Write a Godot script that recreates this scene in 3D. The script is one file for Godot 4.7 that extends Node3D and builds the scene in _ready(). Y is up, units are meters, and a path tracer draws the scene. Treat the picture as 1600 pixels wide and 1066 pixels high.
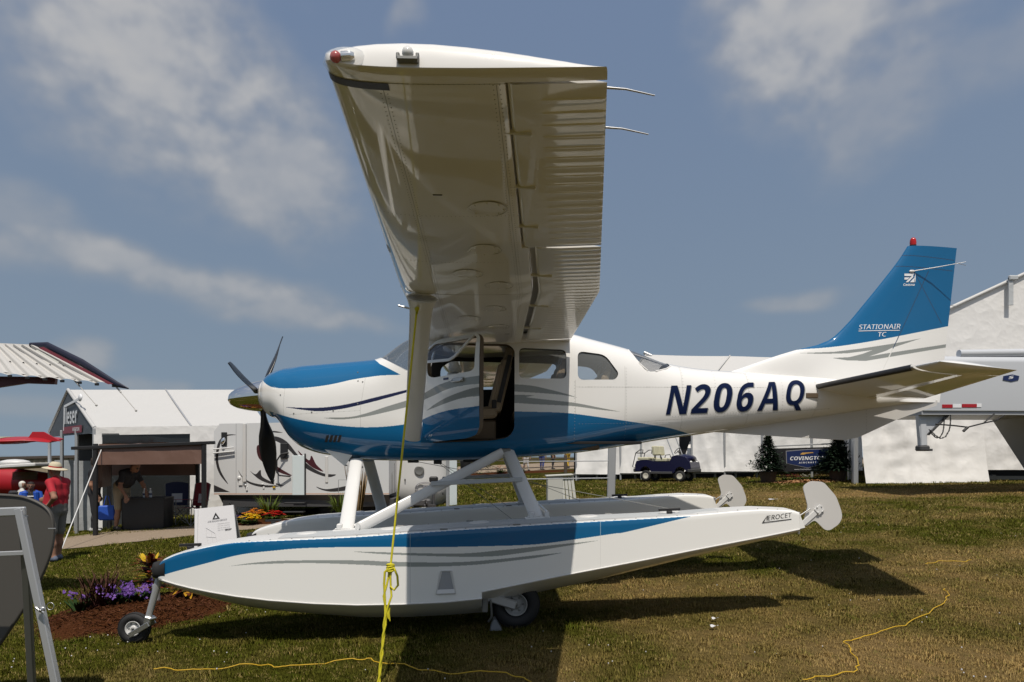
extends Node3D
# A floatplane on display at a fly-in. World: metres, y up, the aircraft's length along x (nose to -x), camera on +z.

class MB:
	var v := PackedVector3Array()
	var n := PackedVector3Array()
	var u := PackedVector2Array()
	var c := PackedColorArray()
	var ix := PackedInt32Array()
	var xf := Transform3D.IDENTITY
	var col := Color.WHITE
	var local := false

	func vert(p: Vector3, nn: Vector3, w := Vector2.ZERO) -> int:
		v.append(xf * p)
		n.append((xf.basis * nn).normalized())
		u.append(w)
		c.append(col)
		return v.size() - 1

	func face(i: int, j: int, k: int) -> void:
		# wound so that the stored normals and the winding agree
		var g := (v[j] - v[i]).cross(v[k] - v[i])
		if g.dot(n[i] + n[j] + n[k]) > 0.0:
			ix.append(i); ix.append(k); ix.append(j)
		else:
			ix.append(i); ix.append(j); ix.append(k)

	func tri(a: Vector3, b: Vector3, d: Vector3) -> void:
		var g := (b - a).cross(d - a)
		if g.length_squared() < 1e-16:
			return
		var i := vert(a, g); vert(b, g); vert(d, g)
		face(i, i + 1, i + 2)

	func quad(a: Vector3, b: Vector3, d: Vector3, e: Vector3, uvs := false) -> void:
		var g := (d - a).cross(e - b)
		if g.length_squared() < 1e-16:
			return
		var i := vert(a, g, Vector2(0, 1)); vert(b, g, Vector2(1, 1)); vert(d, g, Vector2(1, 0)); vert(e, g, Vector2(0, 0))
		face(i, i + 1, i + 2); face(i, i + 2, i + 3)

	func box(ctr: Vector3, size: Vector3, b := Basis.IDENTITY, bev := 0.004) -> void:
		var h := size * 0.5
		bev = minf(bev, minf(h.x, minf(h.y, h.z)) * 0.45)
		var q := h - Vector3(bev, bev, bev)
		var P := func(sx: float, sy: float, sz: float, ax: int) -> Vector3:
			var r := Vector3(sx * q.x, sy * q.y, sz * q.z)
			r[ax] = [sx * h.x, sy * h.y, sz * h.z][ax]
			return ctr + b * r
		var s := [[-1, -1], [1, -1], [1, 1], [-1, 1]]
		for sg: float in [-1.0, 1.0]:
			quad(P.call(sg, -1, -1, 0), P.call(sg, 1, -1, 0), P.call(sg, 1, 1, 0), P.call(sg, -1, 1, 0))
			quad(P.call(-1, sg, -1, 1), P.call(1, sg, -1, 1), P.call(1, sg, 1, 1), P.call(-1, sg, 1, 1))
			quad(P.call(-1, -1, sg, 2), P.call(1, -1, sg, 2), P.call(1, 1, sg, 2), P.call(-1, 1, sg, 2))
		for e in s:
			var a: float = e[0]
			var d: float = e[1]
			quad(P.call(-1, a, d, 1), P.call(1, a, d, 1), P.call(1, a, d, 2), P.call(-1, a, d, 2))
			quad(P.call(a, -1, d, 0), P.call(a, 1, d, 0), P.call(a, 1, d, 2), P.call(a, -1, d, 2))
			quad(P.call(a, d, -1, 0), P.call(a, d, 1, 0), P.call(a, d, 1, 1), P.call(a, d, -1, 1))
			for sg: float in [-1.0, 1.0]:
				tri(P.call(sg, a, d, 0), P.call(sg, a, d, 1), P.call(sg, a, d, 2))

	# a box whose long axis runs from a to b; w across, t thick
	func bar(a: Vector3, b: Vector3, w: float, t: float, up := Vector3.UP, bev := 0.004) -> void:
		var y := (b - a).normalized()
		var x := y.cross(up).normalized()
		if x.length() < 0.1:
			x = y.cross(Vector3.RIGHT).normalized()
		var z := x.cross(y)
		box((a + b) * 0.5, Vector3(w, (b - a).length(), t), Basis(x, y, z), bev)

	func grid(rows: Array, closed := false, cap := false) -> void:
		var R := rows.size()
		var C: int = rows[0].size()
		var base := v.size()
		var nn := PackedVector3Array()
		nn.resize(R * C)
		var Cq := C if closed else C - 1
		for i in R - 1:
			for j in Cq:
				var j2 := (j + 1) % C
				var a: Vector3 = rows[i][j]
				var b: Vector3 = rows[i + 1][j]
				var d: Vector3 = rows[i + 1][j2]
				var e: Vector3 = rows[i][j2]
				var g := (d - a).cross(e - b)
				nn[i * C + j] += g; nn[(i + 1) * C + j] += g; nn[(i + 1) * C + j2] += g; nn[i * C + j2] += g
		for i in R:
			for j in C:
				vert(rows[i][j], nn[i * C + j] if nn[i * C + j].length_squared() > 1e-20 else Vector3.UP, Vector2(float(j) / maxf(1, C - 1), float(i) / (R - 1)))
		for i in R - 1:
			for j in Cq:
				var j2 := (j + 1) % C
				var a := base + i * C + j
				var b := base + (i + 1) * C + j
				var d := base + (i + 1) * C + j2
				var e := base + i * C + j2
				var g := n[a] + n[b] + n[d] + n[e]
				if (v[d] - v[a]).cross(v[e] - v[b]).dot(g) > 0.0:
					ix.append_array(PackedInt32Array([a, d, b, a, e, d]))
				else:
					ix.append_array(PackedInt32Array([a, b, d, a, d, e]))
		if cap:
			for i: int in [0, R - 1]:
				var m := Vector3.ZERO
				for p: Vector3 in rows[i]:
					m += p
				m /= C
				for j in Cq:
					tri(m, rows[i][j], rows[i][(j + 1) % C])

	func tube(path: Array, rad, sides := 8, cap := true, sq := 1.0, flat := Vector3.ZERO) -> void:
		var rows := []
		var side := Vector3.ZERO
		for i in path.size():
			var t: Vector3 = (path[mini(i + 1, path.size() - 1)] - path[maxi(i - 1, 0)]).normalized()
			if side == Vector3.ZERO:
				side = flat if flat != Vector3.ZERO else (Vector3.UP if absf(t.y) < 0.9 else Vector3.RIGHT)
			side = (side - t * side.dot(t)).normalized()
			var o := t.cross(side)
			var r: float = rad[i] if rad is Array else rad
			var ring := PackedVector3Array()
			for k in sides:
				var an := TAU * k / sides
				ring.append(path[i] + side * cos(an) * r + o * sin(an) * r * sq)
			rows.append(ring)
		grid(rows, true, cap)

	# profile of (radius, height along axis)
	func lathe(prof: Array, at: Vector3, axis := Vector3.UP, sides := 16) -> void:
		var y := axis.normalized()
		var x := y.cross(Vector3.UP if absf(y.y) < 0.9 else Vector3.RIGHT).normalized()
		var z := x.cross(y)
		var rows := []
		for p: Vector2 in prof:
			var ring := PackedVector3Array()
			for k in sides:
				var an := TAU * k / sides
				ring.append(at + y * p.y + (x * cos(an) + z * sin(an)) * p.x)
			rows.append(ring)
		grid(rows, true, false)

	func ball(at: Vector3, r: Vector3, b := Basis.IDENTITY, la := 8, lo := 12) -> void:
		var rows := []
		for i in la + 1:
			var t := PI * i / la
			var ring := PackedVector3Array()
			for k in lo:
				var an := TAU * k / lo
				ring.append(at + b * Vector3(r.x * sin(t) * cos(an), r.y * cos(t), r.z * sin(t) * sin(an)))
			rows.append(ring)
		grid(rows, true, false)

	# flat polygon (2D) given thickness t along basis z
	func plate(poly: PackedVector2Array, t: float, f: Transform3D) -> void:
		var id := Geometry2D.triangulate_polygon(poly)
		for s: float in [-0.5, 0.5]:
			if s < 0.0 and t == 0.0:
				continue
			var base := v.size()
			for p in poly:
				vert(f * Vector3(p.x, p.y, s * t), f.basis.z * signf(s), p)
			for k in range(0, id.size(), 3):
				face(base + id[k], base + id[k + 1], base + id[k + 2])
		if t > 0.0:
			for i in poly.size():
				var a := poly[i]
				var b := poly[(i + 1) % poly.size()]
				quad(f * Vector3(a.x, a.y, -t / 2), f * Vector3(b.x, b.y, -t / 2), f * Vector3(b.x, b.y, t / 2), f * Vector3(a.x, a.y, t / 2))

	func add(o: MB, f := Transform3D.IDENTITY) -> void:
		var base := v.size()
		for i in o.v.size():
			v.append(f * o.v[i]); n.append((f.basis * o.n[i]).normalized()); u.append(o.u[i]); c.append(o.c[i])
		for i in o.ix:
			ix.append(base + i)

	func mesh(off := Vector3.ZERO) -> ArrayMesh:
		var a := []
		a.resize(Mesh.ARRAY_MAX)
		var vv := v.duplicate()
		if off != Vector3.ZERO:
			for i in vv.size():
				vv[i] -= off
		a[Mesh.ARRAY_VERTEX] = vv
		a[Mesh.ARRAY_NORMAL] = n
		a[Mesh.ARRAY_TEX_UV] = u
		a[Mesh.ARRAY_COLOR] = c
		a[Mesh.ARRAY_INDEX] = ix
		var m := ArrayMesh.new()
		m.add_surface_from_arrays(Mesh.PRIMITIVE_TRIANGLES, a)
		return m

var M := {}
var used := {}
var FT: Array
var rng := RandomNumberGenerator.new()
var nz := FastNoiseLite.new()
var camera_at := Vector3(0, 1.63, 7.85)

func V(x: float, y: float, z: float) -> Vector3:
	return Vector3(x, y, z)

func mat(key: String, r: float, g: float, b: float, rough := 0.6, metal := 0.0) -> StandardMaterial3D:
	var m := StandardMaterial3D.new()
	m.resource_name = key
	m.albedo_color = Color(r, g, b).linear_to_srgb()
	m.roughness = rough
	m.metallic = metal
	m.cull_mode = BaseMaterial3D.CULL_DISABLED
	M[key] = m
	return m

func nm(s: String) -> String:
	if not used.has(s):
		used[s] = 0
		return s
	used[s] += 1
	return "%s_%03d" % [s, used[s]]

func thing(called: String, label: String, cat: String, at := Vector3.ZERO, group := "") -> Node3D:
	var o := Node3D.new()
	o.name = nm(called)
	add_child(o)
	o.position = at
	meta(o, label, cat, group)
	return o

func meta(o: Node, label: String, cat: String, group := "", kind := "") -> void:
	if label: o.set_meta("label", label)
	if cat: o.set_meta("category", cat)
	if group: o.set_meta("group", group)
	if kind: o.set_meta("kind", kind)

# commit a mesh; coordinates are world ones unless mb.local is set
func obj(called: String, mb: MB, m: Material, parent: Node3D = self) -> MeshInstance3D:
	var o := MeshInstance3D.new()
	var off := Vector3.ZERO
	if not mb.local and parent != self:
		off = parent.global_position
	o.mesh = mb.mesh(off)
	o.mesh.surface_set_material(0, m)
	if parent == self:
		o.name = nm(called)
		add_child(o)
	else:
		var k := called
		var i := 0
		while parent.has_node(k):
			i += 1
			k = "%s_%03d" % [called, i]
		o.name = k
		parent.add_child(o)
	return o

func struct(called: String, mb: MB, m: Material) -> MeshInstance3D:
	var o := obj(called, mb, m)
	o.set_meta("kind", "structure")
	return o

func copy(o: Node3D, at: Vector3, turn := 0.0, label := "", size := 1.0) -> Node3D:
	var d: Node3D = o.duplicate()
	d.name = nm(String(o.name).rstrip("0123456789_") if String(o.name).right(4).begins_with("_0") else String(o.name))
	add_child(d)
	d.position = at
	d.rotation.y = turn
	d.scale = Vector3.ONE * size
	if label: d.set_meta("label", label)
	return d

func gy(x: float, z: float) -> float:
	var q := 1.25 - z
	q = maxf(q, -6.0) if q < 0.0 else 40.0 * tanh(q / 40.0)
	return 0.04 * 14.0 * tanh(x / 14.0) + 0.026 * q - 0.75 * smoothstep(8.5, 13.0, -x) * smoothstep(4.0, 10.0, -z) - 2.0 * smoothstep(18.0, 40.0, -x) * smoothstep(15.0, 40.0, -z)

func gp(x: float, z: float, up := 0.0) -> Vector3:
	return Vector3(x, gy(x, z) + up, z)

func curve(p: Array, x: float) -> float:
	# monotone interpolation through (x, y) pairs
	if x <= p[0][0]: return p[0][1]
	var L := p.size()
	if x >= p[L - 1][0]: return p[L - 1][1]
	var i := 0
	while p[i + 1][0] < x: i += 1
	var h: float = p[i + 1][0] - p[i][0]
	var t: float = (x - p[i][0]) / h
	var s: float = (p[i + 1][1] - p[i][1]) / h
	var s0: float = s
	var s1: float = s
	if i > 0: s0 = (p[i][1] - p[i - 1][1]) / (p[i][0] - p[i - 1][0])
	if i < L - 2: s1 = (p[i + 2][1] - p[i + 1][1]) / (p[i + 2][0] - p[i + 1][0])
	var m0 := 0.0 if s0 * s <= 0.0 else 2.0 * s0 * s / (s0 + s)
	var m1 := 0.0 if s1 * s <= 0.0 else 2.0 * s1 * s / (s1 + s)
	return (2 * t * t * t - 3 * t * t + 1) * p[i][1] + (t * t * t - 2 * t * t + t) * h * m0 + (3 * t * t - 2 * t * t * t) * p[i + 1][1] + (t * t * t - t * t) * h * m1

func spline(p: Array, per := 6, loop := false) -> PackedVector2Array:
	var o := PackedVector2Array()
	var L := p.size()
	for i in (L if loop else L - 1):
		var a: Vector2 = p[(i - 1 + L) % L] if loop else p[maxi(i - 1, 0)]
		var b: Vector2 = p[i]
		var d: Vector2 = p[(i + 1) % L]
		var e: Vector2 = p[(i + 2) % L] if loop else p[mini(i + 2, L - 1)]
		for k in per:
			o.append(b.cubic_interpolate(d, a, e, float(k) / per))
	if not loop: o.append(p[L - 1])
	return o

func v2(flat: Array) -> Array:
	var o := []
	for i in range(0, flat.size(), 2):
		o.append(Vector2(flat[i], flat[i + 1]))
	return o

func rounded(p: Array, r: float, per := 4) -> PackedVector2Array:
	var o := PackedVector2Array()
	var L := p.size()
	for i in L:
		var a: Vector2 = p[(i - 1 + L) % L]
		var b: Vector2 = p[i]
		var d: Vector2 = p[(i + 1) % L]
		var q := minf(r, minf((a - b).length(), (d - b).length()) * 0.45)
		var s := b + (a - b).normalized() * q
		var e := b + (d - b).normalized() * q
		for k in per + 1:
			var t := float(k) / per
			o.append(s.lerp(b, t).lerp(b.lerp(e, t), t))
	return o

# ---- painting flat liveries ---------------------------------------------------------------
class Paint:
	var im: Image
	var r: Rect2
	func _init(w: int, h: int, area: Rect2, base: Color) -> void:
		im = Image.create(w, h, false, Image.FORMAT_RGB8)
		im.fill(base.linear_to_srgb())
		r = area
	func px(p: Vector2) -> Vector2:
		return Vector2((p.x - r.position.x) / r.size.x * im.get_width(), (1.0 - (p.y - r.position.y) / r.size.y) * im.get_height())
	func uv(x: float, y: float) -> Vector2:
		return Vector2((x - r.position.x) / r.size.x, 1.0 - (y - r.position.y) / r.size.y)
	func poly(pts: PackedVector2Array, c: Color) -> void:
		c = c.linear_to_srgb()
		var q := PackedVector2Array()
		var lo := 1e9
		var hi := -1e9
		for p in pts:
			var t := px(p)
			q.append(t)
			lo = minf(lo, t.y); hi = maxf(hi, t.y)
		for y in range(maxi(0, int(lo)), mini(im.get_height() - 1, int(hi)) + 1):
			var yy := y + 0.5
			var xs := []
			for i in q.size():
				var a := q[i]
				var b := q[(i + 1) % q.size()]
				if (a.y <= yy) != (b.y <= yy):
					xs.append(a.x + (yy - a.y) / (b.y - a.y) * (b.x - a.x))
			xs.sort()
			for k in range(0, xs.size() - 1, 2):
				var x0 := int(round(xs[k]))
				im.fill_rect(Rect2i(x0, y, int(round(xs[k + 1])) - x0, 1), c)
	func line(a: Vector2, b: Vector2, w: float, c: Color) -> void:
		var d := (b - a).normalized().orthogonal() * w * 0.5
		poly(PackedVector2Array([a + d, b + d, b - d, a - d]), c)
	func tex() -> ImageTexture:
		im.generate_mipmaps()
		return ImageTexture.create_from_image(im)

# a swoosh between an upper and a lower curve that share their x range
func swoosh(P: Paint, up: Array, lo: Array, c: Color) -> void:
	var a := spline(v2(up), 8)
	var b := spline(v2(lo), 8)
	b.reverse()
	a.append_array(b)
	P.poly(a, c)

# ---- lettering ----------------------------------------------------------------------------
func glyphs(s: String, bold: bool, serif := false) -> Array:
	var f := SystemFont.new()
	f.font_names = PackedStringArray(["Droid Serif" if serif else "Droid Sans"])
	f.font_weight = 700 if bold else 400
	var t := TextMesh.new()
	t.text = s
	t.font = f
	t.font_size = 64
	t.depth = 0.0
	t.pixel_size = 0.01
	t.curve_step = 2.0
	var a := t.get_mesh_arrays()
	var p: PackedVector3Array = a[Mesh.ARRAY_VERTEX]
	var lo := Vector2(1e9, 1e9)
	var hi := -lo
	for q in p:
		lo = lo.min(Vector2(q.x, q.y)); hi = hi.max(Vector2(q.x, q.y))
	var o := PackedVector2Array()
	var id: PackedInt32Array = a[Mesh.ARRAY_INDEX] if a[Mesh.ARRAY_INDEX] != null else PackedInt32Array(range(p.size()))
	for i in id:
		o.append((Vector2(p[i].x, p[i].y) - lo) / (hi - lo))
	return [o, (hi.x - lo.x) / maxf(hi.y - lo.y, 0.001)]

# lettering in a flat parallelogram: origin, width vector, height vector
func letters(mb: MB, s: String, o: Vector3, w: Vector3, h: Vector3, bold := true, serif := false) -> void:
	var g: PackedVector2Array = glyphs(s, bold, serif)[0]
	for i in range(0, g.size(), 3):
		mb.tri(o + w * g[i].x + h * g[i].y, o + w * g[i + 1].x + h * g[i + 1].y, o + w * g[i + 2].x + h * g[i + 2].y)

# ---- the fuselage surface: superellipse sections along x -----------------------------------
func sec(x: float) -> Array:
	return [curve(FT[0], x), curve(FT[1], x), curve(FT[2], x), curve(FT[3], x)]

func fz(x: float, y: float) -> float:
	var s := sec(x)
	var q := absf((y - (s[0] + s[1]) * 0.5) / ((s[0] - s[1]) * 0.5))
	return 0.0 if q >= 1.0 else s[2] * pow(1.0 - pow(q, s[3]), 1.0 / s[3])

func ff(x: float, y: float, z: float) -> float:
	var s := sec(x)
	return pow(absf((y - (s[0] + s[1]) * 0.5) / ((s[0] - s[1]) * 0.5)), s[3]) + pow(absf(z) / s[2], s[3])

func fnorm(x: float, y: float, z: float) -> Vector3:
	var s := sec(x)
	var h: float = (s[0] - s[1]) * 0.5
	var dy: float = y - (s[0] + s[1]) * 0.5
	var e: float = s[3]
	var gyy: float = e * pow(absf(dy) / h, e - 1.0) / h * signf(dy)
	var gz: float = e * pow(absf(z) / s[2], e - 1.0) / s[2] * signf(z)
	var gx: float = (ff(x + 0.01, y, z) - ff(x - 0.01, y, z)) / 0.02
	var r := Vector3(gx, gyy, gz)
	return r.normalized() if r.length() > 1e-6 else Vector3(0, 0, 1)

# the skin of one side, optionally only inside a polygon, with openings cut out
func skin(mb: MB, side: float, inc: PackedVector2Array, holes: Array, off: float, x0: float, x1: float, P: Paint, dx := 0.06, nth := 30) -> void:
	var cols := int(ceil((x1 - x0) / dx))
	var pts := []
	for i in cols + 1:
		var x := x0 + (x1 - x0) * i / cols
		var s := sec(x)
		var row := PackedVector3Array()
		for k in nth + 1:
			var th := -PI / 2 + PI * k / nth
			var sn := sin(th)
			var cs := maxf(cos(th), 0.0)
			if k == 0 or k == nth: cs = 0.0
			row.append(Vector3(x, (s[0] + s[1]) * 0.5 + (s[0] - s[1]) * 0.5 * signf(sn) * pow(absf(sn), 2.0 / s[3]), s[2] * pow(cs, 2.0 / s[3])))
		pts.append(row)
	var boxes := []
	for h in holes:
		boxes.append(bbox2(h))
	var ib := bbox2(inc) if inc.size() else Rect2()
	for i in cols:
		for k in nth:
			var q := [pts[i][k], pts[i + 1][k], pts[i + 1][k + 1], pts[i][k + 1]]
			var cell := PackedVector2Array()
			for p: Vector3 in q:
				cell.append(Vector2(p.x, p.y))
			var cb := bbox2(cell)
			if inc.size() and not cb.intersects(ib):
				continue
			var polys := [cell]
			var plain := true
			if inc.size():
				plain = false
				polys = Geometry2D.intersect_polygons(cell, inc)
			for hi in holes.size():
				if cb.intersects(boxes[hi]):
					plain = false
					var nx := []
					for pp in polys:
						nx.append_array(Geometry2D.clip_polygons(pp, holes[hi]))
					polys = nx
			if plain:
				var id := []
				for p: Vector3 in q:
					id.append(fv(mb, p, side, off, P))
				mb.face(id[0], id[1], id[2])
				mb.face(id[0], id[2], id[3])
				continue
			for pp: PackedVector2Array in polys:
				if pp.size() < 3: continue
				var t := Geometry2D.triangulate_polygon(pp)
				var id := []
				for w in pp:
					var z := -1.0
					for p: Vector3 in q:
						if absf(p.x - w.x) < 2e-4 and absf(p.y - w.y) < 2e-4: z = p.z
					if z < 0.0: z = fz(w.x, w.y)
					id.append(fv(mb, Vector3(w.x, w.y, z), side, off, P))
				for j in range(0, t.size(), 3):
					mb.face(id[t[j]], id[t[j + 1]], id[t[j + 2]])

func fv(mb: MB, p: Vector3, side: float, off: float, P: Paint) -> int:
	var q := Vector3(p.x, p.y, p.z * side)
	var nn := fnorm(q.x, q.y, q.z if absf(q.z) > 1e-5 else 1e-5 * side)
	return mb.vert(q - nn * off, nn, P.uv(p.x, p.y) if P else Vector2.ZERO)

func bbox2(p: PackedVector2Array) -> Rect2:
	var r := Rect2(p[0], Vector2.ZERO)
	for q in p:
		r = r.expand(q)
	return r.grow(1e-4)

# a wall along an outline on the fuselage side, from depth a to depth b
func rim(mb: MB, poly: PackedVector2Array, side: float, a: float, b: float) -> void:
	var rows := [PackedVector3Array(), PackedVector3Array()]
	for i in poly.size() + 1:
		var p := poly[i % poly.size()]
		var s := sec(p.x)
		var y := clampf(p.y, s[1] + 0.002, s[0] - 0.002)
		var z := fz(p.x, y) * side
		var nn := fnorm(p.x, y, z)
		rows[0].append(Vector3(p.x, y, z) - nn * a)
		rows[1].append(Vector3(p.x, y, z) - nn * b)
	for i in poly.size():
		mb.quad(rows[0][i], rows[0][i + 1], rows[1][i + 1], rows[1][i])

# lettering laid on the fuselage side
func side_letters(mb: MB, s: String, o: Vector2, w: Vector2, h: Vector2, off: float, bold := true) -> void:
	var g: PackedVector2Array = glyphs(s, bold)[0]
	for i in range(0, g.size(), 3):
		var todo := [[o + w * g[i].x + h * g[i].y, o + w * g[i + 1].x + h * g[i + 1].y, o + w * g[i + 2].x + h * g[i + 2].y]]
		while todo.size():
			var t: Array = todo.pop_back()
			# split long edges so that the letter follows the curve of the side
			var e := 0
			for k in 3:
				if absf(t[k].y - t[(k + 1) % 3].y) > absf(t[e].y - t[(e + 1) % 3].y): e = k
			if absf(t[e].y - t[(e + 1) % 3].y) > 0.035:
				var m: Vector2 = (t[e] + t[(e + 1) % 3]) * 0.5
				todo.append([t[e], m, t[(e + 2) % 3]])
				todo.append([m, t[(e + 1) % 3], t[(e + 2) % 3]])
				continue
			var q := []
			for k in 3:
				var z := fz(t[k].x, t[k].y)
				q.append(V(t[k].x, t[k].y, z) + fnorm(t[k].x, t[k].y, z) * off)
			mb.tri(q[0], q[1], q[2])

func _ready() -> void:
	rng.seed = 7
	# ---- camera, sky, sun, exposure
	var cam := Camera3D.new()
	cam.name = "camera"
	add_child(cam)
	cam.position = camera_at
	cam.rotation.y = -deg_to_rad(1.88)
	cam.projection = Camera3D.PROJECTION_FRUSTUM
	cam.near = 0.1
	cam.far = 2000.0
	cam.size = 0.1 * 1066.0 / 1067.0
	cam.frustum_offset = Vector2(0.0, 0.1 * (715.0 - 533.0) / 1067.0)
	cam.current = true
	var we := WorldEnvironment.new()
	we.name = "world_environment"
	var env := Environment.new()
	env.background_mode = Environment.BG_SKY
	env.tonemap_mode = Environment.TONE_MAPPER_LINEAR
	env.tonemap_exposure = 1.0
	env.sdfgi_enabled = true
	env.ssao_enabled = true
	env.ssil_enabled = true
	var sky := Sky.new()
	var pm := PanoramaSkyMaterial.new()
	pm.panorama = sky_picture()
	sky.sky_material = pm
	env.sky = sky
	we.environment = env
	add_child(we)
	var sun := DirectionalLight3D.new()
	sun.name = "sun"
	add_child(sun)
	sun.look_at_from_position(Vector3.ZERO, Vector3(-0.028, -1.0, -0.511), Vector3.RIGHT)
	sun.light_energy = 1.3
	sun.light_color = Color(1.0, 0.965, 0.915)
	sun.light_angular_distance = 0.5
	sun.shadow_enabled = true
	# ---- materials
	materials()
	fuselage_table()
	# ---- setting, then things
	ground()
	backdrop_structures()
	seaplane()
	neighbours()
	details()
	grass()

func sky_picture() -> ImageTexture:
	var w := 2048
	var h := 1024
	var f := FastNoiseLite.new()
	f.noise_type = FastNoiseLite.TYPE_SIMPLEX_SMOOTH
	f.seed = 11
	f.frequency = 1.0
	f.fractal_type = FastNoiseLite.FRACTAL_FBM
	f.fractal_octaves = 6
	f.fractal_gain = 0.56
	var g := FastNoiseLite.new()
	g.seed = 5
	g.frequency = 1.0
	g.fractal_octaves = 3
	# az, el, half length, half width (degrees), tilt (degrees), strength, stretch of the texture
	var blobs := [
		[-27.0, 27.5, 15.0, 8.2, -17.0, 1.0, 1.0], [-36.0, 33.0, 14.0, 7.0, -12.0, 0.75, 1.0], [-17.0, 21.0, 8.0, 4.5, -24.0, 0.7, 1.0],
		[-26.0, 13.2, 16.0, 1.9, -7.0, 0.75, 0.6], [-17.0, 11.2, 9.0, 1.3, -3.0, 0.65, 0.6], [-37.0, 16.6, 9.0, 1.9, -14.0, 0.42, 0.6],
		[26.5, 30.5, 8.6, 9.0, 12.0, 0.95, 1.0], [30.0, 24.0, 7.0, 4.0, 18.0, 0.5, 0.8], [37.0, 26.0, 9.0, 3.0, 14.0, 0.32, 0.6],
		[25.0, 12.0, 3.4, 0.8, 4.0, 0.5, 0.6], [-7.0, 33.0, 2.2, 1.6, 30.0, 0.5, 1.0], [-29.5, 7.4, 2.4, 1.4, 0.0, 0.75, 1.6],
		[-26.5, 5.3, 2.0, 0.8, 0.0, 0.5, 1.6], [-21.0, 4.6, 3.0, 0.9, 0.0, 0.45, 1.6], [-33.0, 3.6, 9.0, 1.0, 0.0, 0.35, 1.2],
	]
	var cloud := [0.375, 0.375, 0.38]
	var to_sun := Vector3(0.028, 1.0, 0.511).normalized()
	var data := PackedFloat32Array()
	data.resize(w * h * 3)
	for y in h:
		var el := 90.0 - 180.0 * (y + 0.5) / h
		var k := clampf(el / 36.0, 0.0, 1.0)
		k = 1.0 - pow(1.0 - k, 1.25)
		var r := lerpf(0.194, 0.082, k)
		var gg := lerpf(0.264, 0.147, k)
		var b := lerpf(0.335, 0.275, k)
		if el > 36.0:
			var k2 := (el - 36.0) / 54.0
			r = lerpf(r, 0.075, k2); gg = lerpf(gg, 0.13, k2); b = lerpf(b, 0.25, k2)
		if el < -4.0:
			for x in w:
				var i := (y * w + x) * 3
				data[i] = 0.10; data[i + 1] = 0.10; data[i + 2] = 0.07
			continue
		var ce := cos(deg_to_rad(el))
		var se := sin(deg_to_rad(el))
		for x in w:
			var az := wrapf(360.0 * (x + 0.5) / w, -180.0, 180.0)
			var ar := deg_to_rad(az)
			var d := Vector3(sin(ar) * ce, se, -cos(ar) * ce)
			var c := 0.0
			if el > -1.0:
				if absf(az) < 62.0 and el < 52.0:
					var wx := g.get_noise_2d(az * 0.09, el * 0.09) * 3.0
					var wy := g.get_noise_2d(az * 0.09 + 40.0, el * 0.09) * 1.6
					var n := f.get_noise_2d(az * 0.055 + wx * 0.05, el * 0.085) * 0.5 + 0.5
					var fine := f.get_noise_2d(az * 0.22 + el * 0.1, el * 0.34 - az * 0.06) * 0.5 + 0.5
					for q in blobs:
						var dx: float = az + wx - q[0]
						var dy: float = el + wy * minf(1.0, q[3] / 3.0) - q[1]
						if absf(dx) > q[2] * 1.9 or absf(dy) > q[2] * 1.9: continue
						var t := deg_to_rad(q[4])
						var a: float = (dx * cos(t) + dy * sin(t)) / q[2]
						var o: float = (-dx * sin(t) + dy * cos(t)) / q[3]
						var m: float = exp(-(a * a + o * o) * 1.1)
						c = maxf(c, smoothstep(0.16, 1.0, m * (0.25 + 0.8 * n + 0.75 * fine)) * q[5])
					c *= 0.64 + 0.66 * fine * n
				else:
					var n2 := f.get_noise_3d(d.x * 3.0, d.y * 6.0, d.z * 3.0) * 0.5 + 0.5
					c = smoothstep(0.5, 0.8, n2) * 0.7
			c = clampf(c, 0.0, 0.92)
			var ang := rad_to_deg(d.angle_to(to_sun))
			var glow := 0.6 * exp(-ang / 10.0) + 0.46 * exp(-ang / 46.0)  # broad second term raised, mostly behind the camera, to lift shaded surfaces
			var i := (y * w + x) * 3
			var cb := 0.88 + 0.22 * smoothstep(0.2, 0.9, c)
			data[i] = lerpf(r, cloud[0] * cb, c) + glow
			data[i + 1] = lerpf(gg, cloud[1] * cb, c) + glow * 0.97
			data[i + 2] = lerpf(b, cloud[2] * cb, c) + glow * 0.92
	var im := Image.create_from_data(w, h, false, Image.FORMAT_RGBF, data.to_byte_array())
	return ImageTexture.create_from_image(im)

func noise_tex(freq: float, lo: Color, hi: Color, size := 512, sd := 1, oct := 5, normal := false, bump := 4.0) -> NoiseTexture2D:
	var t := NoiseTexture2D.new()
	var f := FastNoiseLite.new()
	f.seed = sd
	f.frequency = freq
	f.fractal_octaves = oct
	t.noise = f
	t.width = size
	t.height = size
	t.seamless = true
	if normal:
		t.as_normal_map = true
		t.bump_strength = bump
	else:
		var g := Gradient.new()
		g.set_color(0, lo.linear_to_srgb())
		g.set_color(1, hi.linear_to_srgb())
		t.color_ramp = g
	return t

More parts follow.
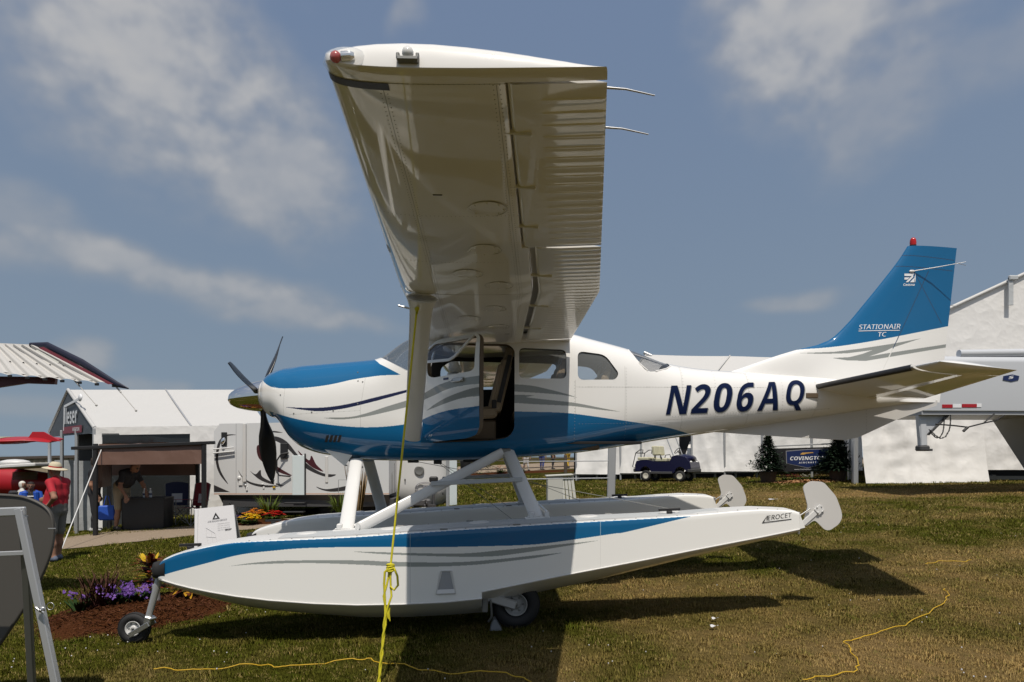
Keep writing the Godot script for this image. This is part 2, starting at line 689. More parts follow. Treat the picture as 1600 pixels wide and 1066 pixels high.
func materials() -> void:
	var m: StandardMaterial3D
	# aircraft paint: glossy, over sheet metal that is never quite flat
	var wavy := noise_tex(0.008, Color.BLACK, Color.WHITE, 512, 3, 3, true, 2.2)
	for a in [["white_paint", 0.79, 0.78, 0.755], ["livery", 1.0, 1.0, 1.0], ["float_livery", 1.0, 1.0, 1.0], ["blue_paint", 0.006, 0.112, 0.27], ["navy_paint", 0.006, 0.012, 0.05], ["grey_paint", 0.27, 0.28, 0.27], ["fin_livery", 1, 1, 1]]:
		m = mat(a[0], a[1], a[2], a[3], 0.32)
		m.metallic_specular = 0.15
		m.clearcoat_enabled = true
		m.clearcoat = 1.0
		m.clearcoat_roughness = 0.04
		m.normal_enabled = true
		m.normal_texture = wavy
		m.normal_scale = 0.09
		m.uv1_triplanar = true
		m.uv1_scale = Vector3(0.9, 0.9, 0.9)
	for k in ["livery", "float_livery", "fin_livery"]:
		M[k].uv1_triplanar = false
		M[k].uv1_scale = Vector3.ONE
		M[k].normal_enabled = false
	M["white_paint"].uv1_world_triplanar = true
	mat("navy_paint", 0.006, 0.013, 0.048, 0.45).metallic_specular = 0.2
	mat("grey_paint", 0.27, 0.28, 0.27, 0.45)
	mat("float_white", 0.60, 0.60, 0.59, 0.4)
	mat("deck_grey", 0.42, 0.44, 0.45, 0.7)
	mat("strut_white", 0.66, 0.66, 0.65, 0.25)
	mat("rudder_white", 0.58, 0.57, 0.55, 0.4)
	mat("chrome", 0.85, 0.84, 0.82, 0.04, 1.0)
	mat("steel", 0.52, 0.52, 0.51, 0.35, 0.9)
	mat("galvanised", 0.50, 0.51, 0.52, 0.42, 0.6)
	mat("dull_metal", 0.22, 0.22, 0.21, 0.5, 0.6)
	mat("black", 0.012, 0.012, 0.013, 0.5)
	mat("rubber", 0.014, 0.014, 0.015, 0.75)
	mat("boot_black", 0.018, 0.016, 0.016, 0.45)
	mat("blade_black", 0.012, 0.012, 0.013, 0.35)
	mat("seam", 0.30, 0.30, 0.28, 0.6)
	mat("red_lens", 0.42, 0.01, 0.008, 0.15)
	mat("clear_bulb", 0.7, 0.7, 0.68, 0.15)
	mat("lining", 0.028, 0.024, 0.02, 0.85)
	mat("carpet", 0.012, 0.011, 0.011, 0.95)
	m = mat("leather", 0.27, 0.21, 0.14, 0.5)
	mat("trim_tan", 0.11, 0.08, 0.05, 0.55)
	m = mat("pane", 0.75, 0.78, 0.76, 0.02)
	m.transparency = BaseMaterial3D.TRANSPARENCY_ALPHA
	m.albedo_color.a = 0.14
	m = mat("windscreen", 0.10, 0.11, 0.12, 0.02)
	m.transparency = BaseMaterial3D.TRANSPARENCY_ALPHA
	m.albedo_color.a = 0.32
	m = mat("tinted_pane", 0.05, 0.06, 0.07, 0.03)
	m.transparency = BaseMaterial3D.TRANSPARENCY_ALPHA
	m.albedo_color.a = 0.45
	m = mat("rope_yellow", 0.62, 0.55, 0.02, 0.75)
	m.normal_enabled = true
	m.normal_texture = noise_tex(0.06, Color.BLACK, Color.WHITE, 256, 9, 3, true, 6.0)
	m.uv1_triplanar = true
	m.uv1_scale = Vector3(14, 14, 14)
	mat("cord_yellow", 0.50, 0.31, 0.012, 0.6)
	mat("chock_grey", 0.16, 0.17, 0.18, 0.7)
	mat("hub_grey", 0.30, 0.30, 0.29, 0.5)
	# tent cloth: creased vinyl
	var crease := noise_tex(0.006, Color.BLACK, Color.WHITE, 512, 21, 3, true, 7.0)
	(crease.noise as FastNoiseLite).fractal_type = FastNoiseLite.FRACTAL_RIDGED
	for a in [["vinyl_white_dimmed", 0.52, 0.515, 0.50], ["vinyl_wall_lifted", 0.76, 0.75, 0.73], ["vinyl_grey", 0.055, 0.06, 0.068], ["cloth_brown", 0.125, 0.068, 0.048], ["cloth_black", 0.012, 0.012, 0.014], ["vinyl_clear", 0.45, 0.47, 0.48]]:  # one white vinyl in two tones: sunlit roofs dimmed, upright walls lifted
		m = mat(a[0], a[1], a[2], a[3], 0.5)
		m.normal_enabled = true
		m.normal_texture = crease
		m.normal_scale = 0.1 if a[0] == "cloth_black" else 0.32
		m.uv1_triplanar = true
		m.uv1_world_triplanar = true
		m.uv1_scale = Vector3(0.28, 0.28, 0.28)
	M["vinyl_white_dimmed"].backlight_enabled = true
	M["vinyl_white_dimmed"].backlight = Color(0.25, 0.25, 0.24)
	M["vinyl_wall_lifted"].backlight_enabled = true
	M["vinyl_wall_lifted"].backlight = Color(0.2, 0.2, 0.2)
	M["cloth_brown"].backlight_enabled = true
	M["cloth_brown"].backlight = Color(0.12, 0.07, 0.05)
	m = mat("vinyl_window", 0.025, 0.028, 0.03, 0.12)  # clear window coloured near black to stand for the dim inside
	m.transparency = BaseMaterial3D.TRANSPARENCY_ALPHA
	m.albedo_color.a = 0.72
	mat("trailer_white", 0.60, 0.67, 0.68, 0.3)
	mat("trailer_grey", 0.33, 0.34, 0.36, 0.4)
	mat("gooseneck_white", 0.50, 0.52, 0.55, 0.35)
	mat("trailer_dark", 0.055, 0.055, 0.058, 0.5)
	mat("rv_livery", 1, 1, 1, 0.3)
	mat("maroon", 0.10, 0.008, 0.014, 0.35)
	mat("wing_navy", 0.012, 0.012, 0.028, 0.4)
	mat("signal_red", 0.36, 0.010, 0.018, 0.4)
	mat("fabric_wing", 0.46, 0.45, 0.43, 0.55)
	mat("wing_buff", 0.32, 0.30, 0.20, 0.5)
	mat("board_grey", 0.055, 0.051, 0.044, 0.55)
	mat("sign_white", 0.58, 0.575, 0.585, 0.5)
	mat("ink_grey", 0.22, 0.22, 0.24, 0.6)
	mat("ink_faint", 0.5, 0.5, 0.51, 0.6)
	mat("print_white", 0.75, 0.76, 0.78, 0.5)
	mat("print_blue", 0.01, 0.022, 0.09, 0.4)
	mat("print_gold", 0.55, 0.32, 0.09, 0.4)
	mat("print_red", 0.22, 0.025, 0.04, 0.5)
	mat("cart_blue", 0.007, 0.007, 0.034, 0.25)
	mat("seat_cream", 0.50, 0.48, 0.34, 0.6)
	mat("cart_grey", 0.05, 0.05, 0.052, 0.6)
	mat("wheel_cream", 0.6, 0.57, 0.48, 0.4)
	mat("hangar_beige", 0.30, 0.25, 0.17, 0.6)
	mat("wood_dark", 0.075, 0.06, 0.048, 0.8)
	mat("wood_pale", 0.46, 0.46, 0.42, 0.7)
	mat("pot_brown", 0.07, 0.045, 0.03, 0.8)
	mat("bag_blue", 0.01, 0.07, 0.40, 0.6)
	mat("chair_red", 0.17, 0.012, 0.02, 0.7)
	mat("chair_navy", 0.012, 0.018, 0.06, 0.7)
	mat("straw", 0.52, 0.46, 0.33, 0.85)
	mat("hat_band", 0.45, 0.012, 0.02, 0.7)
	m = mat("skin_cloth", 1, 1, 1, 0.8)
	m.vertex_color_use_as_albedo = true
	m = mat("leafy", 1, 1, 1, 0.75)
	m.metallic_specular = 0.25
	m.vertex_color_use_as_albedo = true
	m.backlight_enabled = true
	m.backlight = Color(0.25, 0.25, 0.25)
	m = mat("blade_grass", 1, 1, 1, 0.8)
	m.metallic_specular = 0.12
	m.vertex_color_use_as_albedo = true
	m.backlight_enabled = true
	m.backlight = Color(0.22, 0.22, 0.22)
	# ground
	m = mat("turf", 1, 1, 1, 0.95)
	m.metallic_specular = 0.1
	m.vertex_color_use_as_albedo = true
	m.albedo_texture = noise_tex(0.045, Color(0.45, 0.45, 0.42), Color(1.0, 1.0, 0.95), 1024, 2, 6)
	m.uv1_triplanar = true
	m.uv1_world_triplanar = true
	m.uv1_scale = Vector3(1.1, 1.1, 1.1)
	m.normal_enabled = true
	m.normal_texture = noise_tex(0.2, Color.BLACK, Color.WHITE, 512, 8, 4, true, 8.0)
	m = mat("gravel", 1, 1, 1, 0.95)
	m.metallic_specular = 0.1
	m.albedo_texture = noise_tex(0.12, Color(0.20, 0.155, 0.11), Color(0.42, 0.34, 0.26), 1024, 4, 5)
	m.normal_enabled = true
	m.normal_texture = noise_tex(0.15, Color.BLACK, Color.WHITE, 1024, 5, 4, true, 6.0)
	m.uv1_triplanar = true
	m.uv1_world_triplanar = true
	m.uv1_scale = Vector3(0.6, 0.6, 0.6)
	m = mat("mulch", 1, 1, 1, 0.95)
	m.metallic_specular = 0.1
	m.albedo_texture = noise_tex(0.07, Color(0.020, 0.008, 0.003), Color(0.10, 0.036, 0.015), 512, 14, 5)
	m.uv1_triplanar = true
	m.uv1_world_triplanar = true
	m.uv1_scale = Vector3(1.2, 1.2, 1.2)
	m = mat("bark_chip", 1, 1, 1, 0.9)
	m.metallic_specular = 0.1
	m.vertex_color_use_as_albedo = true

# ---- ground ---------------------------------------------------------------------------------
func dry(x: float, z: float) -> float:
	# 0 lush .. 1 straw
	var n := nz.get_noise_2d(x * 0.9, z * 0.9) * 0.5 + 0.5
	var n2 := nz.get_noise_2d(x * 3.1 + 50.0, z * 3.1) * 0.5 + 0.5
	var d := 0.10 + 1.25 * (n - 0.5) + 0.95 * (n2 - 0.45)
	d += 0.40 * smoothstep(-1.0, 2.5, x) * smoothstep(-3.5, 0.5, z)
	d += 0.16 * smoothstep(1.4, 3.2, z)
	d += 0.85 * smoothstep(3.0, 5.5, x + (z + 9.5) * 0.4) * exp(-pow((z + 10.3) / 1.5, 2.0))
	d -= 0.34 * smoothstep(0.5, -3.5, x)
	d -= 0.22 * smoothstep(-3.0, -6.0, z) * (1.0 - smoothstep(2.0, 6.0, x))
	return clampf(d, 0.0, 1.0)

func turf_color(x: float, z: float) -> Color:
	var d := dry(x, z)
	var n := nz.get_noise_2d(x * 7.0 - 90.0, z * 7.0) * 0.5 + 0.5
	var c := Color(0.064, 0.071, 0.010).lerp(Color(0.100, 0.094, 0.017), n)
	return c.lerp(Color(0.33, 0.225, 0.095), d)

func ground() -> void:
	nz.seed = 3
	nz.frequency = 0.35
	nz.fractal_octaves = 4
	var xs := []
	var zs := []
	var a := 0.0
	var st := 0.25
	while a < 900.0:
		xs.append(a)
		if a > 0.0: xs.push_front(-a)
		if a > 13.0: st *= 1.16
		a += st
	st = 0.25
	a = 9.0
	while a > -900.0:
		zs.append(a)
		if a < -14.0: st *= 1.13
		a -= st
	st = 0.25
	a = 9.0
	while a < 400.0:
		st *= 1.3
		a += st
		zs.push_front(a)
	var mb := MB.new()
	var rows := []
	for z: float in zs:
		var r := PackedVector3Array()
		for x: float in xs:
			r.append(gp(x, z))
		rows.append(r)
	mb.grid(rows)
	for i in mb.v.size():
		var c := turf_color(mb.v[i].x, mb.v[i].z)
		mb.c[i] = Color(c.r * 0.75, c.g * 0.75, c.b * 0.8)
	struct("ground", mb, M["turf"])
	# gravel path on the left
	var near := spline(v2([-17, 0.4, -12, -2.4, -8.1, -5.4, -6.27, -6.85, -4.2, -8.4, -2, -9.6, 1, -10.6]), 8)
	var far := spline(v2([-19, -4.4, -13, -6.2, -9.5, -7.7, -7.1, -8.7, -5, -9.7, -2, -10.9, 1, -11.8]), 8)
	mb = MB.new()
	rows = []
	for k in 7:
		var r := PackedVector3Array()
		for i in near.size():
			var p := near[i].lerp(far[i], k / 6.0)
			var w := 0.05 * sin(i * 2.3 + k)
			r.append(gp(p.x, p.y + (w if k == 0 or k == 6 else 0.0), 0.008 + 0.012 * sin(PI * k / 6.0)))
		rows.append(r)
	mb.grid(rows)
	struct("path", mb, M["gravel"])
	path_near = near
	path_far = far
	# gravel road beyond the fence
	mb = MB.new()
	rows = []
	for k in 5:
		var r := PackedVector3Array()
		for i in 30:
			r.append(gp(-30.0 + 2.6 * i, -34.0 - 5.0 * k + 1.2 * sin(i * 0.7), 0.012))
		rows.append(r)
	mb.grid(rows)
	struct("road", mb, M["gravel"])

var path_near: PackedVector2Array
var path_far: PackedVector2Array
var beds := [[-3.95, 0.02, 0.95, 0.98], [-5.6, -8.9, 1.0, 0.75], [11.0, -15.5, 1.5, 0.45], [1.0, -30.5, 5.0, 1.0]]

func off_turf(x: float, z: float) -> bool:
	for b in beds:
		if pow((x - b[0]) / b[2], 2.0) + pow((z - b[1]) / b[3], 2.0) < 0.92: return true
	if x > -19.0 and x < 1.0:
		for i in path_near.size() - 1:
			if path_near[i].x <= x and x < path_near[i + 1].x:
				if z < path_near[i].y - 0.04 and z > path_far[i].y + 0.1: return true
	return false

func tuft(sd: int, blades: int, tall: float, spread: float, wide: float) -> ArrayMesh:
	var r := RandomNumberGenerator.new()
	r.seed = sd
	var mb := MB.new()
	for i in blades:
		var an := r.randf() * TAU
		var p := Vector3(cos(an), 0, sin(an)) * spread * sqrt(r.randf())
		var lean := Vector3(r.randf_range(-1, 1), 0, r.randf_range(-1, 1)) * tall * 0.62
		var h := tall * r.randf_range(0.55, 1.1)
		var side := Vector3(cos(an * 3.7), 0, sin(an * 3.7)) * wide * r.randf_range(0.7, 1.2)
		var t := r.randf()
		mb.col = Color(0.8, 0.85, 0.75).lerp(Color(1.35, 1.2, 1.1), t * t)
		var mid := p + Vector3(0, h * 0.6, 0) + lean * 0.35
		var tip := p + Vector3(0, h, 0) + lean
		var up := (Vector3(0, 0.9, 0) + side.cross(Vector3.UP).normalized() * 0.5).normalized()
		var a := mb.vert(p - side, up); mb.vert(p + side, up); mb.vert(mid + side * 0.8, up); mb.vert(mid - side * 0.8, up); mb.vert(tip, up)
		mb.face(a, a + 1, a + 2); mb.face(a, a + 2, a + 3); mb.face(a + 3, a + 2, a + 4)
	return mb.mesh()

func grass() -> void:
	var r := RandomNumberGenerator.new()
	r.seed = 42
	# bands by distance from the camera: near depth, far depth, tufts per square metre, mesh
	var bands := [[4.0, 7.5, 900.0, tuft(1, 13, 0.036, 0.045, 0.0016), 1.0], [7.5, 12.0, 480.0, tuft(2, 12, 0.037, 0.055, 0.0021), 1.0], [12.0, 20.0, 150.0, tuft(3, 12, 0.040, 0.09, 0.0035), 1.05], [20.0, 34.0, 36.0, tuft(4, 14, 0.05, 0.15, 0.006), 1.1]]
	for b in bands:
		var spots: Array[Transform3D] = []
		var cols := PackedColorArray()
		var d0: float = b[0]
		var d1: float = b[1]
		var wid := d1 * 0.80
		var n := int((d1 - d0) * wid * 2.0 * b[2])
		for i in n:
			var d := r.randf_range(d0, d1)
			var x := r.randf_range(-wid, wid)
			if absf(x - d * 0.033) > d * 0.79: continue
			var z := camera_at.z - d
			if off_turf(x, z): continue
			var dr := dry(x, z)
			if r.randf() < dr * 0.12: continue
			var c := turf_color(x, z)
			var e := r.randf()
			if e < 0.10: c = c.lerp(Color(0.34, 0.25, 0.115), 0.8)
			elif e < 0.2: c = c.lerp(Color(0.075, 0.105, 0.012), 0.7)
			var v := r.randf_range(0.85, 1.5)
			cols.append(Color(c.r * v, c.g * v, c.b * v))
			var s: float = b[4] * r.randf_range(0.55, 1.2) * (1.0 - 0.22 * dr) * (0.85 + 0.5 * smoothstep(-0.15, 0.5, nz.get_noise_2d(x * 6.0 + 31.0, z * 6.0)))
			spots.append(Transform3D(Basis(Vector3.UP, r.randf() * TAU).scaled(Vector3(s, s * r.randf_range(0.7, 1.2), s)), gp(x, z, -0.003)))
		var mm := MultiMesh.new()
		mm.transform_format = MultiMesh.TRANSFORM_3D
		mm.use_colors = true
		mm.mesh = b[3]
		mm.instance_count = spots.size()
		for i in spots.size():
			mm.set_instance_transform(i, spots[i])
			mm.set_instance_color(i, cols[i])
		var o := MultiMeshInstance3D.new()
		o.name = nm("grass")
		o.multimesh = mm
		o.material_override = M["blade_grass"]
		add_child(o)
		meta(o, "mown grass with dry straw coloured patches", "grass", "", "stuff")
	# white clover heads in the turf
	var cl := MB.new()
	for i in 420:
		var d := 4.6 + 15.0 * r.randf() * r.randf()
		var x := r.randf_range(-0.75, 0.8) * d
		var z := camera_at.z - d
		if off_turf(x, z) or nz.get_noise_2d(x * 1.7 + 9.0, z * 1.7) < 0.1: continue
		cl.ball(gp(x, z, r.randf_range(0.03, 0.05)), Vector3.ONE * r.randf_range(0.004, 0.0075), Basis.IDENTITY, 3, 5)
	var o := obj("clover_flowers", cl, M["sign_white"])
	meta(o, "white clover heads scattered through the lawn", "flowers", "", "stuff")

# ---- the seaplane -----------------------------------------------------------------------------
func fuselage_table() -> void:
	var t := [[-2.53, 2.50, 2.17, .27, 2.3], [-2.47, 2.56, 2.09, .36, 2.4], [-2.38, 2.605, 2.06, .42, 2.5], [-2.30, 2.63, 1.97, .455, 2.5], [-2.22, 2.645, 1.84, .48, 2.5], [-2.09, 2.665, 1.735, .51, 2.6], [-1.90, 2.68, 1.672, .53, 2.7], [-1.72, 2.695, 1.644, .54, 2.8],
		[-1.5, 2.71, 1.61, .55, 3.0], [-1.26, 2.73, 1.597, .56, 3.3], [-0.93, 2.93, 1.592, .57, 3.9], [-.62, 3.05, 1.592, .575, 4.4], [-.38, 3.06, 1.595, .575, 4.6], [.32, 3.05, 1.628, .575, 4.6], [.86, 3.02, 1.668, .565, 4.2], [1.1, 2.97, 1.695, .545, 3.7], [1.6, 2.853, 1.772, .48, 3.0],
		[2.05, 2.70, 1.845, .415, 2.7], [2.45, 2.645, 1.90, .355, 2.5], [3.12, 2.605, 2.0, .265, 2.4], [4.03, 2.545, 2.132, .16, 2.3], [4.5, 2.5, 2.205, .105, 2.3], [5.1, 2.42, 2.285, .035, 2.2]]
	FT = [[], [], [], []]
	for r in t:
		for k in 4:
			FT[k].append([r[0], r[k + 1]])

var WHITE := Color(0.79, 0.78, 0.755)
var BLUE := Color(0.006, 0.112, 0.27)
var NAVY := Color(0.008, 0.010, 0.05)
var GREY := Color(0.26, 0.275, 0.265)
var SEAM := Color(0.55, 0.54, 0.51)

func fuselage_paint() -> Paint:
	var P := Paint.new(2048, 512, Rect2(-2.65, 1.5, 8.2, 1.64), WHITE)
	# skin joints
	for s in [[-2.22, 1.9, -2.17, 2.62], [-1.37, 1.62, -1.37, 2.15], [-1.37, 2.15, -1.29, 2.70], [-2.14, 2.085, -1.37, 2.128], [.92, 2.385, 3.1, 2.417], [.92, 1.99, 2.1, 2.015], [1.47, 1.8, 1.47, 2.62], [1.47, 2.005, 3.9, 2.19], [2.12, 1.9, 2.12, 2.66], [2.9, 2.0, 2.9, 2.6], [3.72, 2.1, 3.72, 2.55], [-.76, 1.7, -.76, 2.6], [.92, 1.75, .92, 2.46]]:
		P.line(Vector2(s[0], s[1]), Vector2(s[2], s[3]), 0.004, SEAM)
	# upper blue panel on the cowling
	var low := spline(v2([-2.50, 2.50, -2.46, 2.457, -2.333, 2.385, -2.147, 2.368, -1.911, 2.378, -1.682, 2.41, -1.452, 2.462, -1.221, 2.496, -1.104, 2.504, -.944, 2.508]), 6)
	low.append_array(PackedVector2Array([Vector2(-1.173, 2.63), Vector2(-1.262, 2.705), Vector2(-1.28, 2.9), Vector2(-2.6, 2.9)]))
	P.poly(low, BLUE)
	# lower blue band that runs back to a point
	low = spline(v2([-2.405, 2.135, -2.147, 2.061, -1.967, 2.021, -1.794, 1.991, -1.564, 1.963, -1.333, 1.95, -1.103, 1.958, -.885, 1.985, -.685, 2.032, -.451, 2.078, -.183, 2.108, .2, 2.12, .533, 2.116, .843, 2.104, 1.278, 2.052, 1.679, 2.001, 1.991, 1.956, 2.314, 1.882]), 6)
	low.append_array(PackedVector2Array([Vector2(2.4, 1.4), Vector2(-2.4, 1.4)]))
	P.poly(low, BLUE)
	swoosh(P, [-2.192, 2.168, -1.907, 2.156, -1.676, 2.169, -1.446, 2.209, -1.217, 2.266, -.873, 2.350, -.79, 2.372], [-2.192, 2.168, -1.965, 2.134, -1.791, 2.121, -1.561, 2.147, -1.332, 2.198, -1.102, 2.258, -.873, 2.325, -.79, 2.372], NAVY)
	swoosh(P, [-1.781, 2.052, -1.504, 2.058, -1.332, 2.092, -1.102, 2.167, -.869, 2.238, -.677, 2.300, -.549, 2.335, -.379, 2.376, -.13, 2.404, .204, 2.411, .423, 2.399, .588, 2.368, .815, 2.312, .94, 2.271], [-1.781, 2.052, -1.619, 2.035, -1.446, 2.044, -1.217, 2.084, -.869, 2.168, -.677, 2.231, -.457, 2.276, -.28, 2.313, -.078, 2.332, .204, 2.334, .478, 2.322, .757, 2.301, .94, 2.271], GREY)
	swoosh(P, [-.618, 2.12, -.451, 2.184, -.183, 2.251, .204, 2.300, .423, 2.268, .70, 2.238, .925, 2.213, 1.178, 2.167, 1.42, 2.124], [-.618, 2.12, -.269, 2.179, -.016, 2.212, .204, 2.215, .478, 2.199, .70, 2.190, .925, 2.177, 1.178, 2.145, 1.42, 2.124], GREY)
	swoosh(P, [.204, 2.30, .35, 2.297, .48, 2.291], [.204, 2.24, .35, 2.268, .48, 2.291], GREY)
	return P

func seaplane() -> void:
	var root := thing("seaplane", "white and blue high-wing floatplane on amphibious floats with its cabin door open", "aircraft", gp(0, 0))
	var P := fuselage_paint()
	M["livery"].albedo_texture = P.tex()
	var wind := PackedVector2Array(v2([-1.285, 2.775, -.85, 2.53, -.765, 2.60, -.67, 2.90, -.62, 3.3, -1.32, 3.3]))
	var opening := rounded(v2([-.70, 2.72, -.47, 2.85, .20, 2.84, .268, 2.78, .264, 1.93, .20, 1.845, .03, 1.812, -.60, 1.785, -.70, 1.83]), 0.05)
	var dwin := rounded(v2([-.60, 2.49, -.605, 2.62, -.60, 2.73, -.47, 2.815, .19, 2.80, .205, 2.777, .185, 2.49, .13, 2.465, -.5, 2.455]), 0.05)
	var w2 := rounded(v2([.315, 2.802, .315, 2.472, .822, 2.474, .822, 2.785]), 0.06)
	var w3 := rounded(v2([.945, 2.775, 1.25, 2.745, 1.40, 2.54, 1.36, 2.472, .945, 2.462]), 0.07)
	var w4 := PackedVector2Array(v2([1.535, 3.1, 1.548, 2.83, 1.64, 2.66, 1.70, 2.59, 1.76, 2.57, 1.82, 2.575, 1.96, 2.615, 2.015, 2.65, 2.03, 3.1]))
	var none := PackedVector2Array()
	var mb := MB.new()
	skin(mb, 1.0, none, [wind, opening, w2, w3, w4], 0.0, -1.37, 5.1, P)
	skin(mb, -1.0, none, [wind, dwin, w2, w3, w4], 0.0, -1.37, 5.1, P)
	var fu := obj("fuselage", mb, M["livery"], root)
	mb = MB.new()
	for q in [[1.47, 1.84, 1.47, 2.60], [2.12, 1.92, 2.12, 2.64], [2.9, 2.03, 2.9, 2.58], [3.72, 2.13, 3.72, 2.53], [.95, 2.385, 3.1, 2.417], [.95, 1.99, 2.0, 2.013], [2.0, 2.08, 3.7, 2.20], [.90, 1.80, .90, 2.44], [2.5, 1.99, 2.5, 2.6], [3.3, 2.08, 3.3, 2.55]]:
		var a := Vector2(q[0], q[1])
		var b := Vector2(q[2], q[3])
		var n := int(a.distance_to(b) / .034)
		for i in n + 1:
			var p := a.lerp(b, float(i) / n)
			for s: float in [1.0, -1.0]:
				var z := fz(p.x, p.y) * s
				mb.lathe([Vector2(.0038, 0), Vector2(.0028, .0014), Vector2(0, .0018)], V(p.x + .012, p.y, z), fnorm(p.x, p.y, z), 5)
	obj("rivet_rows", mb, M["seam"], fu).set_meta("kind", "stuff")
	mb = MB.new()
	skin(mb, 1.0, none, [], 0.0, -2.53, -1.37, P, 0.04, 36)
	skin(mb, -1.0, none, [], 0.0, -2.53, -1.37, P, 0.04, 36)
	var ring := PackedVector3Array()
	for k in 48:
		var th := TAU * k / 48
		var s := sec(-2.53)
		ring.append(Vector3(-2.53, (s[0] + s[1]) / 2 + (s[0] - s[1]) / 2 * signf(sin(th)) * pow(absf(sin(th)), 2.0 / s[3]), s[2] * signf(cos(th)) * pow(absf(cos(th)), 2.0 / s[3])))
	var rows := [ring, PackedVector3Array(), PackedVector3Array()]
	for p in ring:
		rows[1].append(V(-2.55, 2.335 + (p.y - 2.335) * 0.93, p.z * 0.93))
		rows[2].append(V(-2.54, 2.335, 0) + (p - V(-2.53, 2.335, 0)) * 0.3)
	var cw := MB.new()
	cw.grid(rows, true)
	for i in cw.u.size(): cw.u[i] = P.uv(-2.5, 2.3)
	mb.add(cw)
	var cowl := obj("cowling", mb, M["livery"], root)
	for s: float in [-1.0, 1.0]:
		mb = MB.new()
		mb.lathe([Vector2(0.0, 0.0), Vector2(0.075, 0.0), Vector2(0.078, 0.006)], V(-2.553, 2.36, s * 0.145), V(-1, 0, 0), 20)
		obj("cooling_inlet", mb, M["black"], cowl)
	# cowling fittings
	for k in 4:
		var x := -1.742 + 0.046 * k
		mb = MB.new()
		skin(mb, 1.0, PackedVector2Array([Vector2(x, 1.868), Vector2(x + 0.03, 1.868), Vector2(x - 0.001, 1.795), Vector2(x - 0.031, 1.795)]), [], -0.003, x - 0.05, x + 0.05, null, 0.05, 36)
		obj("louver", mb, M["black"], cowl)
	for p in [[-2.235, 2.30], [-2.085, 2.10], [-1.89, 2.112], [-1.66, 2.127], [-1.40, 2.20], [-1.40, 2.445], [-1.35, 2.435], [-1.41, 2.54]]:
		mb = MB.new()
		mb.ball(V(p[0], p[1], fz(p[0], p[1])), Vector3.ONE * 0.008, Basis.IDENTITY, 4, 8)
		obj("fastener", mb, M["dull_metal"], cowl)
	mb = MB.new()
	mb.tube([V(-1.36, 2.655, .22), V(-1.355, 2.70, .22), V(-1.26, 2.715, .22), V(-1.255, 2.66, .22)], 0.009, 8)
	obj("grab_handle", mb, M["blue_paint"], cowl)
	for s: float in [-1.0, 1.0]:
		mb = MB.new()
		mb.plate(PackedVector2Array([Vector2(-1.80, 1.718), Vector2(-1.58, 1.535), Vector2(-1.50, 1.655)]), 0.006, Transform3D(Basis(V(1, 0, 0), V(0, 1, 0), V(0, 0, 1)), V(0, 0, s * 0.34)))
		mb.quad(V(-1.80, 1.718, s * .337), V(-1.58, 1.535, s * .337), V(-1.58, 1.535, s * .17), V(-1.80, 1.718, s * .17))
		obj("cowl_flap", mb, M["white_paint"], cowl)
	mb = MB.new()
	mb.tube([V(-1.62, 1.66, .2), V(-1.5, 1.60, .2), V(-1.44, 1.50, .2)], 0.04, 12)
	obj("exhaust_pipe", mb, M["dull_metal"], cowl)
	# spinner and propeller
	mb = MB.new()
	var prof := []
	for k in 15:
		var t := k / 14.0
		prof.append(Vector2(0.178 * sqrt(maxf(0.0, 1.0 - pow(t, 1.75))) , 0.46 * t))
	mb.lathe(prof, V(-2.515, 2.335, 0), V(-1, -0.11, 0), 32)
	obj("spinner", mb, M["chrome"], root)
	for k in 3:
		var an := deg_to_rad(12.0 + 120.0 * k)
		var d := Vector3(0.03, sin(an), cos(an)).normalized()
		var tang := Vector3(0, -cos(an), sin(an))
		mb = MB.new()
		rows = []
		var ch := [.035, .045, .075, .12, .145, .15, .145, .13, .11, .08, .04, .008]
		for i in ch.size():
			var t := i / (ch.size() - 1.0)
			var rr := 0.15 + 0.92 * (1.0 - pow(1.0 - t, 1.25))
			var pit := deg_to_rad(lerpf(46, 20, t))
			var cdir := (tang * cos(pit) + V(1, 0, 0) * sin(pit))
			var nd := d.cross(cdir)
			var thick: float = lerpf(0.032, 0.007, minf(1.0, t * 1.7)) if i > 0 else 0.034
			var rg := PackedVector3Array()
			for q in 12:
				var a2 := TAU * q / 12
				rg.append(V(-2.60, 2.335, 0) + d * rr + cdir * cos(a2) * ch[i] * 0.78 + nd * sin(a2) * minf(thick, ch[i]))
			rows.append(rg)
		mb.grid(rows, true, true)
		obj("propeller_blade", mb, M["blade_black"], root)
	# glazing
	for w in [[wind, "windshield", "windscreen"], [w4, "rear_window", "windscreen"]]:
		mb = MB.new()
		var bb := bbox2(w[0])
		for s: float in [1.0, -1.0]:
			skin(mb, s, w[0], [], 0.006, bb.position.x, bb.end.x, null, 0.05, 40)
		obj(w[1], mb, M[w[2]], root)
	for s: float in [1.0, -1.0]:
		for w: PackedVector2Array in ([w2, w3] if s > 0 else [w2, w3, dwin]):
			mb = MB.new()
			var bb := bbox2(w)
			skin(mb, s, w, [], 0.014, bb.position.x, bb.end.x, null, 0.08, 30)
			var pn := obj("side_window", mb, M["pane"], root)
			mb = MB.new()
			rim(mb, w, s, -0.001, 0.05)
			obj("window_seal", mb, M["rubber"], pn)
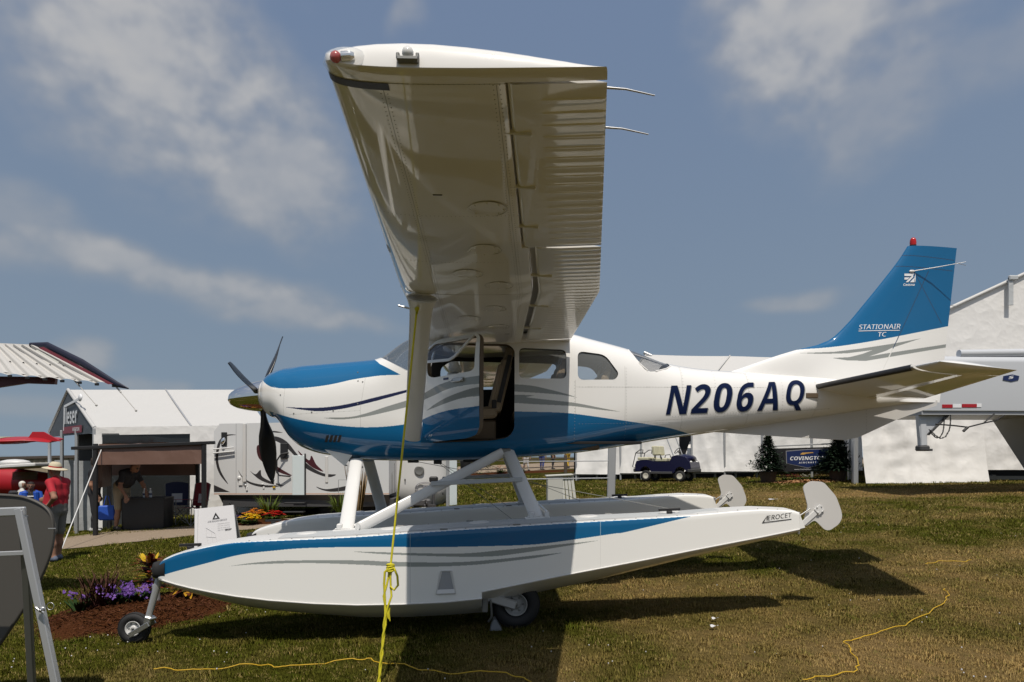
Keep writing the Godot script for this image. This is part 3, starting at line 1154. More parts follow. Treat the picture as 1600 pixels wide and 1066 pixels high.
	for s: float in [1.0, -1.0]:
		mb = MB.new()
		mb.tube([V(-1.275, 2.735, .03 * s), V(-1.15, 2.70, .27 * s), V(-.86, 2.535, fz(-.86, 2.535) * s)], 0.012, 6)
		mb.tube([V(-.85, 2.53, fz(-.85, 2.53) * s), V(-.765, 2.60, fz(-.765, 2.6) * s), V(-.67, 2.90, fz(-.67, 2.9) * s)], 0.014, 6)
		obj("windshield_frame", mb, M["white_paint"], root)
		mb = MB.new()
		mb.tube([V(1.545, 2.83, fz(1.545, 2.83) * s), V(1.64, 2.66, fz(1.64, 2.66) * s), V(1.73, 2.58, fz(1.73, 2.58) * s)], 0.008, 6)
		mb.tube([V(1.82, 2.575, fz(1.82, 2.575) * s), V(1.96, 2.615, fz(1.96, 2.615) * s), V(2.02, 2.65, fz(2.02, 2.65) * s)], 0.008, 6)
		obj("rear_window_frame", mb, M["white_paint"], root)
	mb = MB.new()
	mb.tube([V(1.53, 2.868, 0), V(2.03, 2.704, 0)], 0.012, 6)
	obj("rear_window_spine", mb, M["white_paint"], root)
	# cabin
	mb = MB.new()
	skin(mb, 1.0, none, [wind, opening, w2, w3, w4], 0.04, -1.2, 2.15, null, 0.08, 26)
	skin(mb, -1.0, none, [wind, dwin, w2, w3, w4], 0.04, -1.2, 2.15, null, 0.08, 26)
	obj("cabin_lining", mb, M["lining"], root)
	mb = MB.new()
	rim(mb, opening, 1.0, -0.004, 0.05)
	obj("door_frame", mb, M["trim_tan"], root)
	mb = MB.new()
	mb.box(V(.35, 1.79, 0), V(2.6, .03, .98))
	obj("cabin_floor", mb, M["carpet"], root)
	mb = MB.new()
	mb.box(V(1.82, 2.44, 0), V(.62, .04, .74), Basis(Vector3(0, 0, 1), -.1), .01)  # added dark boxes so the cabin reads dim through the rear window
	mb.box(V(1.50, 2.2, 0), V(.03, .5, .84), Basis.IDENTITY, .01)
	obj("rear_shelf", mb, M["lining"], root)
	mb = MB.new()
	mb.box(V(-.93, 2.3, 0), V(.18, .42, 1.0), Basis.IDENTITY, 0.03)
	mb.box(V(-.88, 2.52, 0), V(.34, .03, 1.0), Basis.IDENTITY, 0.012)
	obj("instrument_panel", mb, M["black"], root)
	for s in [[.02, .27], [.02, -.27], [.68, .26], [.68, -.26], [1.16, .2], [1.16, -.2]]:
		seat(root, V(s[0], 1.805 if s[0] < 1.0 else 1.70, s[1]))
	mb = MB.new()
	mb.tube([V(-.70, 2.2, .28), V(-.6, 2.24, .28)], 0.012, 6)
	var yk := []
	for k in 14:
		var t := PI * 1.15 * k / 13 - PI * 1.075
		yk.append(V(-.59, 2.26 - .13 * sin(t + PI), .28 + .17 * cos(t)))
	mb.tube(yk, 0.014, 6)
	obj("control_yoke", mb, M["black"], root)
	cabin_door(root, P, opening, dwin)
	wing(root, 1.0)
	wing(root, -1.0)
	tail(root)
	registration(root)
	for s: float in [1.0, -1.0]:
		float_hull(root, s)
		float_struts(root, s)

func seat(root: Node3D, at: Vector3) -> void:
	var mb := MB.new()
	mb.box(at + V(-.18, .30, 0), V(.48, .13, .44), Basis(Vector3(0, 0, 1), 0.08), 0.05)
	var st := obj("seat", mb, M["leather"], root)
	mb = MB.new()
	var b := Basis(Vector3(0, 0, 1), -0.24)
	mb.box(at + V(.10, .60, 0), V(.12, .60, .42), b, 0.05)
	mb.box(at + V(.09, .58, .17), V(.15, .5, .07), b, 0.03)
	mb.box(at + V(.09, .58, -.17), V(.15, .5, .07), b, 0.03)
	obj("backrest", mb, M["leather"], st)
	mb = MB.new()
	mb.box(at + V(.19, .955, 0), V(.10, .16, .27), b, 0.04)
	obj("headrest", mb, M["leather"], st)
	mb = MB.new()
	mb.box(at + V(-.15, .12, 0), V(.4, .22, .36), Basis.IDENTITY, 0.02)
	obj("seat_base", mb, M["trim_tan"], st)
	mb = MB.new()
	mb.bar(at + V(.08, .42, .225), at + V(.20, .93, .215), 0.045, 0.006, V(0, 0, 1), 0.001)
	mb.box(at + V(.03, .40, .235), V(.05, .09, .02))
	obj("seat_belt", mb, M["cloth_black"], st)

func cabin_door(root: Node3D, P: Paint, opening: PackedVector2Array, dwin: PackedVector2Array) -> void:
	var hinge := V(-.735, 0, .572)
	var inc: PackedVector2Array = Geometry2D.offset_polygon(opening, -0.006)[0]
	var mb := MB.new()
	mb.local = true
	mb.xf = Transform3D(Basis.IDENTITY, -hinge)
	skin(mb, 1.0, inc, [dwin], -0.002, -.75, .3, P, 0.06, 30)
	var d := obj("cabin_door", mb, M["livery"], root)
	d.position = hinge - root.global_position
	d.rotation.y = -deg_to_rad(50.0)
	mb = MB.new()
	mb.local = true
	mb.xf = Transform3D(Basis.IDENTITY, -hinge)
	skin(mb, 1.0, inc, [dwin], 0.045, -.75, .3, null, 0.1, 26)
	rim(mb, inc, 1.0, -0.002, 0.045)
	rim(mb, dwin, 1.0, 0.0, 0.045)
	obj("door_lining", mb, M["trim_tan"], d)
	# pane frame, pushed open at its lower edge
	var fr := rounded(v2([-.605, 2.60, -.60, 2.73, -.47, 2.825, .195, 2.81, -.02, 2.605, -.10, 2.573]), 0.04)
	var fin: PackedVector2Array = Geometry2D.offset_polygon(fr, -0.028)[0]
	mb = MB.new()
	mb.local = true
	var gl := MB.new()
	gl.local = true
	var tilt := func(p: Vector2, o: float) -> Vector3:
		var dn := (2.82 - p.y)
		return V(p.x, p.y + dn * 0.02, fz(p.x, clampf(p.y, 1.8, 2.9)) + 0.01 + dn * 0.30 + o) - hinge
	for i in fr.size():
		var a := fr[i]
		var b := fr[(i + 1) % fr.size()]
		var m1 := nearest(fin, a)
		var m2 := nearest(fin, b)
		mb.quad(tilt.call(a, .012), tilt.call(b, .012), tilt.call(m2, .012), tilt.call(m1, .012))
		mb.quad(tilt.call(a, -.008), tilt.call(b, -.008), tilt.call(m2, -.008), tilt.call(m1, -.008))
		mb.quad(tilt.call(a, -.008), tilt.call(b, -.008), tilt.call(b, .012), tilt.call(a, .012))
		mb.quad(tilt.call(m1, -.008), tilt.call(m2, -.008), tilt.call(m2, .012), tilt.call(m1, .012))
	obj("vent_window_frame", mb, M["strut_white"], d)
	var id := Geometry2D.triangulate_polygon(fin)
	for k in range(0, id.size(), 3):
		gl.tri(tilt.call(fin[id[k]], 0.0), tilt.call(fin[id[k + 1]], 0.0), tilt.call(fin[id[k + 2]], 0.0))
	obj("vent_window", gl, M["tinted_pane"], d)
	mb = MB.new()
	mb.local = true
	mb.xf = Transform3D(Basis.IDENTITY, -hinge)
	mb.box(V(-.06, 2.40, fz(-.06, 2.40) + .014), V(.17, .035, .02), Basis.IDENTITY, 0.008)
	mb.tube([V(-.14, 2.405, .595), V(-.14, 2.385, .61), V(.0, 2.38, .612), V(.02, 2.40, .595)], 0.008, 6)
	obj("door_handle", mb, M["steel"], d)
	mb = MB.new()
	mb.local = true
	mb.xf = Transform3D(Basis.IDENTITY, -hinge)
	mb.box(V(-.27, 2.425, fz(-.27, 2.425) + .004), V(.085, .022, .004), Basis.IDENTITY, 0.001)
	obj("door_placard", mb, M["print_blue"], d)
	mb = MB.new()
	mb.local = true
	mb.xf = Transform3D(Basis.IDENTITY, -hinge)
	letters(mb, "AB", V(-.60, 1.85, fz(-.58, 1.86) + .006), V(.06, 0, 0), V(.012, .022, 0))
	obj("door_lettering", mb, M["print_white"], d)

func nearest(poly: PackedVector2Array, p: Vector2) -> Vector2:
	var best := Vector2.ZERO
	var bd := 1e9
	for i in poly.size():
		var q := Geometry2D.get_closest_point_to_segment(p, poly[i], poly[(i + 1) % poly.size()])
		if q.distance_squared_to(p) < bd:
			bd = q.distance_squared_to(p)
			best = q
	return best

# ---- wing ---------------------------------------------------------------------------------------
func wle(z: float) -> float:
	return -0.70 if z < 2.5 else -0.70 + (z - 2.5) * 0.0397

func wte(z: float) -> float:
	return 0.865 if z < 2.5 else 0.865 - (z - 2.5) * 0.1517

func foil(z: float, t: float, up: bool, thick := 1.0) -> Vector3:
	var c := wte(z) - wle(z)
	var yt := 0.6 * (0.2969 * sqrt(t) - 0.126 * t - 0.3516 * t * t + 0.2843 * pow(t, 3) - 0.1036 * pow(t, 4))
	var cam := (0.02 / 0.16 * (0.8 * t - t * t)) if t < 0.4 else (0.02 / 0.36 * (0.2 + 0.8 * t - t * t))
	var yte := 2.888 + 0.0265 * (z - 0.6)
	return V(lerpf(wle(z), wte(z), t), yte + c * (1.0 - t) * 0.026 + c * (cam * thick + (yt if up else -yt) * thick), z)

# towards the tip the section closes on a line near its lower surface
func tip_foil(z: float, t: float, up: bool, th: float) -> Vector3:
	var u := foil(z, t, true)
	var l := foil(z, t, false)
	var m := u.lerp(l, 0.94)
	return m + ((u if up else l) - m) * th

func wing(root: Node3D, s: float) -> void:
	var flip := V(1, 1, s)
	var mb := MB.new()
	var ups := [1.0, .93, .86, .79, .72, .62, .5, .38, .27, .18, .11, .06, .028, .01, .002]
	var los := [.0, .004, .014, .035, .07, .12, .2, .3, .42, .54, .60, .66]
	var full := func(z: float, th: float, k: float) -> PackedVector3Array:
		var r := PackedVector3Array()
		for t: float in ups: r.append(tip_foil(z, lerpf(k, 1.0 - k * 0.2, t), true, th) * flip)
		for t: float in los: r.append(tip_foil(z, lerpf(k, 1.0 - k * 0.2, t), false, th) * flip)
		for t: float in [.76, .88, 1.0]: r.append(tip_foil(z, lerpf(k, 1.0 - k * 0.2, t), false, th) * flip)
		return r
	var bay := func(z: float, tu: float, tl: float) -> PackedVector3Array:
		var r := PackedVector3Array()
		for t: float in ups: r.append(foil(z, t * tu, true) * flip)
		for t: float in los: r.append(foil(z, t / 0.66 * tl, false) * flip)
		# cove wall up to the shroud
		r.append((foil(z, tl, false) + V(.002, .012, 0)) * flip)
		r.append((foil(z, tl + .01, true) - V(0, .02, 0)) * flip)
		r.append((foil(z, tu, true) - V(0, .006, 0)) * flip)
		return r
	mb.grid([full.call(0.0, 1, 0.0), full.call(0.62, 1, 0.0)], true, true)
	var rows := []
	for k in 14: rows.append(bay.call(lerpf(.62, 3.56, k / 13.0), 0.80, 0.66))
	mb.grid(rows, true, true)
	rows = []
	for k in 8: rows.append(bay.call(lerpf(3.56, 5.36, k / 7.0), 0.75, 0.63))
	mb.grid(rows, true, true)
	var w := obj("wing", mb, M["white_paint"], root)
	mb = MB.new()
	rows = [full.call(5.36, 1, 0.0)]
	for q in [[.03, .995, 0.0], [.055, .96, .001], [.078, .88, .004], [.094, .74, .008], [.104, .54, .014], [.110, .30, .020], [.113, .10, .022], [.1135, .0, .023]]:
		rows.append(full.call(5.36 + q[0] * .72, q[1], q[2]))
	mb.grid(rows, true, false)
	var tip := obj("wing_tip", mb, M["white_paint"], root)
	# control surfaces with beaded lower skins
	for cs in [["flap", 0.65, 3.545, 0.695, 0.775], ["aileron", 3.575, 5.345, 0.645, 0.755]]:
		mb = MB.new()
		var tn: float = cs[3]
		var tb: float = cs[4]
		var zl := []
		var z: float = cs[1]
		var zz: float = cs[1] + 0.05
		zl.append([z, 0.0])
		var pitch := 0.085 if cs[0] == "flap" else 0.095
		while zz < cs[2] - 0.03:
			for q in [[-.011, 0.0], [-.005, .8], [0.0, 1.0], [.005, .8], [.011, 0.0]]:
				zl.append([zz + q[0], q[1]])
			zz += pitch
		zl.append([cs[2], 0.0])
		rows = []
		for e in zl:
			var r := PackedVector3Array()
			for t: float in [1.0, .95, .90, .86, .83]: r.append((foil(e[0], maxf(t, tn + 0.05), true) - V(0, .004 if t < .99 else 0.0, 0)) * flip)
			var a: Vector3 = foil(e[0], tn + 0.02, true)
			var b: Vector3 = foil(e[0], tn, false)
			r.append((a.lerp(b, 0.35) + V(-.004, 0, 0)) * flip)
			r.append((a.lerp(b, 0.65) + V(-.012, 0, 0)) * flip)
			r.append((a.lerp(b, 0.88) + V(-.008, 0, 0)) * flip)
			for t: float in [tn + 0.012, tb, tb + .012, lerpf(tb, 1.0, .35), lerpf(tb, 1.0, .7), .985, 1.0]:
				var bead: float = e[1] * 0.0036 if t > tb + 0.005 and t < 0.99 else 0.0
				r.append((foil(e[0], t, false) - V(0, bead, 0)) * flip)
			rows.append(r)
		mb.grid(rows, true, true)
		var f := obj(cs[0], mb, M["white_paint"], root)
		# hinge arms across the gap
		for k in 3:
			var hz: float = lerpf(cs[1], cs[2], 0.2 + 0.3 * k)
			mb = MB.new()
			mb.bar((foil(hz, tn - .045, false) + V(0, .012, 0)) * flip, (foil(hz, tn + .07, false) + V(0, -.004, 0)) * flip, 0.014, 0.02, Vector3.UP, 0.003)
			obj("hinge_arm", mb, M["strut_white"], f)
		if cs[0] == "aileron":
			for q: float in [5.02, 5.31]:
				mb = MB.new()
				var a := foil(q, 1.0, false)
				mb.tube([a * flip, (a + V(.07, -.004, 0)) * flip, (a + V(.18, -.026, 0)) * flip], [.005, .004, .003], 5)
				obj("static_wick", mb, M["steel"], f)
	# lower-skin joints and rows of rivets
	mb = MB.new()
	var rv := MB.new()
	for st in [[.19, .66, 5.345], [.60, .64, 5.345]]:
		for k in 2:
			var path := []
			for i in 24: path.append((foil(lerpf(st[1], st[2], i / 23.0), st[0] + .007 * k, false) - V(0, -.0006, 0)) * flip)
			if k == 0: mb.tube(path, 0.0018, 4)
			for i in 150:
				var p: Vector3 = foil(lerpf(st[1], st[2], i / 149.0), st[0] + .012 * (2 * k - 1), false)
				rv.lathe([Vector2(.0030, 0), Vector2(.0022, .0013), Vector2(0, .0016)], p * flip, V(0, -1, 0), 5)
	for z: float in [1.0, 1.75, 2.5, 3.3, 4.1, 5.352]:
		var path := []
		for i in 16: path.append((foil(z, lerpf(.004, .64, i / 15.0), false) - V(0, -.0006, 0)) * flip)
		if z in [2.5, 5.352]: mb.tube(path, 0.0018, 4)
		for i in 34:
			var p: Vector3 = foil(z, lerpf(.03, .63, i / 33.0), false)
			rv.lathe([Vector2(.0030, 0), Vector2(.0022, .0013), Vector2(0, .0016)], p * flip, V(0, -1, 0), 5)
	obj("skin_joints", mb, M["seam"], w)
	var ro := obj("rivets", rv, M["seam"], w)
	ro.set_meta("kind", "stuff")
	# inspection covers
	for q in [[1.35, .50], [2.05, .47], [2.75, .50], [3.05, .36], [3.55, .46], [1.7, .33], [4.2, .5]]:
		mb = MB.new()
		var p: Vector3 = foil(q[0], q[1], false) * flip
		mb.lathe([Vector2(0, .0018), Vector2(.10, .0018), Vector2(.104, .0008), Vector2(.105, 0)], p, V(0.03, -1, 0), 28)
		for i in 8:
			mb.ball(p + V(cos(TAU * i / 8) * .088, -.003, sin(TAU * i / 8) * .088), Vector3.ONE * .005, Basis.IDENTITY, 3, 6)
		var ic := obj("inspection_cover", mb, M["white_paint"], w)
		mb = MB.new()
		var rp := []
		for i in 33: rp.append(p + V(cos(TAU * i / 32) * .106, .0005 - .003 * cos(TAU * i / 32), sin(TAU * i / 32) * .106))
		mb.tube(rp, .0014, 4)
		obj("cover_seam", mb, M["seam"], ic)
	for q in [[1.0, .56], [4.38, .30]]:
		mb = MB.new()
		mb.box((foil(q[0], q[1], false) + V(0, .004, 0)) * flip, V(.05, .012, .014), Basis.IDENTITY, 0.003)
		obj("drain_slot", mb, M["black"], w)
	# tip lights under a clear fairing, strobe
	mb = MB.new()
	mb.ball(V(-.538, 3.030, 5.445) * flip, V(.021, .021, .017), Basis.IDENTITY, 6, 10)
	obj("navigation_light", mb, M["red_lens"], tip)
	mb = MB.new()
	mb.lathe([Vector2(.02, 0), Vector2(.02, .03), Vector2(.012, .045), Vector2(0, .045)], V(-.518, 3.032, 5.44) * flip, V(1, .1, 0), 10)
	obj("light_socket", mb, M["chrome"], tip)
	mb = MB.new()
	var lens := []
	for i in 9:
		var t := i / 8.0
		var r := PackedVector3Array()
		for k in 11:
			var an := PI * k / 10.0 - PI / 2
			var env := pow(maxf(0.0, 1.0 - pow(2.0 * t - 1.0, 2.0)), 0.4)
			r.append((V(lerpf(-.592, -.425, t), 3.026 + .010 * t + sin(an) * .044 * env, 5.405 + cos(an) * .068 * env)) * flip)
		lens.append(r)
	mb.grid(lens)
	obj("light_fairing", mb, M["pane"], tip)
	var sp := V(-.286, 3.045, 5.452) * flip
	mb = MB.new()
	mb.ball(sp, V(.021, .022, .021), Basis.IDENTITY, 7, 12)
	obj("strobe_light", mb, M["clear_bulb"], tip)
	mb = MB.new()
	mb.box(sp + V(0, -.025, -.008 * s), V(.075, .014, .05), Basis.IDENTITY, .005)
	for k in 2: mb.box(sp + V(-.034 + .068 * k, -.014, 0), V(.012, .022, .022), Basis.IDENTITY, .003)
	obj("strobe_base", mb, M["dull_metal"], tip)
	mb = MB.new()
	var st_rows := []
	for i in 14:
		var t := pow(i / 13.0, 1.8) * .215
		var r := PackedVector3Array()
		for k in 3:
			r.append((foil(5.354 - .022 * k, t, false) - V(.001, .0025, 0)) * flip)
		st_rows.append(r)
	mb.grid(st_rows)
	obj("edge_strip", mb, M["boot_black"], w)
	# landing light in the leading edge
	mb = MB.new()
	mb.ball((foil(3.4, .006, false) + V(.004, .02, 0)) * flip, V(.012, .035, .10), Basis.IDENTITY, 6, 10)
	obj("landing_light", mb, M["tinted_pane"], w)
	# lift strut
	mb = MB.new()
	var a := V(-.815, 1.82, .59)
	var b := V(-.53, 2.875, 2.5)
	var path := []
	var rad := []
	for i in 14:
		var t := i / 13.0
		path.append(a.lerp(b, t) * flip)
		rad.append(0.083 + 0.005 * t + .018 * smoothstep(.9, 1.0, t))
	mb.tube(path, rad, 20, true, 0.30, V(1, 0, 0))
	var sr := obj("lift_strut", mb, M["strut_white"], root)
	mb = MB.new()
	mb.tube([a.lerp(b, .955) * flip, a.lerp(b, 1.0) * flip], [.098, .12], 20, true, 0.42, V(1, 0, 0))
	obj("strut_cuff", mb, M["strut_white"], sr)
	mb = MB.new()
	mb.tube([V(-.57, 2.86, 2.46) * flip, V(-.57, 2.81, 2.46) * flip], .008, 6)
	obj("tie_down_ring", mb, M["steel"], sr)
	if s > 0:
		mb = MB.new()
		mb.tube([foil(2.2, .12, false), foil(2.2, .10, false) + V(0, -.08, 0), foil(2.2, 0, false) + V(-.05, -.09, 0)], .009, 6)
		obj("pitot_tube", mb, M["steel"], w)

# ---- tail ------------------------------------------------------------------------------------------
var FLE := [[2.27, 4.7], [2.40, 4.0], [2.46, 2.35], [2.64, 2.83], [2.876, 3.54], [2.975, 3.92], [3.164, 4.15], [3.427, 4.378], [3.706, 4.607], [3.955, 4.80], [4.106, 4.897]]

func fin_half(x: float, y: float) -> float:
	var le := curve(FLE, y)
	var te := 5.32 + (y - 2.6) * 0.113
	var t := clampf((x - le) / (te - le), 0.0, 1.0)
	var th := lerpf(0.13, 0.085, clampf((y - 2.5) / 1.6, 0, 1))
	return th * 5.0 * (0.2969 * sqrt(t) - 0.126 * t - 0.3516 * t * t + 0.2843 * pow(t, 3) - 0.1015 * pow(t, 4))

func tail(root: Node3D) -> void:
	var P := Paint.new(1024, 640, Rect2(2.3, 2.1, 3.3, 2.1), WHITE)
	var low := spline(v2([3.40, 2.86, 3.59, 2.885, 3.838, 2.90, 4.145, 2.934, 4.606, 3.013, 5.374, 3.17, 5.6, 3.22]), 6)
	low.append_array(PackedVector2Array([Vector2(5.7, 4.3), Vector2(3.0, 4.3), Vector2(3.0, 2.86)]))
	P.poly(low, BLUE)
	P.poly(PackedVector2Array(v2([3.60, 2.84, 3.99, 2.855, 4.30, 2.893, 4.683, 2.953, 5.044, 3.023, 4.68, 2.905, 4.61, 2.87, 4.41, 2.805, 4.606, 2.84, 5.36, 2.96, 5.36, 2.922, 4.606, 2.792, 4.376, 2.753, 4.145, 2.757, 3.97, 2.783, 4.18, 2.795, 4.33, 2.833, 4.45, 2.878, 4.145, 2.838, 3.838, 2.83])), GREY)
	for q in [[5.128, 3.81, 4.567, 2.62], [4.82, 3.995, 5.457, 3.945], [4.743, 3.865, 5.434, 3.82], [4.95, 3.79, 5.30, 3.20]]:
		P.line(Vector2(q[0], q[1]), Vector2(q[2], q[3]), 0.009, Color(0.03, 0.06, 0.12) if q[1] > 3.5 else SEAM)
	P.line(Vector2(4.70, 2.90), Vector2(4.567, 2.62), 0.012, Color(0.72, 0.71, 0.68))
	M["fin_livery"].albedo_texture = P.tex()
	var mb := MB.new()
	var rows := []
	for i in 34:
		var y := lerpf(2.275, 4.106, i / 33.0)
		var le := curve(FLE, y)
		var te := 5.32 + (y - 2.6) * 0.113
		var r := PackedVector3Array()
		for k in 25:
			var q := (k - 12) / 12.0
			var x := le + (te - le) * q * q
			var yy := y + (0.0 if i < 33 else -0.016 * q * q)
			r.append(V(x, yy, fin_half(x, y) * signf(q)))
		rows.append(r)
	mb.grid(rows, true, false)
	var top: PackedVector3Array = rows[33]
	for k in 12:
		mb.quad(top[k], top[k + 1], top[23 - k], top[24 - k])
	for i in mb.v.size(): mb.u[i] = P.uv(mb.v[i].x, mb.v[i].y)
	var fin := obj("vertical_fin", mb, M["fin_livery"], root)
	mb = MB.new()
	mb.lathe([Vector2(.034, 0), Vector2(.036, .02)], V(4.965, 4.10, 0), Vector3.UP, 14)
	obj("beacon_base", mb, M["black"], fin)
	mb = MB.new()
	mb.lathe([Vector2(.034, .02), Vector2(.036, .05), Vector2(.032, .085), Vector2(.018, .105), Vector2(0, .11)], V(4.965, 4.10, 0), Vector3.UP, 14)
	obj("beacon", mb, M["red_lens"], fin)
	for s: float in [1.0, -1.0]:
		mb = MB.new()
		mb.ball(V(4.92, 3.80, s * (fin_half(4.92, 3.8) + .006)), V(.035, .016, .014), Basis.IDENTITY, 6, 10)
		mb.tube([V(4.92, 3.80, s * .05), V(5.18, 3.832, s * .12), V(5.45, 3.868, s * .21)], [.006, .005, .003], 6)
		obj("whisker_antenna", mb, M["strut_white"], fin)
	for y: float in [3.42, 3.92, 2.72]:
		mb = MB.new()
		var x := 5.32 + (y - 2.6) * 0.113
		mb.tube([V(x, y, 0), V(x + .13, y - .03, 0)], .003, 5)
		obj("static_wick", mb, M["steel"], fin)
	# lettering and emblem
	mb = MB.new()
	var lz := func(x: float, y: float) -> float: return fin_half(x, y) + 0.003
	letters(mb, "STATIONAIR", V(4.285, 3.118, lz.call(4.4, 3.15)), V(.49, .012, lz.call(4.77, 3.15) - lz.call(4.29, 3.15)), V(.012, .055, -.002), false)
	letters(mb, "TC", V(4.505, 3.035, lz.call(4.5, 3.06)), V(.10, .002, 0), V(.01, .052, -.002), false)
	for k in 8:
		var x0 := 4.285 + .06125 * k
		var x1 := x0 + .06125
		mb.quad(V(x0, 3.096 + .0015 * k, lz.call(x0, 3.1)), V(x1, 3.0975 + .0015 * k, lz.call(x1, 3.1)), V(x1, 3.1045 + .0015 * k, lz.call(x1, 3.1)), V(x0, 3.103 + .0015 * k, lz.call(x0, 3.1)))
	letters(mb, "Cessna", V(4.815, 3.628, lz.call(4.82, 3.64)), V(.135, .003, -.003), V(.006, .03, -.001), true)
	var e := V(4.83, 3.672, lz.call(4.88, 3.72) + .001)
	for q in [[0.0, .10, .12, .10, .085, .072, .0, .072], [0.0, .055, .062, .055, .035, .030, .0, .030], [.015, .0, .045, .0, .105, .06, .105, .09], [.065, .0, .12, .0, .12, .045, .12, .055], [.12, .06, .13, .0, .133, .0, .133, .10]]:
		mb.quad(e + V(q[0], q[1], 0), e + V(q[2], q[3], 0), e + V(q[4], q[5], 0), e + V(q[6], q[7], 0))
	obj("fin_lettering", mb, M["print_white"], fin)
	# ventral fin
	mb = MB.new()
	mb.plate(PackedVector2Array(v2([2.62, 1.925, 3.24, 1.883, 4.15, 1.832, 4.302, 1.862, 4.76, 2.072, 5.24, 2.239, 5.25, 2.30, 4.5, 2.26, 3.6, 2.10])), 0.03, Transform3D(Basis.IDENTITY, V(0, 0, 0)))
	var vf := obj("ventral_fin", mb, M["rudder_white"], root)
	mb = MB.new()
	for k in 12: mb.ball(V(4.40, 1.93 + .035 * k, .016), Vector3.ONE * .0045, Basis.IDENTITY, 3, 6)
	obj("rivet_row", mb, M["seam"], vf)
	# tailplanes
	for s: float in [1.0, -1.0]:
		var fl := V(1, 1, s)
		var sect := func(z: float, t0: float, t1: float, n: int, th: float) -> PackedVector3Array:
			var le := lerpf(3.71, 3.95, z / 1.95)
			var te := lerpf(5.02, 4.66, z / 1.95)
			var r := PackedVector3Array()
			for k in n * 2 + 1:
				var q := (k - n) / float(n)
				var t := t0 + (t1 - t0) * q * q
				var h := 0.09 * (te - le) * 5.0 * (0.2969 * sqrt(t) - 0.126 * t - 0.3516 * t * t + 0.2843 * pow(t, 3) - 0.1015 * pow(t, 4)) * th * (1.0 if z < 1.94 else (0.55 if z < 1.97 else 0.05))
				r.append(V(le + (te - le) * t, lerpf(2.44, 2.475, z / 1.95) - lerpf(.142, .075, z / 1.95) * t + h * signf(q), z) * fl)
			return r
		mb = MB.new()
		rows = []
		for z: float in [.03, .5, 1.0, 1.4, 1.66]: rows.append(sect.call(z, 0.0, .585, 9, 1.0))
		mb.grid(rows, true, true)
		var sb := obj("tailplane", mb, M["white_paint"], root)
		mb = MB.new()
		rows = []
		for z: float in [.16, .5, 1.0, 1.4, 1.68]:
			rows.append(sect.call(z, .48, 1.0, 9, .92))
		mb.grid(rows, true, true)
		rows = []
		for z: float in [1.69, 1.8, 1.935, 1.955, 1.975]: rows.append(sect.call(z, 0.0, 1.0, 9, 1.0))
		mb.grid(rows, true, true)
		obj("elevator", mb, M["white_paint"], root)
		mb = MB.new()
		rows = []
		for i in 9:
			var z := lerpf(.15, 1.64, i / 8.0)
			var le := lerpf(3.71, 3.95, z / 1.95)
			var r := PackedVector3Array()
			for k in 9:
				var an := PI * k / 8.0 + PI / 2
				r.append(V(le + .022 + cos(an) * .034, lerpf(2.44, 2.475, z / 1.95) + sin(an) * .030 - .002, z) * fl)
			rows.append(r)
		mb.grid(rows)
		obj("deice_boot", mb, M["boot_black"], sb)
		mb = MB.new()
		mb.box(V(3.66, 2.335, s * .205), V(.14, .055, .02), Basis.IDENTITY, .004)
		obj("boot_fairing", mb, M["trim_tan"], sb)

func registration(root: Node3D) -> void:
	var ls := [["N", 1.930, .235, 2.100, .318], ["2", 2.215, .195, 2.116, .322], ["0", 2.462, .205, 2.130, .326], ["6", 2.735, .195, 2.140, .326], ["A", 3.005, .250, 2.156, .322], ["Q", 3.318, .225, 2.160, .345]]
	for q in ls:
		for k in 2:
			var mb := MB.new()
			var o := Vector2(q[1], q[3]) + (Vector2(.010, -.009) if k == 0 else Vector2.ZERO)
			side_letters(mb, q[0], o, Vector2(q[2], q[2] * .045), Vector2(.062, q[4]), 0.002 if k == 0 else 0.004)
			obj("registration_shadow" if k == 0 else "registration_letter", mb, M["grey_paint"] if k == 0 else M["navy_paint"], root)

# ---- floats ----------------------------------------------------------------------------------------
var FW := [[-3.16, .03], [-3.1, .09], [-3.0, .14], [-2.7, .23], [-2.3, .31], [-1.8, .36], [-1.2, .38], [0.0, .38], [.8, .36], [1.5, .315], [2.2, .255], [2.9, .20], [3.05, .19]]
var FD := [[-3.16, .56], [-3.112, .626], [-3.063, .666], [-2.907, .728], [-2.739, .775], [-2.422, .842], [-2.119, .869], [-1.273, .909], [-.378, .967], [.792, 1.034], [1.391, 1.061], [2.006, 1.097], [2.57, 1.137], [2.888, 1.123], [2.965, 1.10]]
var FC := [[-3.16, .53], [-3.122, .504], [-2.995, .475], [-2.739, .428], [-2.238, .362], [-1.765, .322], [-1.186, .298], [-.609, .306], [-.07, .349]]
var FA := [[-.07, .409], [.792, .574], [1.391, .676], [2.006, .785], [2.633, .891], [3.003, .96]]
var FK := [[-3.16, .53], [-3.1, .46], [-2.652, .285], [-2.23, .193], [-1.624, .128], [-1.014, .090], [-.6, .10], [-.07, .135]]
var FB := [[-.07, .20], [.465, .325], [.838, .40], [1.5, .55], [2.3, .735], [3.003, .895]]

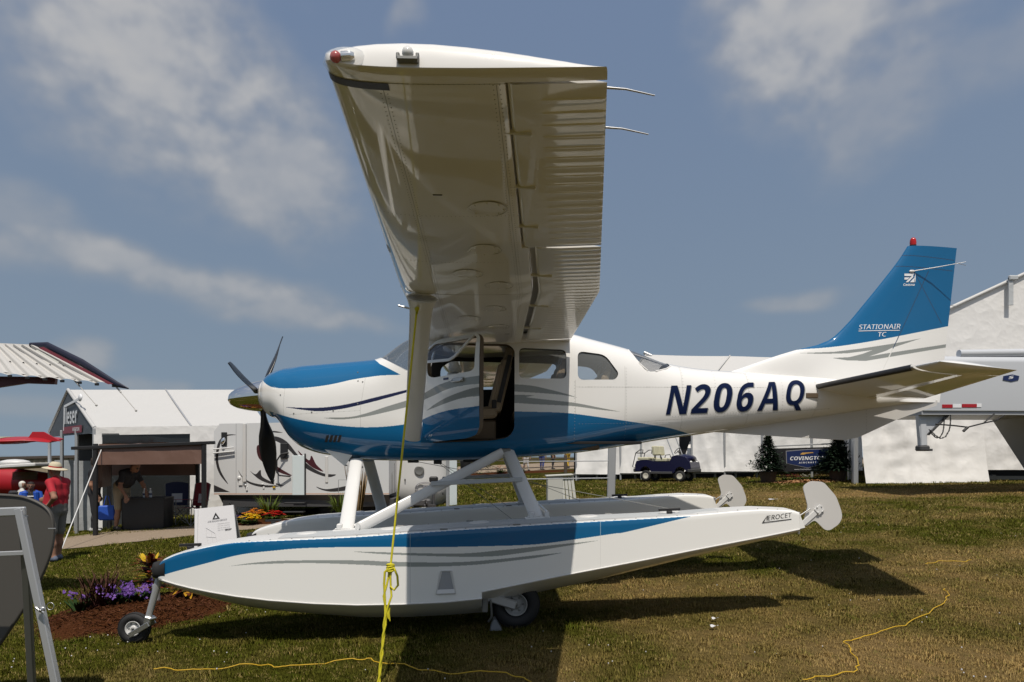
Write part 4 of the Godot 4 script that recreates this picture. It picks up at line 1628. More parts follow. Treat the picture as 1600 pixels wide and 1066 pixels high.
func float_hull(root: Node3D, s: float) -> void:
	var cz := 1.25 * s
	var P: Paint
	if s > 0:
		P = Paint.new(2048, 320, Rect2(-3.25, .2, 6.4, 1.0), Color(.83, .825, .80))
		var low := spline(v2([-3.25, .46, -3.112, .505, -2.961, .559, -2.604, .658, -2.271, .745, -1.953, .786, -1.637, .811, -1.186, .819, -.465, .816, -.029, .822, .409, .835, .786, .879, 1.15, .928, 1.271, .944, 1.875, 1.078]), 6)
		low.append_array(spline(v2([1.875, 1.080, 1.391, 1.056, .792, 1.029, -.378, .962, -1.273, .904, -2.119, .864, -2.422, .837, -2.739, .770, -2.907, .723, -3.063, .661, -3.25, .60]), 6))
		P.poly(low, BLUE)
		swoosh(P, [-2.379, .638, -2.11, .677, -1.794, .697, -1.186, .698, -.956, .687, -.609, .677, -.25, .679, .117, .706, .38, .732, .674, .758], [-2.379, .638, -2.11, .661, -1.637, .674, -1.186, .660, -.829, .641, -.465, .639, -.105, .655, .263, .694, .439, .715, .674, .758], Color(.30, .325, .315))
		swoosh(P, [-1.25, .779, -.956, .771, -.754, .763, -.25, .757, .117, .786, .409, .813, .792, .847, 1.012, .867], [-1.25, .779, -1.013, .757, -.725, .742, -.25, .726, .041, .730, .204, .747, .409, .774, .792, .832, 1.012, .867], Color(.30, .325, .315))
		P.line(Vector2(-.72, .30), Vector2(-.72, .95), .004, Color(.5, .5, .5))
		P.line(Vector2(1.02, .6), Vector2(1.02, 1.05), .003, Color(.66, .66, .65))
		M["float_livery"].albedo_texture = P.tex()
		float_paint = P
	P = float_paint
	var white := P.uv(2.2, .9)
	var mb := MB.new()
	var xa := [-3.16, -3.14, -3.11, -3.06, -3.0, -2.9, -2.75, -2.55, -2.3, -2.0, -1.6, -1.2, -.8, -.4, -.07]
	var xb := [-.07, .2, .5, .8, 1.1, 1.5, 1.9, 2.3, 2.57, 2.8, 2.888, 2.95]
	for part in [[xa, FC, FK], [xb, FA, FB]]:
		for o: float in [1.0, -1.0]:
			var side := []
			var bot := []
			for x: float in part[0]:
				var w := curve(FW, x)
				var d := curve(FD, x)
				var c := curve(part[1], x)
				var k := curve(part[2], x)
				var r := PackedVector3Array()
				r.append(V(x, d, cz + o * maxf(.01, w - .022)))
				r.append(V(x, d - .004, cz + o * maxf(.012, w - .010)))
				for i in 9:
					r.append(V(x, lerpf(d - .013, c, i / 8.0), cz + o * (w - .003 + .003 * i / 8.0)))
				side.append(r)
				r = PackedVector3Array()
				r.append(V(x, c, cz + o * w))
				r.append(V(x, c - .012, cz + o * (w - .006)))
				for i in 5:
					var t := i / 4.0
					r.append(V(x, lerpf(c - .018, k, t) - .012 * sin(PI * t), cz + o * w * .97 * (1.0 - t)))
				bot.append(r)
			var g := MB.new()
			g.grid(side)
			for i in g.v.size(): g.u[i] = P.uv(g.v[i].x, g.v[i].y) if o * s > 0.0 else white
			mb.add(g)
			g = MB.new()
			g.grid(bot)
			for i in g.v.size(): g.u[i] = white
			mb.add(g)
	# step face and transom
	var g := MB.new()
	var w0 := curve(FW, -.07)
	g.quad(V(-.07, .349, cz - w0), V(-.07, .409, cz - w0), V(-.07, .409, cz + w0), V(-.07, .349, cz + w0))
	g.quad(V(-.07, .349, cz - w0), V(-.07, .349, cz + w0), V(-.07, .26, cz), V(-.07, .135, cz))
	var w1 := curve(FW, 2.95)
	for o: float in [1.0, -1.0]:
		g.quad(V(2.95, curve(FD, 2.95), cz + o * (w1 - .01)), V(2.95, curve(FD, 2.95), cz), V(3.01, .90, cz), V(3.003, .962, cz + o * w1))
		g.tri(V(2.95, curve(FD, 2.95) - .01, cz + o * w1), V(3.003, .962, cz + o * w1), V(2.95, curve(FA, 2.95), cz + o * w1))
	for i in g.v.size(): g.u[i] = white
	mb.add(g)
	var h := obj("float_hull", mb, M["float_livery"], root)
	# deck
	mb = MB.new()
	var rows := []
	var xs := xa.duplicate()
	xs.append_array(xb.slice(1))
	for x: float in xs:
		var r := PackedVector3Array()
		var w := maxf(.01, curve(FW, x) - .022)
		for i in 7:
			var t := -1.0 + i / 3.0
			r.append(V(x, curve(FD, x) + .014 * (1.0 - t * t), cz + t * w))
		rows.append(r)
	mb.grid(rows)
	obj("deck", mb, M["float_white"], h)
	mb = MB.new()
	rows = []
	for i in 24:
		var x := lerpf(-1.95, 2.2, i / 23.0)
		var w := curve(FW, x) - .10
		var r := PackedVector3Array()
		for k in 7:
			var t := -1.0 + k / 3.0
			r.append(V(x, curve(FD, x) + .0175 * (1.0 - t * t * .55), cz + t * w))
		rows.append(r)
	mb.grid(rows)
	obj("walkway", mb, M["deck_grey"], h)
	for x: float in [-1.75, -.95, -.1, .95, 1.75]:
		mb = MB.new()
		mb.lathe([Vector2(.0, .012), Vector2(.085, .012), Vector2(.095, .006), Vector2(.1, 0)], V(x, curve(FD, x) + .015, cz), V(-.05, 1, 0), 20)
		obj("hatch_cover", mb, M["float_white"], h)
	mb = MB.new()
	for i in 26:
		var x := lerpf(-2.2, 2.75, i / 25.0)
		for o: float in [1.0, -1.0]:
			mb.ball(V(x, curve(FD, x) + .003, cz + o * (curve(FW, x) - .05)), V(.009, .004, .009), Basis.IDENTITY, 3, 6)
	obj("deck_screws", mb, M["dull_metal"], h).set_meta("kind", "stuff")
	for q in [[-.42, 1.0], [.25, 1.0], [-.9, -1.0], [1.2, -1.0], [-.2, -1.0]]:
		mb = MB.new()
		mb.box(V(q[0], curve(FD, q[0]) + .008, cz + q[1] * (curve(FW, q[0]) - .06)), V(.07, .012, .03), Basis.IDENTITY, .003)
		obj("deck_fitting", mb, M["dull_metal"], h)
	for x: float in [-2.85, 1.72]:
		mb = MB.new()
		var p := V(x, curve(FD, x) + .012, cz + (.12 if x > 0 else 0.0))
		mb.box(p + V(0, .012, 0), V(.05, .03, .04))
		mb.bar(p + V(-.105, .036, 0), p + V(.105, .044, 0), .026, .016, V(0, 0, 1))
		obj("cleat", mb, M["black"], h)
	# bow bumper
	mb = MB.new()
	rows = []
	for i in 9:
		var t := i / 8.0
		var x := lerpf(-3.03, -3.185, sin(t * PI / 2))
		var hw := curve(FW, maxf(x, -3.1)) * (1.0 - .7 * t * t) + .016
		var yt := curve(FD, maxf(x, -3.10)) + .012 - .02 * t * t
		var yb := lerpf(.475, .49, t)
		var r := PackedVector3Array()
		for k in 14:
			var an := TAU * k / 14
			r.append(V(x, (yt + yb) / 2 + (yt - yb) / 2 * sin(an), cz + hw * signf(cos(an)) * pow(absf(cos(an)), .6)))
		rows.append(r)
	mb.grid(rows, true, true)
	obj("bow_bumper", mb, M["rubber"], h)
	# chine strip
	for o: float in [1.0, -1.0]:
		mb = MB.new()
		var pa := []
		for x: float in xa.slice(3): pa.append(V(x, curve(FC, x) - .004, cz + o * (curve(FW, x) + .002)))
		mb.tube(pa, .007, 6)
		pa = []
		for x: float in xb: pa.append(V(x, curve(FA, x) - .004, cz + o * (curve(FW, x) + .002)))
		mb.tube(pa, .007, 6)
		obj("chine_strip", mb, M["rudder_white"], h)
	# step recess on the outer side
	if s > 0:
		mb = MB.new()
		var zz := cz + .38
		mb.quad(V(-.43, .595, zz + .002), V(-.36, .595, zz + .002), V(-.325, .426, zz + .002), V(-.47, .421, zz + .002))
		obj("boarding_step_recess", mb, M["trailer_grey"], h)
		mb = MB.new()
		for q in [[-.445, .60, -.345, .60], [-.345, .60, -.312, .395], [-.312, .395, -.484, .39], [-.484, .39, -.445, .60]]:
			mb.bar(V(q[0], q[1], zz + .004), V(q[2], q[3], zz + .004), .012, .008, V(0, 0, 1), .002)
		mb.quad(V(-.47, .43, zz + .006), V(-.32, .435, zz + .006), V(-.315, .40, zz + .02), V(-.48, .395, zz + .02))
		obj("recess_frame", mb, M["float_white"], h)
		mb = MB.new()
		var lz := cz + curve(FW, 2.72) + .006
		letters(mb, "EROCET", V(2.632, 1.036, lz + .003), V(.235, .026, -.022), V(.004, .044, 0), false)
		mb.tri(V(2.575, 1.012, lz + .008), V(2.590, 1.014, lz + .008), V(2.622, 1.078, lz + .006))
		mb.tri(V(2.622, 1.078, lz + .006), V(2.612, 1.030, lz + .006), V(2.628, 1.080, lz + .006))
		mb.quad(V(2.622, 1.035, lz + .004), V(2.628, 1.036, lz + .004), V(2.632, 1.080, lz + .004), V(2.624, 1.079, lz + .004))
		mb.quad(V(2.575, 1.010, lz + .009), V(2.868, 1.040, lz - .016), V(2.868, 1.047, lz - .016), V(2.578, 1.018, lz + .009))
		obj("float_lettering", mb, M["black"], h)
	# water rudder, hinged up
	mb = MB.new()
	var rp := rounded(v2([3.068, 1.348, 3.15, 1.400, 3.275, 1.390, 3.40, 1.25, 3.455, 1.10, 3.462, 1.04, 3.43, .975, 3.34, .915, 3.29, .918, 3.185, 1.02, 3.10, .955, 3.07, .975, 3.12, 1.15]), .035)
	mb.plate(rp, .012, Transform3D(Basis(V(1, 0, 0), V(0, 1, 0), V(0, 0, 1)), V(0, 0, cz)))
	var wr := obj("water_rudder", mb, M["rudder_white"], root)
	mb = MB.new()
	mb.bar(V(3.02, .94, cz + .012), V(3.25, 1.14, cz + .012), .05, .012, V(0, 0, 1), .003)
	mb.box(V(3.225, 1.118, cz + .02), V(.075, .075, .012), Basis(Vector3(0, 0, 1), .7), .003)
	obj("rudder_bracket", mb, M["strut_white"], wr)
	mb = MB.new()
	mb.box(V(3.0, 1.08, cz), V(.05, .035, .10))
	mb.tube([V(3.03, 1.09, cz), V(3.03, .88, cz)], .013, 8)
	mb.tube([V(3.01, 1.05, cz + .03), V(3.13, 1.13, cz + .03)], .007, 6)
	for q in [[3.20, 1.14], [3.245, 1.15], [3.25, 1.10], [3.21, 1.09]]: mb.ball(V(q[0], q[1], cz + .028), Vector3.ONE * .008, Basis.IDENTITY, 4, 6)
	obj("rudder_hinge", mb, M["steel"], wr)
	# nose gear
	mb = MB.new()
	mb.tube([V(-3.13, .52, cz), V(-3.255, .06, cz)], [.034, .030], 14, true, .8)
	var ng := obj("nose_gear_leg", mb, M["galvanised"], root)
	mb = MB.new()
	mb.box(V(-3.235, .08, cz), V(.07, .09, .09), Basis(Vector3(0, 0, 1), -.25), .01)
	mb.tube([V(-3.21, .10, cz + .04), V(-3.15, .115, cz + .04)], .012, 8)
	obj("gear_pivot", mb, M["steel"], ng)
	for o: float in [1.0, -1.0]:
		mb = MB.new()
		mb.bar(V(-3.21, .06, cz + o * .065), V(-3.39, -.045, cz + o * .065), .045, .014, V(0, 0, 1), .004)
		obj("wheel_fork", mb, M["steel"], ng)
	wheel(root, "nose_wheel", V(-3.372, gy(-3.372, cz) + .142, cz), .145, .085, .07)
	# main gear, tucked behind the step
	mb = MB.new()
	mb.bar(V(-.05, .33, cz + .17), V(.25, .235, cz + .17), .085, .05, V(0, 0, 1), .012)
	var mg := obj("main_gear_leg", mb, M["galvanised"], root)
	mb = MB.new()
	mb.box(V(-.045, .28, cz + .1), V(.06, .20, .26), Basis.IDENTITY, .01)
	mb.tube([V(.01, .30, cz + .2), V(.02, .14, cz + .2), V(-.01, .08, cz + .15)], .011, 6)
	obj("gear_pivot", mb, M["dull_metal"], mg)
	wheel(root, "main_wheel", V(.25, gy(.25, cz) + .222, cz + .06), .228, .16, .105)

var float_paint: Paint

func wheel(root: Node3D, called: String, at: Vector3, r: float, w: float, rim_r: float) -> void:
	var mb := MB.new()
	var pr := []
	for k in 15:
		var an := lerpf(-PI * .42, PI * 1.42, k / 14.0)
		var hw := w * .5
		pr.append(Vector2(lerpf(rim_r, r, .5) + sin(an) * (r - rim_r) * .52, -cos(an) * hw * (1.0 if absf(cos(an)) < .95 else .97)))
	mb.lathe(pr, at, V(0, 0, 1), 36)
	for o: float in [-.25, -.08, .08, .25]:
		var gpth := []
		for k in 37: gpth.append(at + V(cos(TAU * k / 36), sin(TAU * k / 36), 0) * (r * .995) + V(0, 0, o * w))
		mb.tube(gpth, .004, 4, false)
	var t := obj(called, mb, M["rubber"], root)
	mb = MB.new()
	mb.lathe([Vector2(rim_r * 1.02, w * .36), Vector2(rim_r * 1.04, w * .42), Vector2(rim_r * .93, w * .42), Vector2(rim_r * .86, w * .2), Vector2(rim_r * .45, w * .14), Vector2(rim_r * .40, w * .30), Vector2(rim_r * .3, w * .34), Vector2(0, w * .34)], at, V(0, 0, 1), 28)
	mb.lathe([Vector2(rim_r * 1.04, -w * .42), Vector2(rim_r * .86, -w * .2), Vector2(0, -w * .2)], at, V(0, 0, 1), 28)
	obj("rim", mb, M["hub_grey"] if called == "main_wheel" else M["float_white"], t)
	mb = MB.new()
	for k in 6:
		mb.ball(at + V(cos(TAU * k / 6), sin(TAU * k / 6), 0) * rim_r * .64 + V(0, 0, w * .18), Vector3.ONE * rim_r * .12, Basis.IDENTITY, 4, 7)
	mb.lathe([Vector2(rim_r * .18, w * .34), Vector2(rim_r * .18, w * .42), Vector2(0, w * .42)], at, V(0, 0, 1), 12)
	obj("hub", mb, M["dull_metal"], t)

func float_struts(root: Node3D, s: float) -> void:
	var f := V(1, 1, s)
	var foot := func(x: float) -> Vector3: return V(x, curve(FD, x) + .012, 1.14)
	for q in [["front", -1.40, V(-1.45, 1.60, .36), .075], ["rear", .47, V(.20, 1.70, .47), .070]]:
		var mb := MB.new()
		var a: Vector3 = foot.call(q[1])
		mb.tube([a * f, (q[2] as Vector3) * f], [q[3], q[3] * .92], 18, true, .42, V(1, 0, 0))
		var st := obj("float_strut", mb, M["strut_white"], root)
		mb = MB.new()
		mb.box((a + V(0, .008, 0)) * f, V(.24, .022, .12), Basis(Vector3(0, 0, 1), .06), .006)
		mb.box((a + V(-.06, .04, 0)) * f, V(.05, .06, .09), Basis.IDENTITY, .01)
		for k in 4: mb.ball((a + V(-.09 + .06 * k, .022, .04)) * f, V(.011, .008, .011), Basis.IDENTITY, 4, 6)
		obj("strut_foot", mb, M["strut_white"], st)
	var mb := MB.new()
	var a: Vector3 = foot.call(-1.30) + V(0, .01, 0)
	var b := V(.14, 1.685, .49)
	mb.tube([a * f, b * f], [.055, .052], 16, true, .45, V(0, 1, 0))
	obj("diagonal_strut", mb, M["strut_white"], root)
	mb = MB.new()
	mb.box(V(.17, 1.70, .47 * s), V(.12, .06, .08), Basis.IDENTITY, .012)
	obj("strut_fitting", mb, M["dull_metal"], root)
	mb = MB.new()
	mb.bar(V(-.60, 1.362, .86) * f, V(.34, 1.405, .82) * f, .045, .03, V(0, 0, 1), .006)
	obj("step_bar", mb, M["deck_grey"], root)
	if s > 0:
		for x: float in [-1.28, .56]:
			mb = MB.new()
			mb.tube([V(x, curve(FD, x) + .05, -1.2), V(x, curve(FD, x) + .05, 1.2)], .038, 14, true, .6)
			obj("spreader_bar", mb, M["strut_white"], root)
		for q in [[V(-.62, 1.60, .1), V(.25, .99, 1.0)], [V(-.62, 1.60, -.1), V(.25, .99, -1.0)], [V(-.9, 1.60, .2), V(1.9, 1.10, 1.15)], [V(-.2, 1.62, -.2), V(1.2, 1.06, -1.1)]]:
			mb = MB.new()
			mb.tube(q, .003, 4)
			obj("control_cable", mb, M["dull_metal"], root)
		mb = MB.new()
		mb.box(V(-.86, 1.585, .12), V(.12, .03, .05))
		mb.box(V(-.58, 1.58, .18), V(.09, .05, .04))
		mb.box(V(-.2, 1.59, .1), V(.2, .025, .06))
		obj("belly_fittings", mb, M["black"], root)

# ---- the field around the aircraft -------------------------------------------------------------------
# a hanging cloth: corner o, width u, height v; slack gives folds
func cloth(mb: MB, o: Vector3, u: Vector3, v: Vector3, slack: float, sd: float, nu := 18, nv := 12, flare := 0.0) -> void:
	var n := u.cross(v).normalized()
	var rows := []
	for i in nv + 1:
		var r := PackedVector3Array()
		for k in nu + 1:
			var a := float(k) / nu
			var b := float(i) / nv
			var w := nz.get_noise_3d((a * u.length() + b * 0.5) * 3.6 + sd, b * v.length() * 0.5, sd * 3.1) * slack * 0.9 + nz.get_noise_3d(a * u.length() * 1.2 - sd, (b * v.length() - a * 0.8) * 4.0, sd) * slack * 0.30 + sin(a * u.length() * 7.0 + sd + 2.0 * b) * slack * 0.15
			w *= minf(1.0, 5.0 * minf(a, 1.0 - a) + 0.15)
			r.append(o + u * a + v * b + n * (w + flare * pow(1.0 - b, 3.0)))
		rows.append(r)
	mb.grid(rows)

func pole(called: String, a: Vector3, b: Vector3, w: float, m: Material, parent: Node3D, d := -1.0) -> MeshInstance3D:
	var mb := MB.new()
	mb.bar(a, b, w, w if d < 0 else d, V(0, 0, 1), w * 0.12)
	return obj(called, mb, m, parent)

func flat_poly(pts: Array, z: float, thick := 0.004) -> MB:
	var mb := MB.new()
	mb.plate(PackedVector2Array(pts), thick, Transform3D(Basis.IDENTITY, V(0, 0, z)))
	return mb

func backdrop_structures() -> void:
	var mb: MB
	# --- grey-gabled marquee on the left
	var t := thing("marquee", "white marquee with dark grey gable banner and red strip beside the parked trailer", "tent", gp(-9.5, -12.5))
	var ea := V(-11.0, 2.45, -11.55)
	var eb := V(-6.2, 2.52, -11.4)
	var ra := V(-13.87, 3.86, -15.1)
	var rb := V(-8.0, 3.83, -14.6)
	var ca := V(-16.3, 2.6, -18.0)
	var cb := V(-8.6, 2.5, -18.5)
	mb = MB.new()
	for seg in [[0.0, .56], [.56, 1.0]]:
		var rows := []
		for i in 9:
			var r := PackedVector3Array()
			for k in 9:
				var a: float = lerpf(seg[0], seg[1], k / 8.0)
				var b := i / 8.0
				var sag := -0.05 * sin(PI * b) * (0.5 + 0.5 * sin(PI * k / 8.0))
				r.append(ea.lerp(eb, a).lerp(ra.lerp(rb, a), b) + V(0, sag, 0))
			rows.append(r)
		mb.grid(rows)
	mb.quad(ra, rb, cb, ca)
	var roof := obj("roof", mb, M["vinyl_white_dimmed"], t)
	mb = MB.new()
	mb.tube([ea.lerp(eb, .56) + V(0, .015, 0), ra.lerp(rb, .56) + V(0, .015, 0)], .022, 6)
	obj("roof_seam", mb, M["trailer_grey"], roof)
	mb = MB.new()
	mb.tube([ea, ra, ca], .055, 8)
	obj("gable_edge", mb, M["vinyl_white_dimmed"], roof)
	mb = MB.new()
	mb.quad(ea + V(0, -.14, 0), ca + V(0, -.22, 0), ca, ea)
	mb.tri(ea, ca, ra)
	var ban := obj("gable_banner", mb, M["vinyl_grey"], t)
	# lettering on the gable: w runs along the gable from the far corner to the near one
	var gu := (ea - ca).normalized()
	var gn := gu.cross(Vector3.UP).normalized()
	if gn.dot(camera_at - ea) < 0: gn = -gn
	var go := ca.lerp(ea, .40) + gn * .03
	mb = MB.new()
	letters(mb, "lleser", go + V(0, .18, 0) + gu * .15, gu * 2.3, V(0, .55, 0), true)
	mb.bar(go + V(0, -.02, 0), go + V(0, .78, 0) + gu * .1, .10, .012, gn)
	mb.bar(go + V(0, .78, 0) + gu * .1, go + V(0, .92, 0) + gu * 2.9, .08, .012, gn)
	mb.ball(go + V(0, .94, 0) + gu * 3.0, V(.24, .12, .05), Basis(gu, Vector3.UP, gn), 6, 10)
	obj("banner_lettering", mb, M["print_white"], ban)
	mb = MB.new()
	var so := ca.lerp(ea, .38) + gn * .03
	mb.quad(so + V(0, -.12, 0), so + V(0, -.10, 0) + gu * 3.4, so + V(0, .12, 0) + gu * 3.4, so + V(0, .10, 0))
	obj("banner_red_strip", mb, M["print_red"], ban)
	mb = MB.new()
	letters(mb, "AVIATION", so + gn * .012 + V(0, -.05, 0) + gu * 1.9, gu * 1.2, V(0, .11, 0), true)
	obj("strip_lettering", mb, M["print_white"], ban)
	# front valance, walls, legs
	mb = MB.new()
	cloth(mb, ea + V(0, -.20, .03), eb - ea, V(0, .22, 0), .004, 3.0, 24, 3)
	obj("valance", mb, M["vinyl_wall_lifted"], t)
	mb = MB.new()
	cloth(mb, V(-8.33, gy(-8.3, -11.4), -11.42), V(2.1, 0, 0), V(0, 2.35, 0), .05, 8.0)
	obj("side_wall", mb, M["vinyl_wall_lifted"], t)
	mb = MB.new()
	cloth(mb, V(-11.0, gy(-11, -11.5) , -11.5), V(.24, 0, 0), V(0, 2.75, 0), .03, 12.0, 6, 12)
	obj("corner_curtain", mb, M["vinyl_wall_lifted"], t)
	mb = MB.new()
	cloth(mb, V(-10.78, -.45, -11.5), V(2.42, 0, 0), V(0, 2.75, 0), .02, 15.0)
	obj("window_wall", mb, M["vinyl_window"], t)
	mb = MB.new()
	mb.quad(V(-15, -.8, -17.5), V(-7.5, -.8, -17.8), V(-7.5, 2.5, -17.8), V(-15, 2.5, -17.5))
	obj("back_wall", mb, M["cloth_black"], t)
	mb = MB.new()
	mb.quad(V(-11.0, -.5, -12), V(-7.5, -.2, -12), V(-7.5, -.2, -17.5), V(-14, -.7, -17.5))
	obj("tent_floor", mb, M["carpet"], t)
	for k in 4:
		var a := k / 3.0
		var p := ea.lerp(ca, a)
		pole("tent_leg", V(p.x, gy(p.x, p.z) - .05, p.z), p, .09, M["galvanised"], t)
		if k < 3:
			mb = MB.new()
			cloth(mb, V(p.x - .1 - .5 * a, gy(p.x, p.z) + .1, p.z - .3), V(.55, 0, -.5), V(0, 2.2, 0), .09, 4.0 + k * 7, 8, 10)
			obj("gathered_curtain", mb, M["vinyl_clear"], t)
	mb = MB.new()
	mb.tube([V(-8.45, 1.80, -7.3), gp(-8.05, -5.25)], .011, 5)
	tag1(obj("guy_rope", mb, M["strut_white"]), "white guy rope slanting from the shade frame post down to the lawn edge", "rope")
	# --- shade frame with brown canopy in front of it
	t = thing("shade_frame", "black shade frame with brown fabric canopy over the display table", "canopy", gp(-7.4, -8.0))
	for p in [V(-8.597, 0, -7.34), V(-6.23, 0, -7.26), V(-9.15, 0, -8.9), V(-7.35, 0, -9.6)]:
		pole("post", gp(p.x, p.z, -.03), V(p.x, 1.93, p.z), .085, M["black"], t)
	pole("beam", V(-9.1, 1.83, -7.35), V(-6.0, 1.955, -7.255), .07, M["black"], t, .11)
	pole("beam", V(-8.6, 1.86, -7.3), V(-9.15, 1.9, -9.0), .06, M["black"], t, .09)
	pole("beam", V(-6.23, 1.95, -7.2), V(-7.35, 1.95, -9.7), .06, M["black"], t, .09)
	mb = MB.new()
	cloth(mb, V(-8.52, 1.47, -7.28), V(2.28, .02, .05), V(0, .45, -.06), .014, 31.0, 26, 5)
	obj("canopy_front", mb, M["cloth_brown"], t)
	mb = MB.new()
	cloth(mb, V(-8.55, 1.92, -7.34), V(2.3, .05, .06), V(-1.05, .02, -2.2), .03, 36.0, 18, 10)
	obj("canopy_top", mb, M["cloth_brown"], t)
	mb = MB.new()
	cloth(mb, V(-9.75, 1.18, -9.4), V(2.4, 0, -.2), V(0, .75, 0), .03, 39.0, 18, 5)
	obj("canopy_back", mb, M["cloth_brown"], t)
	mb = MB.new()
	cloth(mb, V(-8.60, .95, -7.4), V(-.45, 0, -1.4), V(0, .95, 0), .05, 44.0, 10, 6)
	obj("side_curtain", mb, M["cloth_brown"], t)
	# --- long hangar, far left
	t = thing("hangar", "long beige ribbed hangar with dark roof edge beyond the red aircraft", "building", gp(-42, -52))
	mb = MB.new()
	var hz := func(x: float) -> float: return -52.0 + (x + 42.0) * .35
	for k in 60:
		var x := -62.0 + k * .62
		mb.box(V(x, -.6, hz.call(x) + .05), V(.5, 4.4, .1), Basis.IDENTITY, .03)
	mb.quad(V(-62.5, -3, hz.call(-62.5)), V(-25, -3, hz.call(-25)), V(-25, 1.6, hz.call(-25)), V(-62.5, 1.6, hz.call(-62.5)))
	var o := obj("ribbed_wall", mb, M["hangar_beige"], t)
	o.set_meta("kind", "stuff")
	mb = MB.new()
	mb.quad(V(-63, 1.30, hz.call(-63) + .3), V(-24.5, 1.95, hz.call(-24.5) + .3), V(-24.5, 2.05, hz.call(-24.5) - 9), V(-63, 1.5, hz.call(-63) - 9))
	mb.quad(V(-63, 1.12, hz.call(-63) + .3), V(-24.5, 1.75, hz.call(-24.5) + .3), V(-24.5, 1.97, hz.call(-24.5) + .3), V(-63, 1.32, hz.call(-63) + .3))
	obj("roof", mb, M["wood_dark"], t)
	# --- the long tent line behind the cart
	t = thing("exhibition_tent", "long white exhibition tent with creased side walls behind the blue golf cart", "tent", gp(11, -22))
	mb = MB.new()
	var rows := []
	for i in 7:
		var r := PackedVector3Array()
		for k in 25:
			var a := k / 24.0
			var b := i / 6.0
			r.append(V(3.4, 2.75, -20.4).lerp(V(19, 2.75, -17.5), a).lerp(V(7.9, 6.80, -26.2).lerp(V(24, 6.25, -24), a), b) + V(0, -.10 * sin(PI * b) - .03 * absf(sin(a * 12.0)), 0))
		rows.append(r)
	mb.grid(rows)
	mb.tri(V(3.4, 2.75, -20.4), V(7.9, 6.80, -26.2), V(5.5, 2.75, -32))
	roof = obj("roof", mb, M["vinyl_white_dimmed"], t)
	for k in 5:
		var a := k / 4.0
		mb = MB.new()
		mb.tube([V(3.4, 2.77, -20.4).lerp(V(19, 2.77, -17.5), a), V(7.9, 6.83, -26.2).lerp(V(24, 6.28, -24), a)], .03, 6)
		obj("roof_seam", mb, M["vinyl_white_dimmed"], roof)
	mb = MB.new()
	mb.tube([V(7.75, 6.9, -26.2), V(8.1, 6.72, -26.1)], .09, 8)
	obj("ridge_cap", mb, M["galvanised"], roof)
	var wx := [3.6, 5.35, 6.15, 7.6, 8.05, 9.25, 10.6, 12.3, 14.0]
	for k in 8:
		if k == 3: continue
		var x0: float = wx[k]
		var x1: float = wx[k + 1]
		var z0 := -20.5 + (x0 - 3.6) * .30
		var z1 := -20.5 + (x1 - 3.6) * .30
		mb = MB.new()
		cloth(mb, V(x0, gy(x0, z0) + .28, z0), V(x1 - x0, 0, z1 - z0), V(0, 2.1, 0), .11, 50.0 + 9 * k, 18, 12, .12)
		obj("side_wall", mb, M["vinyl_wall_lifted"], t)
		pole("wall_post", V(x0, gy(x0, z0), z0 + .06), V(x0, 2.8, z0 + .06), .07, M["galvanised"], t)
	mb = MB.new()
	cloth(mb, V(7.62, 1.05, -19.2), V(.45, 0, .35), V(.75, 1.6, -.9), .08, 77.0, 8, 10)
	obj("tied_back_flap", mb, M["vinyl_wall_lifted"], t)
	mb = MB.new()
	mb.quad(V(3.6, gy(4, -20), -21.2), V(10.6, gy(10, -19), -19.2), V(10.6, 2.6, -19.2), V(3.6, 2.6, -21.2))  # black sheet stands in for the shade inside the tent
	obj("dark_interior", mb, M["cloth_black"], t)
	mb = MB.new()
	for k in 10:
		var x := 3.7 + .75 * k
		mb.box(V(x, gy(x, -19.5) + .12, -20.6 + (x - 3.6) * .30), V(.08, .35, .08))
	mb.bar(V(3.5, gy(4, -20) + .27, -20.5), V(10.6, gy(10, -18.5) + .27, -18.4), .06, .1)
	obj("floor_frame", mb, M["dull_metal"], t)
	# --- big gable-fronted tent on the right
	t = thing("gable_tent", "large white gable fronted tent on the right behind the gooseneck trailer", "tent", gp(18, -14.5))
	var apx := V(23.5, 10.35, -14.3)
	mb = MB.new()
	rows = []
	for i in 2:
		var r := PackedVector3Array()
		for k in 13:
			var a := k / 12.0
			r.append((V(11.9, 5.05, -14.28).lerp(apx, a)) if i == 1 else V(lerpf(11.9, apx.x, a), 4.45, -14.28 + .02 * sin(a * 40.0)))
		rows.append(r)
	mb.grid(rows)
	mb.quad(V(23.5, 4.45, -14.28), V(35, 4.45, -14.28), V(35, 5.05, -14.28), apx)
	obj("gable", mb, M["vinyl_wall_lifted"], t)
	mb = MB.new()
	mb.tube([V(11.7, 4.97, -14.2), apx], .06, 8)
	obj("gable_edge", mb, M["vinyl_white_dimmed"], t)
	mb = MB.new()
	mb.quad(V(11.7, 4.97, -14.3), apx + V(0, 0, -.02), apx + V(11, 0, -14), V(22.7, 4.97, -28.3))
	mb.quad(apx + V(0, 0, -.02), V(35, 4.97, -14.3), V(46, 4.97, -28.3), apx + V(11, 0, -14))
	obj("roof", mb, M["vinyl_white_dimmed"], t)
	mb = MB.new()
	mb.bar(V(11.8, 4.40, -14.1), V(34, 5.0, -13.6), .22, .14, V(0, 0, 1))
	obj("gable_beam", mb, M["vinyl_white_dimmed"], t)
	mb = MB.new()
	mb.box(V(17.25, 7.55, -14.1), V(.30, .16, .12), Basis.IDENTITY, .03)
	mb.box(V(17.18, 7.1, -14.12), V(.16, .9, .05))
	obj("gable_bracket", mb, M["vinyl_clear"], t)
